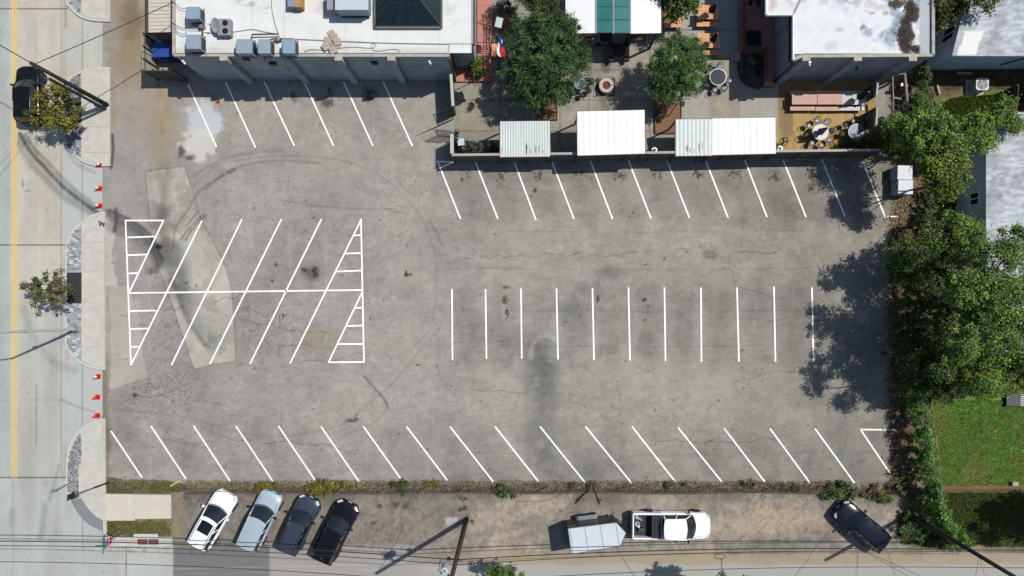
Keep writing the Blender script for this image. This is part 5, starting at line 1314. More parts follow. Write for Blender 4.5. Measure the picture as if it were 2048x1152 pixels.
o = MB().tube([Vector(U3(1443, 1116, 9.2)), Vector(U3(1446, 1190, 7.5))], .02, 4).obj('service_drop', m_cable, None); tag(o, 'short wire dropping from the looped thin wire near the bottom edge', 'wire')
lp = [Vector(U3(1440 + 12 * math.cos(a), 1113 + 5 * math.sin(a), 9.15)) for a in [k * .6 for k in range(12)]]
o = MB().tube(lp, .02, 4).obj('cable_coil', m_cable, None); tag(o, 'coil of spare cable hanging on the thin wire near the bottom edge', 'cable coil')

# low post-and-wire fence along the foot of the lot
lf = thing('wire_fence', 'low rusty post and wire fence along the bottom edge of the parking lot', 'fence', (*G(1000, 976), 0))
m_post = pmat('fence_post_grey', (150, 142, 130), .7, .2, var=.2)
for px in (494, 689, 776, 855, 930, 1016, 1098, 1250, 1400, 1540, 1640):
    MB().tube([(*G(px + random.uniform(-3, 3), 972), 0), (*G(px + random.uniform(-8, 2), 972 + random.uniform(0, 6)), 1.3)], .028, 5).obj('post', m_post, lf)
for z, yy in ((1.15, 974), (.6, 974)):
    pts = [(*G(x_, yy + 1.5 * math.sin(x_ * .03)), z + .05 * math.sin(x_ * .05)) for x_ in range(352, 1700, 40)]
    MB().tube(pts, .02, 4).obj('top_wire', pmat('rusty_wire', (70, 60, 54), .8), lf)
pts = [G(x_, 985 + 1.2 * math.sin(x_ * .02)) for x_ in range(372, 1690, 30)]
mb = MB()
for a, b in zip(pts, pts[1:]): mb.bar((*a, .07), (*b, .07), .16, .16)
mb.obj('kerb_timber', pmat('old_timber', (86, 78, 70), .9, var=.35, scale=2), lf)
for px, hh in ((1185, 2.6),):
    t, b, tp = post('wooden_post', 'short leaning timber post with iron bracket on the bottom fence', 'post', (1184, 968), (1199, 1008), 2.6, .08, pmat('old_timber', (86, 78, 70)))
    MB().tube([tp, tp + Vector((.1, .5, -.2))], .03).tube([tp + Vector((-.1, .2, -.1)), tp + Vector((.2, .3, -.1))], .03).obj('bracket', m_dark, t)
t, b, tp = post('leaning_stake', 'thin pale stake leaning over the side path near the corner grass', 'stake', (297, 970), (274, 986), 1.3, .025, m_post)
# ------------------------------------------------------------------ the beer-garden patio
def paint_patio(X, Y):
    n1 = fbm(X, Y, 60, 4, 901); n2 = fbm(X, Y, 18, 5, 902); n3 = fbm(X, Y, 5, 3, 903)
    C = np.zeros(X.shape + (3,)) + np.array([156, 152, 140.])
    C = mix(C, sst(1060, 1000, X + (n1 - .5) * 60) * sst(150, 190, Y) * .7, [150, 144, 124])
    C = mix(C, sst(1360, 1366, X), [166, 164, 156])
    C = mix(C, inpoly(X, Y, [(1418, 105), (1480, 105), (1480, 330), (1418, 330)]) * .6, [152, 144, 122])
    C = mix(C, sst(1478, 1482, X), [168, 162, 150])
    tan = inpoly(X, Y, [(1556, 150), (1752, 150), (1752, 318), (1556, 318)], wob=1.5)
    C = C * (1 - tan[..., None]) + (np.array([176, 146, 92.]) * (.9 + .2 * n1[..., None])) * tan[..., None]
    C = mix(C, tan * blob(X, Y, 1575, 240, 16, 40, .8, .5, 904) * .8, [112, 106, 74])
    C = mix(C, tan * sst(.52, .68, n2) * .5, [156, 118, 74]); C = mix(C, tan * stroke(X, Y, [(1560, 175), (1575, 260)], 22, .8) * .7, [132, 118, 92])
    C = mix(C, tan * blob(X, Y, 1700, 295, 50, 16, .8, .6, 905) * .7, [110, 84, 56])
    C = C * (1 + (n2 - .5)[..., None] * .22 + (n3 - .5)[..., None] * .12)
    C = mix(C, sst(.55, .7, n1) * sst(1300, 1200, X) * .5, [132, 130, 122])
    C = mix(C, stroke(X, Y, [(1205, 190), (1212, 235)], 12, .7) * .6, [112, 102, 90])
    for x in (1000, 1060, 1120, 1178, 1240, 1300): C = mul(C, stroke(X, Y, [(x, -60), (x, 320)], 1.8, .6) * .4, [.5, .5, .48])
    for y in (60, 140, 200, 262): C = mul(C, stroke(X, Y, [(905, y), (1420, y)], 1.8, .6) * .4, [.5, .5, .48])
    for x0, x1, y in ((1365, 1480, 61), (1365, 1480, 118)): C = mul(C, stroke(X, Y, [(x0, y), (x1, y)], 2.2, .6) * .6, [.4, .4, .4])
    C = mul(C, stroke(X, Y, [(1210, 60), (1212, 140)], 16, .6) * .5, [.5, .5, .52])
    return np.concatenate([C, np.zeros(X.shape)[..., None]], -1)
m_patio = attr_mat('patio_concrete', .9, 14, .12, .25)
patio = sheet('patio', 910, -60, 1752, 320, 2.5, paint_patio, m_patio, z=.02)
m_pslab = pmat('patio_slab', (164, 162, 154), .88, var=.1, scale=2, bump=.1)
for a, b, c, d in ((1364, 262, 1417, 240), (1479, 320, 1548, 199), (1364, 239, 1417, 120)):
    MB().prism(PG([(a, b), (c, b), (c, d), (a, d)]), .0205, .035).obj('concrete_slab', m_pslab, patio)
m_ply = pmat('tan_board', (180, 150, 94), .85, var=.12, scale=1.5)
for q in ((1585, 1640, 222, 262), (1641, 1690, 223, 262), (1691, 1718, 223, 262), (1722, 1742, 224, 262), (1588, 1640, 263, 312)):
    MB().prism(PG([(q[0], q[3]), (q[1], q[3]), (q[1], q[2]), (q[0], q[2])]), .0205, .036).obj('floor_board', m_ply, patio)
m_terra = pmat('terracotta_paint', (190, 128, 118), .8, var=.12, scale=1.5)
def deck(name, label, pts, z, mat, nb, axis):
    P = PG(pts); xs = [p[0] for p in P]; ys = [p[1] for p in P]
    t = thing(name, label, 'deck', (sum(xs) / len(xs), sum(ys) / len(ys), 0))
    x0, x1, y0, y1 = min(xs), max(xs), min(ys), max(ys)
    MB().box(x0 + .03, y0 + .03, .02, x1 - .03, y1 - .03, z - .04).obj('deck_base', m_dark, t)
    for k in range(nb):
        if axis == 'x': MB().box(x0, y0 + (y1 - y0) * k / nb + .006, z - .039, x1, y0 + (y1 - y0) * (k + 1) / nb - .006, z).obj('deck_panel', mat, t)
        else: MB().box(x0 + (x1 - x0) * k / nb + .006, y0, z - .039, x0 + (x1 - x0) * (k + 1) / nb - .006, y1, z).obj('deck_panel', mat, t)
    return t
deck('painted_deck', 'terracotta painted deck between the white-roofed shop and the orange bench', [(913, 165), (983, 165), (983, 88), (913, 88)], .2, m_terra, 3, 'x')
deck('painted_deck', 'terracotta painted deck strip along the right side of the shop at the top edge', [(955, 87), (984, 87), (984, -60), (955, -60)], .2, m_terra, 4, 'x')
deck('painted_deck', 'dark red deck in the shadow left of the block building', [(1478, 108), (1545, 108), (1545, -60), (1478, -60)], .3, m_terra, 5, 'x')
deck('painted_deck', 'dark red walkway between the flower bed and the block building', [(1524, 176), (1546, 176), (1546, 109), (1524, 109)], .3, m_terra, 2, 'x')
m_rail = pmat('red_brown_rail', (104, 54, 46), .6, .1, var=.05)
def railing(label, pts, h=1.05, z0=.2, mat=m_rail, group=None):
    P = [Vector((*G(*p), z0)) for p in pts]; t = thing('railing', label, 'railing', tuple(P[0]))
    for a, b in zip(P, P[1:]):
        L = (b - a).length; n = max(1, round(L / 1.1))
        for k in range(n + 1):
            p = a.lerp(b, k / n); MB().tube([p, p + Vector((0, 0, h))], .028, 5).obj('post', mat, t)
        for z in (h, h * .66, h * .33): MB().bar(a + Vector((0, 0, z)), b + Vector((0, 0, z)), .045, .04).obj('rail', mat, t)
    return t
railing('red-brown railing along the open side of the terracotta strip beside the shop', [(983, 165), (983, 108)])
railing('red-brown railing with a return beside the brown table at the top left of the patio', [(984, 95), (984, 36), (966, 44)])
railing('short red-brown railing above the yellow-green bush', [(940, 112), (983, 112)])
railing('dark railing along the left side of the dark red deck', [(1480, -30), (1480, 105)], z0=.3)
railing('dark railing around the head of the flower bed', [(1480, 108), (1522, 108), (1522, 170)], z0=.3)
# steps down from the deck
mb = thing('deck_steps', 'pale concrete steps beside the dark red deck', 'steps', (*G(1468, 112), 0))
for k in range(3): MB().box(*G(1462 + k * 5.4, 124), .02, *G(1467 + k * 5.4, 105), .12 + .08 * k).obj('step', m_pslab, mb)
# flower bed
bed = thing('flower_bed', 'rounded flower bed with low black edging beside the dark red deck', 'flower bed', (*G(1500, 142), 0))
arcb = [(1478, 112), (1476, 135), (1480, 155), (1490, 168), (1505, 175), (1522, 174), (1522, 110)]
MB().prism(PG(smooth(arcb, 4)), .02, .16).obj('soil', pmat('bed_dirt', (92, 80, 66), .95, var=.35, scale=8), bed)
MB().tube([(*p, .2) for p in PG(smooth(arcb[:6], 4))], .06, 6).obj('edging', m_black, bed)

# --- perimeter fence and gates
m_cap = pmat('fence_cap', (176, 172, 162), .8, var=.1, scale=3)
m_fb = pmat('fence_board_dark', (98, 92, 84), .85, var=.3, scale=2)
m_fw = pmat('fence_white', (190, 192, 188), .7, var=.1)
f0 = U(904, 310, 2.3); f1 = U(1760, 300, 2.3)
board_fence('patio_fence', 'long dark board fence with pale cap along the foot of the patio', f0, f1, 2.3, 7, m_fb, 17, -1, (.17, m_cap), True)
board_fence('patio_fence', 'short board fence with wide white cap below the iron gates', U(904, 268, 2.3), (f0[0], f0[1] + .1), 2.3, 7, m_fb, 1, -1, (.24, m_fw), True)
board_fence('patio_fence', 'white-capped board fence running from the shop corner to the iron gates', U(900, 116, 2.3), U(906, 212, 2.3), 2.3, 7, m_fb, 3, -1, (.2, m_fw), True)
m_iron = pmat('wrought_iron', (30, 29, 30), .6, .3, var=.05)
def gate(label, a, b, h):
    A = Vector((*G(*a), .1)); B = Vector((*G(*b), .1)); t = thing('iron_gate', label, 'gate', tuple(A)); up = Vector((0, 0, 1))
    fr = MB()
    for p, q in ((A, B), (A + up * h, B + up * h), (A, A + up * h), (B, B + up * h)): fr.bar(p, q, .038, .038)
    fr.obj('gate_frame', m_iron, t)
    for k in range(1, 7):
        p = A.lerp(B, k / 7); MB().tube([p, p + up * h], .008, 4).obj('gate_bar', m_iron, t)
    for z in (.22, .5, .78): MB().bar(A + up * h * z, B + up * h * z, .016, .016).obj('cross_bar', m_iron, t)
    L = (B - A).length; d = (B - A) / L
    for j, zc in enumerate((.11, .36, .64, .89)):
        for k in range(4):
            c = A + d * (L * (k + .5) / 4) + up * h * zc; r = min(L / 9, h * .1)
            MB().tube([c + d * (r * math.cos(q)) + up * (r * math.sin(q)) for q in [2 * math.pi * i / 10 for i in range(11)]], .009, 4, cap=False).obj('scroll', m_iron, t)
    return t
gate('tall ornate iron gate leaf standing open, the upper of the pair', (907.5, 239), (876, 252), 2.9)
gate('ornate iron gate leaf standing open, the lower one by the white-capped fence', (906, 274), (875, 271.5), 1.6)

# --- metal canopies
m_can = attr_mat('canopy_metal', .5, 10, .03, .0, spec=.4)
def canopy(label, c, hN, hS, pitch, tint, stains, seed, depth=.03, posts=True):
    """c: four image corners NW, NE, SE, SW"""
    hs = (hN, hN, hS, hS); P = [Vector(U3(p[0], p[1], h)) for p, h in zip(c, hs)]
    t = thing('canopy', label, 'canopy', ((P[0].x + P[1].x) / 2, (P[0].y + P[3].y) / 2, 0))
    nr = max(2, round((P[1] - P[0]).length / pitch)); nu = nr * 6; nv = 40
    V = []; px = []
    for j in range(nv + 1):
        for i in range(nu + 1):
            u, v = i / nu, j / nv; p = (P[0].lerp(P[1], u)).lerp(P[3].lerp(P[2], u), v)
            k_ = i % 6; z = p.z + (depth if k_ in (1, 2) else 0)
            V.append((p.x, p.y, z)); px.append(((c[0][0] * (1 - u) + c[1][0] * u), (c[0][1] * (1 - v) + c[3][1] * v), k_))
    px = np.array(px); X, Y = px[:, 0], px[:, 1]
    C = np.zeros((len(px), 3)) + np.array(tint)
    C = C * (1 + (fbm(X, Y, 30, 4, seed) - .5)[:, None] * .06 + (fbm(X, Y, 3, 3, seed + 1, sy=.06) - .5)[:, None] * .08)
    for sx, sy, ln, w, a in stains:
        m = blob(X, Y, sx, sy, w, ln, .7, .5, seed + int(sx), 0, 5); C = C * (1 - m[:, None] * a) + np.array([84, 84, 80.]) * m[:, None] * a
    F = []
    for j in range(nv):
        for i in range(nu): F.append((j * (nu + 1) + i, (j + 1) * (nu + 1) + i, (j + 1) * (nu + 1) + i + 1, j * (nu + 1) + i + 1))
    o = raw_mesh('roof_sheet', np.array(V) - np.array(t.location), F, m_can, alb(C), 'POINT', t); ORG[o.name] = Vector(t.location)
    mb = MB()
    for a, b in ((P[0], P[1]), (P[1], P[2]), (P[2], P[3]), (P[3], P[0])): mb.bar(a - Vector((0, 0, .07)), b - Vector((0, 0, .07)), .07, .1)
    mb.obj('frame', pmat('brown_beam', (112, 72, 58), .8, var=.1), t)
    for f in (.25, .5, .75): MB().bar(P[0].lerp(P[1], f) - Vector((0, 0, .08)), P[3].lerp(P[2], f) - Vector((0, 0, .08)), .06, .1).obj('rafter', pmat('brown_beam', (112, 72, 58)), t)
    for q in P:
        cc = (P[0] + P[2]) / 2; e = q.lerp(cc, .05); MB().box(e.x - .05, e.y - .05, .02, e.x + .05, e.y + .05, q.z - .1).obj('post', pmat('brown_beam', (112, 72, 58)), t)
    return t, P
canopy('weathered ribbed white canopy with black streaks at the left end of the patio', [(1000, 243), (1100, 242), (1100, 313), (1000, 314)], 2.75, 2.35, .19, (206, 216, 212), [(1053, 298, 14, 2.2, .9), (1071, 300, 12, 1.6, .85), (1078, 298, 8, 1.4, .7), (1061, 304, 5, 1.6, .6), (1003, 300, 6, 1.5, .5), (1087, 304, 4, 1.2, .6)], 921)
canopy('clean white canopy over the middle of the patio', [(1154, 223), (1289, 220), (1290, 307), (1155, 311)], 3.05, 2.85, .45, (240, 241, 240), [], 931, .012)
canopy('weathered ribbed half of the double canopy with grey streaks near its lower edge', [(1351, 239), (1424, 238), (1424, 311), (1351, 312)], 2.7, 2.35, .30, (212, 220, 216), [(1374, 297, 10, 2, .8), (1380, 300, 7, 1.6, .7), (1398, 296, 9, 1.8, .9), (1405, 292, 9, 1.4, .8), (1422, 295, 6, 1.2, .4), (1388, 302, 4, 1.4, .4)], 941)
canopy('bright white half of the double canopy at the right of the patio', [(1424, 237), (1551, 235), (1552, 307), (1424, 310)], 2.72, 2.36, .45, (240, 242, 240), [], 951, .012)

# --- gabled pavilion with green panels
pv = thing('pavilion', 'white-roofed open pavilion with green translucent panels along its ridge', 'pavilion', (*U(1226, 0, 3.3), 0))
def pvp(px, py, h): return Vector(U3(px, py, h))
he, hm, hr = 3.3, 3.42, 3.55
m_pw = pmat('pavilion_white', (240, 242, 242), .55, var=.03, scale=2)
m_teal = pmat('green_panel', (44, 116, 114), .6, var=.22, scale=1.2, spec=.2)
for (xa, ha), (xb, hb), mat, nm in (((1131, he), (1191, hm), m_pw, 'roof_panel'), ((1261, hm), (1322, he), m_pw, 'roof_panel')):
    A, B, Cc, D = pvp(xa, 67, ha), pvp(xb, 66, hb), pvp(xb, -150, hb), pvp(xa, -150, ha)
    MB().add([A, B, Cc, D] + [q - Vector((0, 0, .06)) for q in (A, B, Cc, D)], [(0, 1, 2, 3), (7, 6, 5, 4), (0, 4, 5, 1), (1, 5, 6, 2), (2, 6, 7, 3), (3, 7, 4, 0)]).obj(nm, mat, pv)
for (xa, ha), (xb, hb) in (((1193, hm), (1225, hr)), ((1228, hr), (1260, hm))):
    for j in range(8):
        ya, yb = 65 - j * 26, 65 - (j + 1) * 26 + 1.2
        A, B, Cc, D = pvp(xa, ya, ha), pvp(xb, ya, hb), pvp(xb, yb, hb), pvp(xa, yb, ha)
        MB().add([A, B, Cc, D], [(0, 1, 2, 3)]).obj('green_pane', m_teal, pv)
mb = MB()
for xx, hh in ((1192, hm), (1226.5, hr + .01), (1260.5, hm)): mb.bar(pvp(xx, 67, hh), pvp(xx, -150, hh), .12, .06)
mb.obj('ridge_trim', pmat('trim_mauve', (132, 138, 152), .6), pv)
mb = MB()
for a, b in (((1131, he), (1226, hr)), ((1226, hr), (1322, he))): mb.bar(pvp(a[0], 67, a[1] - .15), pvp(b[0], 65, b[1] - .15), .06, .2)
mb.bar(pvp(1131, 67, he - .1), pvp(1131, -150, he - .1), .06, .2).bar(pvp(1323, 67, he - .1), pvp(1323, -150, he - .1), .06, .2)
mb.obj('fascia', m_black, pv)
for px in (1138, 1316):
    for py in (62, -40):
        q = U(px, py, he); MB().box(q[0] - .07, q[1] - .07, .02, q[0] + .07, q[1] + .07, he - .1).obj('post', pmat('brown_beam', (112, 72, 58)), pv)

# --- furniture
m_orange = pmat('orange_timber', (222, 162, 118), .7, var=.18, scale=5)
m_pink = pmat('pink_timber', (206, 168, 150), .75, var=.16, scale=5)
m_pale = pmat('pale_timber', (216, 214, 210), .75, var=.08, scale=4)
m_brown = pmat('brown_timber', (124, 78, 54), .75, var=.2, scale=5)
def picnic(label, px, py, L, Wt, mat, group='picnic tables on the patio', rz=0.0, ben=.36, boff=.62):
    x, y = U(px, py, .76); t = thing('picnic_table', label, 'picnic table', (x, y, .02), rz, group)
    for k in range(5):
        ya = -Wt / 2 + Wt * k / 5; MB().box(-L / 2, ya + .006, .70, L / 2, ya + Wt / 5 - .006, .745 + random.uniform(0, .006)).obj('plank', mat, t, world=False)
    for sg in (-1, 1):
        for k in range(2):
            ya = sg * boff - ben / 4 + k * ben / 2 - ben / 4; MB().box(-L / 2 - .02, ya + .005, .41, L / 2 - .02, ya + ben / 2 - .005, .45).obj('bench_plank', mat, t, world=False)
    for sx in (-L * .38, L * .38):
        MB().bar((sx, -boff, .02), (sx, -Wt * .25, .68), .08, .05).bar((sx, boff, .02), (sx, Wt * .25, .68), .08, .05).bar((sx, -boff - .1, .38), (sx, boff + .1, .38), .05, .08).obj('trestle', mat, t, world=False)
    return t
def umbrella(label, px, py, fabric, h=2.45, z=.765):
    x, y = U(px, py, .76); t = thing('closed_umbrella', label, 'umbrella', (x, y, .02), random.uniform(0, 3))
    MB().lathe([(.22, 0), (.22, .06), (.05, .09)], n=14).obj('base', m_black, t, world=False)
    MB().tube([(0, 0, .05), (0, 0, h + .1)], .024, 6).obj('pole', m_steel, t, world=False)
    vs_ = []; fs_ = []; N = 24
    for r, zz, fold in ((.03, h + .06, 0), (.10, h - .25, .25), (.19, h - .7, .4), (.27, h - 1.15, .5), (.24, h - 1.3, .6)):
        for k in range(N):
            a = 2 * math.pi * k / N; rr = r * (1 - fold * .5 + fold * .5 * math.cos(a * 8)) ; vs_.append((rr * math.cos(a), rr * math.sin(a), zz + .07 * math.sin(a * 3 + 1) * fold))
    for i in range(4):
        for k in range(N): fs_.append((i * N + k, (i + 1) * N + k, (i + 1) * N + (k + 1) % N, i * N + (k + 1) % N))
    fs_.append(tuple(range(N))); MB().add(vs_, fs_).obj('folded_canopy', fabric, t, world=False)
    return t
picnic('orange picnic table at the top edge with a black umbrella through it', 1417, 28, 1.55, .76, m_orange)
picnic('orange picnic table half under the right-hand tree with a dark umbrella through it', 1419, 85, 1.6, .80, m_orange)
picnic('pink-brown picnic table, left end of the long row', 1609, 199, 1.84, .74, m_pink, ben=.3, boff=.58)
picnic('pink-brown picnic table in the middle of the long row', 1660, 199, 1.84, .74, m_pink, ben=.3, boff=.6)
picnic('white picnic table at the right end of the long row', 1709, 199, 1.78, .76, m_pale, ben=.3, boff=.58)
umbrella('closed black umbrella over the orange table at the top edge', 1419, 28, m_blackf)
umbrella('closed dark umbrella over the orange table by the tree', 1421, 86, m_blackf)
umbrella('closed black umbrella over the white picnic table', 1712, 199, m_blackf)
umbrella('closed blue-grey umbrella standing in the pale mosaic table', 1637, 266, pmat('bluegrey_fabric', (112, 136, 160), .85, var=.1), 2.2)
def bench(name, label, cat, px, py, sx, sy, h, mat, rz=0, n=3, grp=None):
    x, y = U(px, py, h); t = thing(name, label, cat, (x, y, .02), rz, grp)
    for k in range(n): MB().box(-sx / 2, -sy / 2 + sy * k / n + .006, h - .05, sx / 2, -sy / 2 + sy * (k + 1) / n - .006, h).obj('plank', mat, t, world=False)
    for a in (-1, 1):
        for b in (-1, 1): MB().box(a * sx * .44 - .04, b * sy * .38 - .04, 0, a * sx * .44 + .04, b * sy * .38 + .04, h - .05).obj('leg', mat, t, world=False)
    return t
bench('wooden_bench', 'orange plank bench edging the tree planter right of the pavilion', 'bench', 1346, 51, 1.3, .3, .5, m_orange, n=2)
bench('wooden_bench', 'short orange plank bench return on the tree planter right of the pavilion', 'bench', 1358, 38, .32, .62, .5, m_orange, n=2)
bench('wooden_table', 'brown wooden table by the white panel at the top left of the patio', 'table', 1009, 42, 1.1, 1.15, .75, m_brown, n=6)
bench('wooden_bench', 'orange bench below the flag beside the terracotta deck', 'bench', 996, 100, .95, .95, .5, m_orange, n=5)
bench('wooden_bench', 'brown bench under the left front edge of the pavilion', 'bench', 1170, 73, 1.0, .4, .5, m_brown, n=3)
bench('wooden_bench', 'brown bench under the right front edge of the pavilion', 'bench', 1272, 74, 1.5, .4, .5, m_brown, n=3)
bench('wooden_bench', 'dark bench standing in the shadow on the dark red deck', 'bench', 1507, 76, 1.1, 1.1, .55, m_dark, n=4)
MBm = attr_mat
m_mos = pmat('pale_mosaic', (196, 196, 188), .5, var=.45, scale=16)
m_mos2 = pmat('grey_mosaic', (114, 120, 132), .5, var=.6, scale=14)
m_mos3 = pmat('blue_mosaic', (118, 132, 144), .5, var=.5, scale=14)
m_tglass = pmat('table_glass', (46, 52, 56), .05, var=.3, scale=3, spec=.9)
def rtable(label, px, py, r, top, rim):
    x, y = U(px, py, .74); t = thing('round_table', label, 'table', (x, y, .02), 0, 'round tables on the patio')
    MB().lathe([(r - .03, .69), (r - .03, .725), (.02, .726)], n=28).obj('table_top', top, t, world=False)
    MB().lathe([(r - .035, .685), (r + .005, .69), (r + .012, .715), (r, .735), (r - .035, .732)], n=28, cap=False).obj('rim', rim, t, smooth=True, world=False)
    MB().lathe([(.05, .05), (.045, .69)], n=8).obj('pedestal', m_iron, t, world=False)
    for k in range(4):
        a = k * math.pi / 2 + .4; MB().tube([(0, 0, .35), (r * .5 * math.cos(a), r * .5 * math.sin(a), .1), (r * .7 * math.cos(a), r * .7 * math.sin(a), 0)], .018, 5).obj('foot', m_iron, t, world=False)
    return t, x, y
def make_chair(label, seatm, frame, grp):
    t = thing('patio_chair', label, 'chair', (0, 0, .02), 0, grp)
    MB().lathe([(.20, .43), (.215, .45), (.19, .465), (.02, .455)], n=16).obj('seat', seatm, t, smooth=True, world=False)
    MB().tube([(.20 * math.cos(a) - .02, .22 * math.sin(a), .62 + .22 * max(0, -math.cos(a)) ) for a in [math.radians(100 + 16 * k) for k in range(11)]], .018, 5).obj('backrest', frame, t, world=False)
    mb = MB()
    for k in range(5):
        a = math.radians(130 + 25 * k); mb.tube([(.20 * math.cos(a), .21 * math.sin(a), .45), (.21 * math.cos(a) - .02, .22 * math.sin(a), .63 + .22 * max(0, -math.cos(a)))], .01, 4)
    mb.obj('back_bars', frame, t, world=False)
    for sx in (-1, 1):
        for sy in (-1, 1): MB().tube([(sx * .15, sy * .15, .44), (sx * .2, sy * .2, 0)], .013, 4).obj('leg', frame, t, world=False)
    for sy in (-1, 1): MB().tube([(.12, sy * .2, .45), (.14, sy * .24, .62), (-.12, sy * .22, .66)], .012, 4).obj('armrest', frame, t, world=False)
    return t
m_shine = pmat('shiny_seat', (104, 108, 116), .45, .3, var=.3)
ch_used = [False, False]
GRP = 'black metal patio chairs'
ch0 = make_chair('black metal chair', m_iron, m_iron, GRP); ch1 = make_chair('chair with shiny seat', m_shine, m_iron, GRP)
def chairs(x, y, dist, angs, labels, kinds):
    for a, lb, kd in zip(angs, labels, kinds):
        aa = math.radians(a); p = (x + dist * math.cos(aa), y + dist * math.sin(aa), .02); rz = aa + math.pi
        src = (ch0, ch1)[kd]
        if not ch_used[kd]:
            src.location = p; src.rotation_euler = (0, 0, rz); src['label'] = lb; ch_used[kd] = True
        else: dup(src, p, rz, lb)
sides = {0: 'right', 45: 'upper right', 90: 'upper', 135: 'upper left', 180: 'left', 225: 'lower left', 270: 'lower', 315: 'lower right'}
def ring_of(tbl, x, y, d, angs, kinds, off=0):
    chairs(x, y, d, [a + off for a in angs], [('shiny-seated chair' if k else 'black metal chair') + ' at the %s side of %s' % (sides[a], tbl) for a, k in zip(angs, kinds)], kinds)
_, x, y = rtable('blue mosaic table half hidden under the big willow-like tree', 1160, 166, .52, m_mos3, m_iron); ring_of('the blue mosaic table', x, y, .82, (0, 225, 270, 315), (0, 0, 0, 0), 8)
_, x, y = rtable('glass table with bright white rim beside the flower bed', 1436, 154, .62, m_tglass, m_whitep); ring_of('the white-rimmed glass table', x, y, .92, (0, 90, 135, 225, 270, 315), (1, 1, 0, 0, 1, 1), -12)
_, x, y = rtable('pale mosaic table carrying the blue-grey umbrella', 1641, 264, .62, m_mos, m_cap); ring_of('the pale mosaic table', x, y, .95, (0, 45, 90, 135, 180, 225, 270, 315), (0, 1, 1, 1, 0, 1, 1, 1), 10)
_, x, y = rtable('grey mosaic table at the right end of the patio by the bushes', 1713, 264, .62, m_mos2, m_steel); ring_of('the grey mosaic table', x, y, .92, (0, 45, 90, 135, 180, 225, 270, 315), (1, 1, 1, 0, 0, 0, 0, 0), 4)
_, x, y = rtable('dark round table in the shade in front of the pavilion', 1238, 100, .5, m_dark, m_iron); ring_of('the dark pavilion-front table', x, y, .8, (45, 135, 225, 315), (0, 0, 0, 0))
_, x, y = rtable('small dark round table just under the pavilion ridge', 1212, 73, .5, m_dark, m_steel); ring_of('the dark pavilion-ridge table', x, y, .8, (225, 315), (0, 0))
# fire pit
x, y = G(1211, 175)
fp = thing('fire_pit', 'round stone fire pit on a square dark base in the middle of the patio', 'fire pit', (x, y, .02))
MB().box(-.66, -.62, 0, .66, .62, .12).obj('base', m_black, fp, world=False)
for k in range(12):
    a0, a1 = 2 * math.pi * k / 12 + .02, 2 * math.pi * (k + 1) / 12 - .02
    pr = [(r * math.cos(a), r * math.sin(a)) for r, a in ((.3, a0), (.54, a0), (.54, (a0 + a1) / 2), (.54, a1), (.3, a1), (.3, (a0 + a1) / 2))]
    MB().prism(pr, .12, .5 + .008 * (k % 3)).obj('stone', pmat('pit_stone', (206, 188, 174), .85, var=.15, scale=7), fp, world=False)
MB().lathe([(.295, .12), (.295, .40), (.02, .42)], n=18).obj('lava_rock', pmat('lava_rock', (104, 70, 58), .95, var=.4, scale=18, bump=.5), fp, world=False)
for a in range(4):
    q = math.radians(45 + 90 * a); MB().tube([(.86 * math.cos(q), .84 * math.sin(q), 0), (.86 * math.cos(q), .84 * math.sin(q), .5)], .025, 5).obj('guard_post', m_iron, fp, world=False)
mb = MB(); qs = [(.61, .60, .5), (-.61, .60, .5), (-.61, -.60, .5), (.61, -.60, .5), (.61, .60, .5)]
mb.tube(qs, .02, 4).obj('guard_rail', m_iron, fp, world=False)
# mulch planters round the two trees
for lb, c in (('timber-edged mulch planter under the big willow-like tree', (1076, 205, 1115, 241)), ('timber-edged mulch planter under the tree right of the fire pit', (1309, 200, 1362, 268)), ('timber-edged planter holding the tree right of the pavilion', (1322, -10, 1362, 55))):
    a = G(c[0], c[3]); b = G(c[2], c[1]); pt = thing('planter', lb, 'planter', ((a[0] + b[0]) / 2, (a[1] + b[1]) / 2, 0))
    MB().box(a[0] + .06, a[1] + .06, .02, b[0] - .06, b[1] - .06, .12).obj('mulch', pmat('mulch', (132, 98, 74), .95, var=.35, scale=10, bump=.6), pt)
    for q in ((a[0], a[1], b[0], a[1] + .06), (a[0], b[1] - .06, b[0], b[1]), (a[0], a[1] + .06, a[0] + .06, b[1] - .06), (b[0] - .06, a[1] + .06, b[0], b[1] - .06)):
        MB().box(q[0], q[1], .02, q[2], q[3], .2).obj('edging', m_brown, pt)
# twin-shade lamp post, flag, panel, grill, fan, pots
b = G(1338, 232); lp_ = thing('garden_lamp', 'black garden lamp with two round shades by the tree right of the fire pit', 'lamp', (*b, .02))
tp = Vector(U3(1353, 208, 2.4)) - Vector((*b, .02))
MB().tube([(0, 0, 0), (tp.x, tp.y, tp.z)], .035, 6).tube([(tp.x - .4, tp.y, tp.z), (tp.x + .42, tp.y + .02, tp.z)], .025, 5).obj('post', m_iron, lp_, world=False)
for dx in (-.44, .42): 
    mb = MB().lathe([(.2, tp.z - .02), (.18, tp.z + .06), (.06, tp.z + .13), (.02, tp.z + .14)], tp.x + dx, tp.y, 14); mb.obj('lamp_shade', pmat('shade_grey', (72, 74, 76), .6), lp_, world=False)
b = G(998, 141); fl = thing('flagpole', 'tall dark flagpole at the left of the patio with a drooping starred flag', 'flagpole', (*b, .02))
MB().tube([(0, 0, 0), (0, 0, 6.6)], .04, 8, .03).obj('pole', m_dark, fl, world=False)
MB().lathe([(.02, 6.58), (.07, 6.66), (.05, 6.74), (.01, 6.78)], n=10).obj('finial', m_rim, fl, world=False)
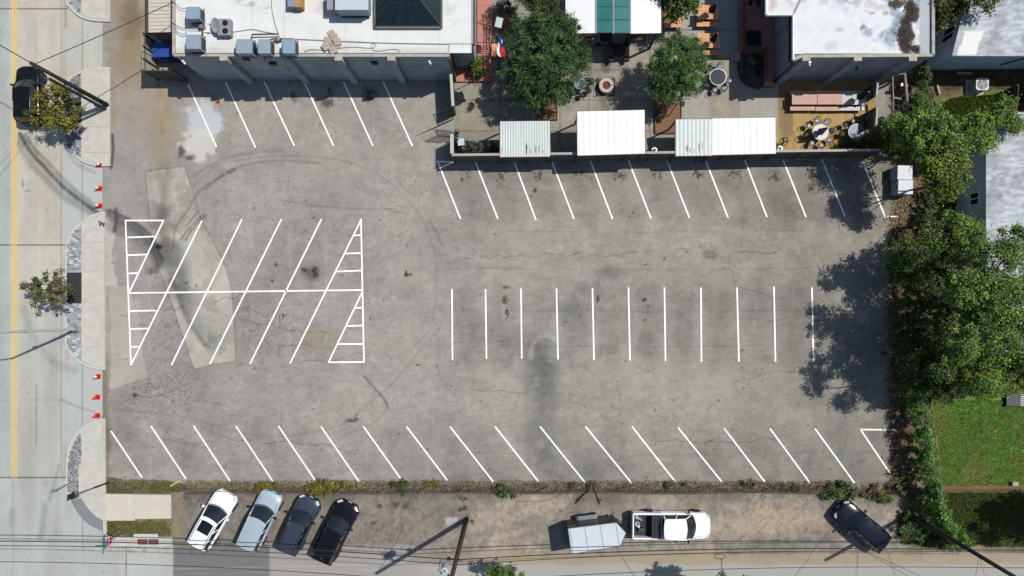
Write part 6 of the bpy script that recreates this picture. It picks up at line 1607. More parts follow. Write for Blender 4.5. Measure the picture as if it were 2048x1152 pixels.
# drooping flag: blue hoist with a star, white over red fly
def flagp(u, v): # u along fly 0..1, v down hoist 0..1
    return (.05 + v * .46 + .05 * math.sin(u * 6 + v * 3), -u * 1.08 + .08 * math.sin(v * 6 + u * 3), 6.5 - v * .75 - u * .5 + .08 * math.sin(u * 8 + v * 2))
for nm, u0, u1, v0, v1, mt in (('flag_blue', 0, .38, 0, 1, pmat('flag_blue', (24, 38, 104), .8, var=.08)), ('flag_white', .38, 1, 0, .34, pmat('flag_white', (225, 226, 230), .8, var=.04)), ('flag_red', .38, 1, .34, 1, pmat('flag_red', (168, 34, 44), .8, var=.08))):
    MB().grid(lambda a, b: flagp(u0 + (u1 - u0) * a, v0 + (v1 - v0) * b), 8, 8).obj(nm, mt, fl, smooth=True, world=False)
star = []
for k in range(10):
    a = math.pi / 2 + k * math.pi / 5; r = .14 if k % 2 == 0 else .056; star.append((.19 + r * math.cos(a) * .8, .5 - r * math.sin(a) * 1.3))
for sg, nm in ((.012, 'flag_star'), (-.012, 'flag_star')):
    pts = [Vector(flagp(*s_)) + Vector((sg * 1.5, 0, sg * 2)) for s_ in star]; cpt = Vector(flagp(.19, .5)) + Vector((sg * 1.5, 0, sg * 2))
    MB().add(pts + [cpt], [(k, (k + 1) % 10, 10) for k in range(10)]).obj(nm, pmat('flag_white', (225, 226, 230)), fl, world=False)
b = U(996, 62, 2.0); pn = thing('panel_lamp', 'tilted white rectangular panel on a short post beside the brown table', 'panel', (*b, .02))
MB().tube([(0, 0, 0), (0, 0, 2.9)], .035, 6).obj('post', m_steel, pn, world=False)
c = Vector(U3(998, 45, 3.1)) - Vector((*b, .02)); rm = Matrix.Rotation(math.radians(-14), 4, 'Z') @ Matrix.Rotation(math.radians(14), 4, 'X')
vs_ = [c + rm @ Vector((sx * .24, sy * .33, sz * .04)) for sz in (-1, 1) for sx, sy in ((-1, -1), (1, -1), (1, 1), (-1, 1))]
MB().add(vs_, [(3, 2, 1, 0), (4, 5, 6, 7), (0, 1, 5, 4), (1, 2, 6, 5), (2, 3, 7, 6), (3, 0, 4, 7)]).obj('panel', pmat('panel_white', (206, 220, 218), .4, var=.03), pn, world=False)
MB().bar((0, 0, 2.85), (c.x, c.y, c.z - .06), .06, .06).obj('arm', m_dark, pn, world=False)
x, y = U(922, 284, 1.1); gr = thing('grill', 'square grill with a pale lid in the fence corner below the iron gates', 'grill', (x, y, .02), .1)
MB().box(-.26, -.26, 0, .26, .26, 1.02).obj('cabinet', m_black, gr, world=False); MB().box(-.24, -.26, 1.021, .24, .26, 1.1).obj('lid', pmat('lid_pale', (190, 208, 226), .4, var=.04), gr, world=False)
MB().box(-.38, -.3, .8, -.262, .3, .86).obj('side_shelf', m_black, gr, world=False)
x, y = U(1568, 283, 1.3); fn = thing('standing_fan', 'black round standing fan at the right end of the double canopy', 'fan', (x, y, .036))
MB().tube([(0, 0, 0), (0, 0, 1.2)], .025, 6).lathe([(.2, 0), (.18, .04), (.03, .06)], n=12).obj('stand', m_iron, fn, world=False)
mb = MB()
tilt = Matrix.Rotation(math.radians(28), 4, 'X')
mb.tube([Vector((0, 0, 1.25)) + tilt @ Vector((.30 * math.cos(a), .30 * math.sin(a), 0)) for a in [2 * math.pi * k / 18 for k in range(19)]], .03, 5)
for k in range(3):
    a = 2.1 * k; mb.bar((0, 0, 1.25), Vector((0, 0, 1.25)) + tilt @ Vector((.28 * math.cos(a), .28 * math.sin(a), 0)), .14, .02)
mb.obj('fan_head', m_iron, fn, world=False)
def pot(label, px, py, h, r, mat):
    x, y = U(px, py, h); t = thing('plant_pot', label, 'pot', (x, y, .02))
    MB().lathe([(r * .7, 0), (r, h), (r * .6, h), (r * .55, h - .08), (.02, h - .1)], n=16).obj('pot', mat, t, world=False)
    MB().lathe([(r * .54, h - .06), (.02, h - .05)], n=14).obj('soil', m_black, t, world=False); return t
pot('white pot below the standing fan at the canopy end', 1560, 297, .5, .2, m_whitep)
pot('white pot with trailing hose on the fence between the two canopies', 1309, 300, 1.2, .2, m_whitep)
o = MB().tube([U3(1309, 300, 1.3), U3(1302, 302, 1.25), U3(1296, 299, .9), U3(1292, 303, .5)], .05, 6).obj('garden_hose', m_black, None); tag(o, 'black hose trailing left from the white pot on the fence', 'hose')

# --- pergola, fence end and things in the back yard
m_log = pmat('grey_log', (142, 136, 126), .85, var=.2, scale=5)
pg = thing('pergola', 'open frame of grey timber poles behind the tan patio floor', 'pergola', (*G(1770, 210), 0))
for a, b, r in (((1785, 152), (1786, 246), .055), ((1809, 148), (1816, 240), .10)):
    A, B = Vector(U3(*a, 2.6)), Vector(U3(*b, 2.6)); MB().tube([A, A.lerp(B, .5) + Vector((.03, 0, 0)), B], r, 7).obj('beam', m_log, pg)
    for q in (A, B): MB().tube([(q.x, q.y, 0), q], r * .9, 7).obj('post', m_log, pg)
A, B = Vector(U3(1766, 152, 2.6)), Vector(U3(1812, 147, 2.6)); MB().tube([A, B], .05, 6).obj('cross_beam', m_log, pg)
A, B = Vector(U3(1786, 195, 2.6)), Vector(U3(1802, 198, 2.6)); MB().bar(A, B, .1, .08).obj('cross_beam', m_log, pg)
for lb, a, b in (('short pale-capped fence panel beside the white picnic table', (1753, 192), (1755, 166)), ('pale-capped fence panel beside the grey mosaic table', (1752, 250), (1754, 216))):
    board_fence('yard_fence', lb, U(*a, 1.9), U(*b, 1.9), 1.9, 6, m_fb, 1, 1, (.14, m_cap), True)
x, y = U(1806, 170, 1.0); t = thing('garden_light', 'small white twin floodlight on the thick pergola pole', 'light', (x, y, 0)); MB().tube([(0, 0, 0), (0, 0, 1.0)], .03).obj('post', m_dark, t, world=False); MB().box(-.18, -.1, .9, -.05, .1, 1.1).box(.2, -.12, .9, .36, .06, 1.1).bar((-.1, 0, .95), (.3, 0, .95), .04).obj('light_heads', m_whitep, t, world=False)
x, y = U(1965, 168, .8); ac = thing('condenser', 'pale square air-conditioning condenser with round fan in the back yard', 'condenser', (x, y, 0), -.03)
MB().box(-.75, -.62, 0, .6, .55, .08).obj('pad', m_cope, ac, world=False)
MB().prism([(.47 * math.copysign(min(1, abs(math.cos(a)) * 1.25), math.cos(a)), .45 * math.copysign(min(1, abs(math.sin(a)) * 1.25), math.sin(a))) for a in [2 * math.pi * (k + .5) / 24 for k in range(24)]], .081, .8).obj('cabinet', pmat('cabinet_grey', (176, 180, 182), .5, var=.05), ac, world=False)
MB().lathe([(.38, .801), (.38, .815), (.36, .816), (.02, .816)], n=24).obj('fan_grille', m_dark, ac, world=False)
mb = MB()
for k in range(4):
    a = k * math.pi / 2 + .3; mb.bar((0, 0, .825), (.33 * math.cos(a), .33 * math.sin(a), .825), .13, .01)
mb.lathe([(.09, .82), (.09, .84), (.02, .842)], n=12).obj('fan_blade', pmat('blade_grey', (84, 88, 92), .5, .4), ac, world=False)
m_chest = pmat('chest_white', (164, 172, 182), .45, var=.06, scale=3)
for lb, a in (('white metal chest under the drooping branches, the upper of two', (1811, 345)), ('white metal chest under the drooping branches, the lower of two', (1812, 374))):
    x, y = U(*a, 1.05); t = thing('storage_chest', lb, 'chest', (x, y, .01), -.03)
    MB().box(-.56, -.5, .04, .5, .5, .96).obj('cabinet', m_chest, t, world=False); MB().box(-.575, -.515, .965, .51, .51, 1.05).obj('lid', m_chest, t, world=False)
    MB().box(-.59, -.12, .8, -.561, .12, .84).obj('handle', m_dark, t, world=False); MB().box(-.585, .35, .5, -.561, .42, .6).obj('latch', m_black, t, world=False)
x, y = G(2040, 200); t = thing('garden_shed', 'small reddish shed with a pale edge at the right frame edge', 'shed', (x, y, 0))
MB().box(-.4, -1.0, 0, 2.4, .9, 1.8).obj('wall', pmat('brick_red_board', (150, 78, 58), .8, var=.15), t, world=False); MB().box(-.5, -1.1, 1.81, 2.5, 1.0, 1.9).obj('roof', pmat('pale_lid', (196, 206, 210)), t, world=False); MB().box(-.46, -.4, .1, -.405, .3, 1.6).obj('door', m_dark, t, world=False)
board_fence('yard_fence', 'dark upright board fence beside the lush grass patch near the house wall', G(2003, 232), G(2006, 184), 1.6, 12, m_dark, 2, 1)
x, y = G(2050, 798); t = thing('timber_deck', 'dark timber deck with open slats at the right edge of the lawn', 'deck', (x, y, 0))
MB().box(-1.6, -.5, .02, 3, .5, .3).obj('deck_base', m_black, t, world=False)
for k in range(6): MB().box(-.6, -.46 + k * .16, .31, 3, -.38 + k * .16, .35).obj('slat', m_steel, t, world=False)
x, y = G(2026, 966); o = MB().rbox(0, 0, 0, .42, .3, .28, .05).obj('stone_block', pmat('beige_block', (176, 168, 140), .9, var=.2), None); o.location = (x, y, 0); tag(o, 'small beige stone block on the lawn edge at the right', 'block')
for lb, a, b in (('pale curved plastic edging strip standing in the back yard soil', (1872, 172), (1877, 190)), ('pale loose board lying by the wall of the blue house', (1912, 147), (1940, 148))):
    A, B = Vector((*G(*a), .1)), Vector((*G(*b), .1)); o = MB().bar(A, B, .12, .2).obj('loose_board', m_cap, None); tag(o, lb, 'board')
# dark planting troughs against the fence
x, y = G(958, 300); t = thing('planting_trough', 'dark planting trough along the fence beside the grill', 'planter', (x, y, .02)); MB().box(-1.1, -.28, 0, 1.4, .28, .4).obj('trough', m_black, t, world=False); MB().box(-1.05, -.23, .401, 1.35, .23, .42).obj('soil', pmat('bed_dirt', (92, 80, 66)), t, world=False)
# ------------------------------------------------------------------ vegetation
m_leaf = attr_mat('leaves', .55, leaf=True, spec=.3)
m_bark = pmat('bark', (92, 78, 64), .95, var=.3, scale=6, bump=.5)
def leaves(name, parent, lobes, n, size, cols, seed, style='broad', clump=.33, up=.75, area_w=True):
    """lobes: (x, y, z, rx, ry, rz) in metres; leaf-sized faces gathered in clumps through the lobes' outer volume"""
    rng = np.random.RandomState(seed); Lb = np.array(lobes, float)
    w = (Lb[:, 3] * Lb[:, 4]); w = w / w.sum()
    nc = max(6, int(n / 52)); li = rng.choice(len(Lb), nc, p=w)
    d = rng.normal(size=(nc, 3)); d[:, 2] += .35; d /= np.linalg.norm(d, axis=1)[:, None]
    r = rng.uniform(.28, 1.0, nc) ** .45
    r = r * (1 + .16 * rng.normal(size=nc) * (rng.rand(nc) < .35))
    out_ = rng.rand(nc) < .14; r = np.where(out_, r * rng.uniform(1.08, 1.42, nc), r)
    cc = Lb[li, :3] + d * r[:, None] * Lb[li, 3:6]
    cs = rng.uniform(.6, 1.5, nc) * clump * np.where(out_, .75, 1.0)
    ci = rng.randint(0, nc, n)
    p = cc[ci] + rng.normal(size=(n, 3)) * (cs[ci] * .5)[:, None] * np.array([1, 1, .7])
    p[:, 2] = np.maximum(p[:, 2], .04)
    out = d[ci]
    nrm = rng.normal(size=(n, 3)) * .55 + np.array([0, 0, up]) + out * .3
    nrm /= np.linalg.norm(nrm, axis=1)[:, None]
    t = rng.normal(size=(n, 3))
    if style == 'willow': t = out * np.array([1, 1, .2]) + np.array([0, 0, -.35]) + rng.normal(size=(n, 3)) * .35
    if style == 'grass': t = np.array([0, 0, 1.0]) + rng.normal(size=(n, 3)) * .45; nrm = rng.normal(size=(n, 3)) + np.array([0, 0, .5])
    t = t - nrm * (t * nrm).sum(1)[:, None]; t /= np.linalg.norm(t, axis=1)[:, None] + 1e-9
    b = np.cross(nrm, t); s = size * rng.uniform(.55, 1.35, n)
    asp = {'broad': .55, 'willow': .18, 'grass': .12}[style]
    tl = s[:, None] * t; bw = s[:, None] * asp * b
    fold = nrm * (s * .12)[:, None]
    V = np.stack([p - tl * .5, p + bw * .5 + fold, p + tl * .5, p - bw * .5 + fold], 1).reshape(-1, 3)
    F = np.arange(4 * n).reshape(n, 4)
    ca = np.array([alb(c) for c in cols]); k1 = rng.randint(0, len(ca), nc); k2 = rng.randint(0, len(ca), n)
    col = (ca[k1[ci]] * .6 + ca[k2] * .4) * rng.uniform(.7, 1.35, (n, 1)) * rng.uniform(.62, 1.42, nc)[ci][:, None]
    off = ORG[parent.name]
    o = raw_mesh(name, V - np.array(off), F, m_leaf, col, 'FACE', parent); ORG[o.name] = off
    return o
def limb_tree(parent, base, lobes, r0, seed, dead=0):
    rng = random.Random(seed); b = Vector(base); c = sum((Vector(l[:3]) for l in lobes), Vector()) / len(lobes)
    fork = b.lerp(Vector((c.x, c.y, c.z * .75)), .55); fork.z = max(.6, c.z * .45)
    mb = MB().tube(smooth([tuple(b), tuple(b.lerp(fork, .5) + Vector((rng.uniform(-.1, .1), rng.uniform(-.1, .1), 0))), tuple(fork)], 4), r0, 8, r0 * .7)
    mb.obj('trunk', m_bark, parent, smooth=True)
    for l in lobes:
        L = Vector(l[:3]); m_ = fork.lerp(L, .5) + Vector((rng.uniform(-.2, .2), rng.uniform(-.2, .2), rng.uniform(0, .3)))
        mb = MB().tube(smooth([tuple(fork), tuple(m_), tuple(L)], 4), r0 * .5, 6, r0 * .12)
        for k in range(6):
            a = rng.uniform(0, 6.28); e = rng.uniform(-.1, .7); q = L.lerp(m_, rng.uniform(0, .6)); mb.tube([q, q + Vector((math.cos(a) * l[3] * 1.02, math.sin(a) * l[4] * 1.02, e * l[5]))], r0 * .12, 4, r0 * .03)
        mb.obj('limb', m_bark, parent)
def tree(label, cat, base_px, lob, n, size, cols, seed, style='broad', r0=.12, group=None, name='tree', clump=.33):
    base = (*G(*base_px), 0.0)
    L = []
    for px, py, h, rx, ry, rz in lob:
        k = (H - h) / H * S; p = U3(px, py, h); L.append((p[0], p[1], h, rx * k, ry * k, rz))
    t = thing(name, label, cat, base, 0, group)
    limb_tree(t, base, L, r0, seed)
    leaves('crown', t, L, n, size, cols, seed, style, clump)
    return t
OL = ((126, 128, 48), (104, 112, 40), (148, 144, 62), (88, 98, 40), (150, 134, 56))
G1 = ((76, 106, 42), (60, 90, 34), (98, 126, 48), (48, 76, 30), (118, 130, 62))
G2 = ((108, 138, 48), (84, 118, 40), (138, 160, 58), (62, 94, 38), (150, 172, 78), (108, 134, 50))
G3 = ((62, 90, 40), (50, 78, 34), (78, 106, 46), (90, 102, 50), (106, 98, 58))
W1 = ((58, 90, 42), (46, 76, 36), (72, 106, 48), (86, 108, 60))
tree('small olive-yellow street tree in the footway bed overhanging the black car', 'tree', (150, 222), [(108, 206, 2.9, 40, 36, .9), (92, 225, 2.4, 30, 26, .7), (132, 188, 2.7, 26, 26, .7), (126, 238, 2.4, 34, 26, .8)], 5200, .17, OL, 21, r0=.07, name='street_tree', clump=.24)
tree('small sparse green street tree growing from the dark square grate', 'tree', (151, 578), [(100, 574, 2.6, 36, 30, .8), (72, 570, 2.4, 22, 16, .5), (122, 588, 2.5, 24, 26, .6), (88, 598, 2.2, 26, 16, .5), (118, 552, 2.6, 14, 14, .5), (58, 575, 2.3, 12, 8, .3)], 3000, .16, ((84, 100, 54), (66, 86, 44), (104, 112, 64), (120, 104, 66)), 22, r0=.06, name='street_tree', clump=.24)
tree('big dark willow-like tree over the left half of the patio', 'tree', (1082, 222), [(1085, 118, 4.0, 66, 66, 1.5), (1056, 162, 3.2, 46, 40, 1.2), (1122, 148, 3.4, 48, 46, 1.3), (1102, 58, 3.8, 52, 38, 1.3), (1046, 92, 3.4, 36, 38, 1.1), (1138, 100, 3.5, 34, 44, 1.1), (1112, 188, 2.8, 38, 24, .9), (1162, 120, 3.2, 16, 30, .7), (1068, 200, 2.6, 34, 14, .7)], 19000, .36, W1, 23, 'willow', r0=.16, clump=.34)
tree('dark green tree with drooping leaves right of the fire pit', 'tree', (1309, 242), [(1350, 118, 3.9, 46, 40, 1.2), (1322, 148, 3.2, 32, 36, 1.0), (1380, 148, 3.3, 32, 34, 1.0), (1346, 178, 2.9, 42, 24, .9), (1392, 112, 3.2, 24, 22, .7), (1362, 92, 3.6, 34, 20, .8)], 16000, .26, ((54, 96, 36), (44, 82, 30), (78, 120, 44), (94, 112, 54)), 24, 'willow', r0=.13, clump=.32)
tree('dark tree cut off by the top edge left of the pavilion', 'tree', (1078, 60), [(1084, 8, 3.8, 30, 30, 1.1), (1068, -20, 3.8, 40, 36, 1.2), (1100, -12, 3.6, 30, 30, 1)], 7000, .3, G3, 25, 'willow', r0=.12)
tree('dark rounded tree cut off by the top edge right of the pavilion', 'tree', (1338, 30), [(1352, 8, 3.0, 32, 26, 1.0), (1334, -12, 3.2, 34, 30, 1.0), (1374, 2, 3.0, 18, 18, .7)], 6500, .2, ((80, 104, 46), (64, 88, 38), (98, 118, 56)), 26, r0=.1)
tree('olive tree at the top edge between the block building and the blue house', 'tree', (1846, 40), [(1900, 0, 4.4, 42, 30, 1.3), (1872, 26, 3.6, 16, 36, 1.0), (1942, -6, 4.8, 36, 22, 1.0), (1895, 40, 3.4, 22, 20, .8), (1970, 8, 4.9, 24, 12, .6), (1920, -50, 4.6, 70, 40, 1.4)], 11000, .2, ((104, 112, 56), (86, 96, 46), (122, 124, 66), (72, 84, 42)), 27, r0=.12)
TR = 'trees along the right edge of the lot'
tree('bushy yellow-green tree over the storage chests and the end of the patio', 'tree', (1815, 312), [(1862, 266, 5.8, 54, 40, 1.3), (1798, 262, 3.4, 36, 32, .9), (1896, 290, 5.6, 36, 30, 1.0), (1842, 300, 4.6, 36, 22, .9), (1842, 222, 3.6, 18, 34, .9)], 17500, .16, G2 + G3[:3], 31, r0=.16, group=TR)
tree('leafy branch-tree reaching over the pale roof of the grey house', 'tree', (1905, 262), [(1955, 250, 4.3, 38, 22, .7), (1998, 228, 4.4, 32, 18, .7), (2022, 248, 4.3, 22, 16, .5), (1958, 285, 4.0, 36, 20, .8), (2012, 208, 4.4, 16, 14, .5)], 8500, .16, G2, 32, r0=.11, group=TR)
tree('drooping bright lime-green tree beside the lower storage chest', 'tree', (1858, 372), [(1888, 345, 6.0, 36, 34, .9), (1866, 336, 5.6, 26, 24, .8), (1912, 328, 6.0, 26, 26, .8), (1896, 380, 5.4, 30, 16, .7), (1866, 368, 5.0, 18, 16, .6)], 11000, .16, ((124, 146, 50), (104, 130, 44), (142, 156, 62), (86, 110, 42)), 33, r0=.1, group=TR)
tree('dark green tree standing in the shade below the stall line corner', 'tree', (1796, 535), [(1836, 510, 3.6, 52, 34, 1.0), (1796, 516, 3.2, 30, 28, .8), (1872, 478, 3.6, 34, 30, .9), (1820, 545, 3.0, 46, 22, .8)], 10000, .16, G1, 34, r0=.13, group=TR)
tree('green tree against the wall of the grey house', 'tree', (1885, 505), [(1928, 462, 4.4, 28, 32, 1.0), (1920, 505, 4.2, 30, 26, .9), (1902, 440, 3.4, 18, 22, .7)], 7500, .16, G2, 35, r0=.12, group=TR)
tree('large bright green tree over the roof of the grey house', 'tree', (1868, 610), [(1992, 520, 7.6, 46, 44, 1.6), (2036, 486, 7.2, 30, 34, 1.3), (1982, 596, 8.0, 58, 52, 1.9), (2044, 606, 8.0, 46, 64, 1.9), (1972, 668, 7.8, 52, 48, 1.8), (2040, 700, 7.6, 54, 52, 1.7), (1944, 628, 7.0, 28, 40, 1.3), (1962, 724, 6.8, 42, 34, 1.3), (1938, 478, 8.3, 30, 26, 1.0), (1930, 572, 8.6, 36, 42, 1.2), (1922, 684, 8.6, 34, 40, 1.2), (1960, 770, 8.0, 34, 22, .9)], 46000, .155, G2 + G1[:2], 36, r0=.24, group=TR, clump=.36)
tree('dark low tree in the deep shade between the lot and the bright tree', 'tree', (1800, 640), [(1828, 622, 2.2, 40, 44, .9), (1858, 668, 2.4, 40, 46, .9), (1812, 690, 2.0, 36, 30, .7), (1862, 590, 2.4, 34, 30, .8)], 6500, .16, G3, 37, r0=.12, group=TR)
tree('broad dark green tree shading the last stall at the lawn corner', 'tree', (1815, 745), [(1848, 742, 3.0, 44, 38, 1.0), (1892, 738, 3.6, 44, 40, 1.1), (1850, 786, 2.8, 34, 22, .8), (1912, 784, 3.8, 42, 22, .9), (1822, 768, 2.6, 24, 22, .7), (1884, 742, 8.0, 24, 18, .6)], 12500, .16, G1 + G3[:1], 38, r0=.16, group=TR)
tree('green tree at the right frame edge above the timber deck', 'tree', (1960, 745), [(2006, 756, 5.6, 44, 32, 1.2), (2046, 745, 5.6, 34, 38, 1.2), (1966, 772, 5.0, 36, 22, .9)], 12000, .155, G2, 39, r0=.14, group=TR)
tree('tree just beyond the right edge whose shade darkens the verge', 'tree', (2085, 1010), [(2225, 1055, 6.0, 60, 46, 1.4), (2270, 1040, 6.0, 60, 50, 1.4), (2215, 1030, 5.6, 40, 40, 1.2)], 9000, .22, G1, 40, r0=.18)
tree('leafy sapling crown poking up at the bottom edge beside the brown pole', 'tree', (990, 1128), [(1000, 1142, 2.4, 30, 14, .6), (1018, 1150, 2.2, 22, 16, .5), (985, 1152, 2.2, 14, 16, .5)], 1500, .17, ((98, 122, 52), (80, 106, 44)), 41, r0=.05, clump=.2)
tree('tree below the bottom edge whose twig tip shows past the coiled wire', 'tree', (1486, 1180), [(1462, 1180, 6.0, 34, 24, .8), (1440, 1174, 5.8, 22, 20, .7), (1446, 1152, 5.6, 7, 12, .4), (1486, 1172, 6, 20, 16, .6)], 3400, .17, ((120, 112, 50), (96, 104, 46)), 42, r0=.07, clump=.22)

def bush(label, pts, h, n, size, cols, seed, style='broad', cat='bush', name='bush', clump=.2, r=None, group=None):
    L = []
    for p in pts:
        x, y = G(p[0], p[1]); L.append((x, y, h * .55, p[2] * S, p[3] * S, h * .5))
    t = thing(name, label, cat, (L[0][0], L[0][1], 0), 0, group)
    mb = MB()
    for l in L:
        for k in range(4):
            a = k * 1.6; mb.tube([(l[0], l[1], 0), (l[0] + l[3] * .5 * math.cos(a), l[1] + l[4] * .5 * math.sin(a), h * .7)], .015, 4, .005)
    mb.obj('stem', m_bark, t); leaves('foliage', t, L, n, size, cols, seed, style, clump); return t
YG = ((140, 138, 40), (120, 126, 44), (158, 148, 52), (108, 106, 48))
DG = ((78, 104, 46), (62, 90, 38), (96, 118, 54), (110, 108, 58))
bush('bright yellow-green weed clump in front of the silver car', [(528, 974, 18, 12), (548, 966, 12, 8)], .55, 900, .12, YG, 51, cat='weed', name='weed_clump')
bush('wide yellow-green weed clump in front of the slate grey car', [(652, 972, 30, 14), (686, 968, 24, 9), (632, 978, 16, 12), (650, 958, 10, 8)], .7, 2200, .12, YG, 52, cat='weed', name='weed_clump')
bush('round dark green weed clump at the lot edge right of the black car', [(797, 967, 18, 8), (803, 985, 6, 8)], .35, 800, .11, ((84, 96, 44), (100, 102, 52), (70, 84, 40)), 53, cat='weed', name='weed_clump')
bush('small dry yellow weed tuft by a fence post above the brown pole', [(864, 966, 12, 6)], .3, 350, .1, YG, 54, cat='weed', name='weed_clump')
bush('bright green leafy weed above the bare tan part of the lane', [(1008, 977, 20, 12)], .55, 900, .13, DG, 55, cat='weed', name='weed_clump')
bush('pale weed and dry grass at the foot of the brown pole', [(932, 1020, 12, 16), (926, 1000, 8, 12), (946, 1048, 8, 8)], .12, 450, .08, ((122, 116, 74), (104, 104, 62), (138, 126, 88)), 56, cat='weed', name='weed_clump')
bush('weeds at the foot of the leaning timber post', [(1150, 970, 12, 10), (1180, 968, 12, 8)], .35, 450, .1, ((96, 98, 52), (110, 104, 62)), 57, cat='weed', name='weed_clump')
bush('pair of small weeds on the fence line above the white pickup', [(1336, 968, 10, 7), (1374, 971, 12, 7)], .3, 420, .1, DG, 58, cat='weed', name='weed_clump')
bush('straggly weeds on the fence line right of the pickup', [(1500, 966, 18, 7), (1585, 975, 26, 9), (1440, 969, 10, 5), (1550, 968, 14, 6)], .3, 1000, .1, ((110, 110, 66), (92, 96, 50), (126, 116, 78)), 59, cat='weed', name='weed_clump')
bush('dense bright green weed patch at the nose of the navy hatchback', [(1676, 978, 26, 18), (1655, 985, 14, 12), (1694, 985, 16, 14)], .6, 2600, .13, DG, 60, cat='weed', name='weed_clump')
bush('yellow-green weed patch behind the navy hatchback by the vines', [(1765, 993, 22, 10), (1745, 990, 12, 8)], .5, 1300, .12, ((112, 124, 52), (96, 112, 46)), 61, cat='weed', name='weed_clump')
bush('leafy weeds crowding the tail of the navy hatchback', [(1815, 1040, 16, 32), (1798, 1060, 14, 14), (1822, 1005, 14, 22), (1838, 1060, 24, 18)], .7, 3200, .14, ((84, 112, 56), (70, 98, 48), (100, 124, 66)), 62, cat='weed', name='weed_clump')
bush('low green weeds under the wires left of the corner pole', [(1862, 1080, 30, 10), (1900, 1090, 30, 9)], .3, 1500, .12, ((104, 108, 58), (84, 96, 48), (126, 118, 74)), 63, cat='weed', name='weed_clump')
bush('yellow-green shrub on the terracotta deck beside the shop corner', [(955, 140, 20, 20), (958, 128, 16, 12)], 1.3, 1700, .16, ((118, 126, 40), (100, 112, 40), (84, 100, 40)), 64)
bush('dark rose bush in the rounded flower bed', [(1496, 142, 18, 20), (1510, 130, 12, 14)], 1.0, 1200, .13, ((62, 84, 42), (50, 70, 36), (150, 140, 120)), 65)
bush('dark clipped shrub on the shaded deck at the top edge', [(1516, 12, 24, 16)], 1.1, 900, .15, ((44, 54, 40), (36, 44, 34)), 66)
bush('dark leafy plants in the trough by the grill', [(940, 300, 18, 8), (968, 298, 24, 9), (990, 302, 10, 6)], 1.1, 1500, .18, ((62, 70, 60), (50, 58, 50), (84, 90, 78)), 67, clump=.25)
bush('sprawling dark plant on the fence behind the grill', [(912, 290, 6, 20)], 1.0, 500, .15, ((58, 62, 56), (48, 52, 46)), 68)
bush('grey-green trailing plant at the shop corner by the brown table', [(1010, 22, 26, 12), (1030, 28, 18, 8)], 1.0, 1300, .14, ((92, 98, 90), (76, 82, 74), (110, 114, 104)), 69)
bush('dense dark ivy along the right end of the patio fence', [(1760, 285, 26, 22), (1740, 296, 18, 10), (1778, 258, 22, 26), (1775, 300, 28, 14)], 1.8, 4500, .17, G3, 70, name='ivy', cat='ivy', clump=.28)
bush('climbing ivy column by the pergola pole', [(1822, 170, 11, 24), (1824, 205, 12, 26), (1830, 235, 14, 22)], 2.2, 3400, .17, ((74, 106, 52), (60, 92, 44), (90, 118, 62)), 71, name='ivy', cat='ivy', clump=.25)
bush('dark shrub under the drooping tree beside the soil strip', [(1840, 440, 16, 34), (1842, 405, 18, 22), (1850, 480, 22, 30)], 1.2, 3000, .17, ((76, 100, 48), (62, 86, 42), (98, 112, 58)), 72)
bush('deep green undergrowth below the dark trees at the lot edge', [(1815, 600, 22, 50), (1830, 680, 26, 50), (1850, 560, 30, 44), (1870, 640, 28, 60), (1825, 740, 24, 30)], 1.1, 6500, .19, G3, 73)
bush('undergrowth between the dark trees and the grey house', [(1885, 560, 24, 40), (1895, 700, 24, 60)], 1.0, 3000, .19, G3, 74)
bush('low twiggy shrub in the dark corner below the last stall', [(1800, 955, 20, 16), (1822, 940, 14, 30), (1790, 975, 24, 12)], .8, 1800, .14, ((84, 96, 54), (66, 78, 44), (110, 108, 76)), 75)
bush('dry brown weeds at the end of the bottom fence', [(1720, 985, 22, 10), (1738, 976, 18, 8)], .35, 700, .12, ((112, 92, 80), (96, 80, 68), (130, 112, 92)), 76, cat='weed', name='weed_clump')
# vine-smothered wire fence
vf = thing('vine_fence', 'wire fence smothered in bright green vines between the lot and the lawn', 'fence', (*G(1862, 900), 0))
line_px = [(1812, 795), (1818, 850), (1822, 900), (1829, 940), (1838, 975), (1848, 1005), (1862, 1030), (1878, 1052), (1890, 1068)]
for p in line_px[::2]: MB().tube([(*G(*p), 0), (*G(*p), 2.3)], .035, 6).obj('post', m_bark, vf)
MB().tube([(*G(*p), 2.25) for p in line_px], .02, 5).obj('top_rail', m_bark, vf)
MB().tube([(*G(*p), .9) for p in line_px], .012, 4).obj('wire', m_bark, vf)
Lv = []
for p in smooth(line_px, 3):
    x, y = G(*p); Lv.append((x, y, 2.1, .28, .7, .7)); Lv.append((x, y, .8, .38, .7, .7)); Lv.append((x + .1, y, 1.5, .28, .6, .8))
leaves('vine', vf, Lv, 19000, .15, ((96, 144, 54), (80, 126, 46), (116, 160, 66), (66, 106, 42), (132, 164, 88)), 81, clump=.22)
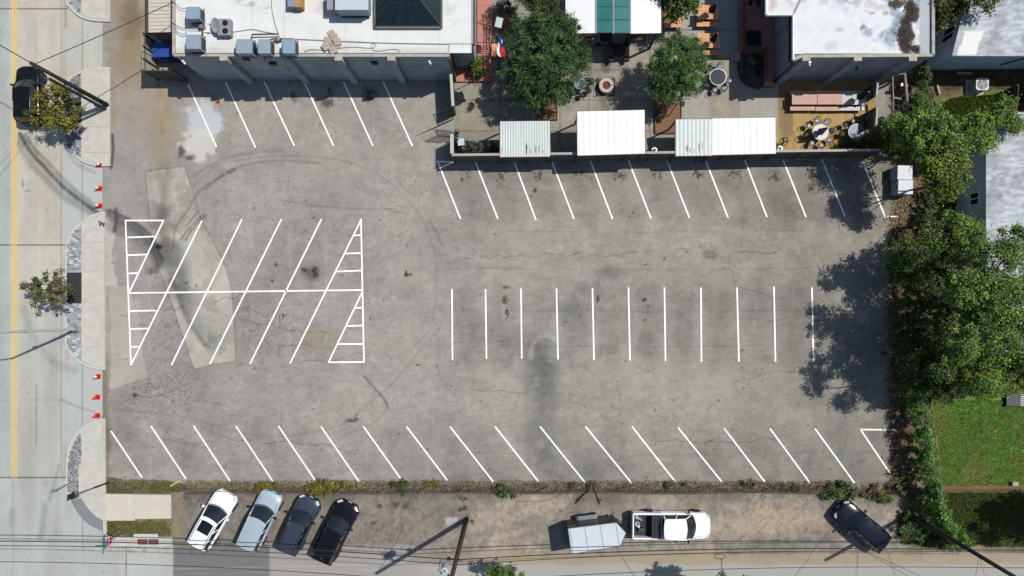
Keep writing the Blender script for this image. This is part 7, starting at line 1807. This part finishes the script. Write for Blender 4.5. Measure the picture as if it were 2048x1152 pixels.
# lawn blades, tall grass and litter
def blades(name, poly, n, h, cols, seed, spread=.5):
    rng = np.random.RandomState(seed); P = np.array(poly, float)
    X = rng.uniform(P[:, 0].min(), P[:, 0].max(), n * 2); Y = rng.uniform(P[:, 1].min(), P[:, 1].max(), n * 2)
    k = inpoly(X, Y, poly, wob=4) > .5; X = X[k][:n]; Y = Y[k][:n]; n = len(X)
    x = (X - 1024) * S; y = (576 - Y) * S; a = rng.uniform(0, 6.28, n); hh = h * rng.uniform(.5, 1.4, n); w = hh * .16 + .008
    lx = np.cos(a + 1.3) * hh * spread * rng.uniform(0, 1, n); ly = np.sin(a + 1.3) * hh * spread * rng.uniform(0, 1, n)
    V = np.stack([np.stack([x - np.cos(a) * w, y - np.sin(a) * w, np.zeros(n)], -1), np.stack([x + np.cos(a) * w, y + np.sin(a) * w, np.zeros(n)], -1), np.stack([x + lx, y + ly, hh], -1)], 1).reshape(-1, 3)
    cc = np.array([alb(c) for c in cols])[rng.randint(0, len(cols), n)] * rng.uniform(.7, 1.3, (n, 1))
    cc = cc * (.6 + .8 * fbm(X, Y, 30, 3, seed))[:, None]; dry = sst(.6, .72, fbm(X, Y, 36, 4, 505)) * .6; cc = cc * (1 - dry[:, None]) + alb((138, 142, 80)) * dry[:, None]
    o = raw_mesh(name, V, np.arange(3 * n).reshape(n, 3), m_leaf, cc); o['kind'] = 'stuff'; return o
blades('lawn_grass', [(1866, 800), (2090, 800), (2090, 970), (1886, 972)], 45000, .06, ((112, 156, 58), (96, 144, 50), (128, 160, 64), (146, 154, 76)), 91, .9)
blades('tall_grass', [(1868, 215), (1900, 198), (1985, 190), (1995, 240), (1985, 300), (1880, 300), (1858, 260)], 14000, .26, ((122, 150, 58), (104, 134, 50), (142, 160, 72)), 92, .9)
blades('verge_grass', [(1880, 985), (2090, 985), (2090, 1095), (1925, 1090), (1895, 1040)], 16000, .12, ((108, 130, 60), (122, 130, 66), (94, 116, 52), (146, 136, 88)), 93, .9)
blades('verge_grass', [(1790, 1030), (1830, 1020), (1905, 1085), (1900, 1100), (1800, 1085)], 5000, .14, ((112, 112, 64), (92, 100, 52), (140, 124, 84)), 94, .9)
blades('verge_grass', [(214, 952), (240, 958), (345, 962), (372, 970), (372, 984), (214, 986)], 5000, .10, ((104, 108, 60), (88, 98, 50), (126, 118, 78)), 95, .9)
blades('verge_grass', [(215, 1042), (330, 1042), (346, 1060), (340, 1072), (215, 1072)], 6500, .10, ((110, 112, 64), (92, 102, 52), (132, 124, 84), (144, 136, 100)), 96, .9)
blades('fence_line_grass', [(372, 960), (1700, 962), (1700, 985), (372, 984)], 9000, .12, ((112, 108, 66), (128, 118, 84), (92, 96, 54), (140, 126, 96)), 97, .9)
litter('leaf_litter', None, [(1815, y_) for y_ in range(400, 980, 12)] + [(1800, y_) for y_ in range(430, 950, 20)], 7000, .003, .10, ((120, 96, 70), (96, 74, 54), (140, 116, 88), (76, 60, 46), (150, 132, 104)), 13, 98)
litter('leaf_litter', None, [(x_, 978) for x_ in range(380, 1760, 9)], 2600, .003, .05, ((120, 104, 84), (84, 74, 62), (150, 140, 124), (70, 62, 54)), 6, 99)
pb = pebbles('loose_stones', [(345, 990), (1780, 990), (1760, 1100), (345, 1080)], 1500, .0, .015, .045, 100, ((120, 114, 106), (96, 90, 84), (160, 152, 140), (190, 184, 174))); pb['kind'] = 'stuff'
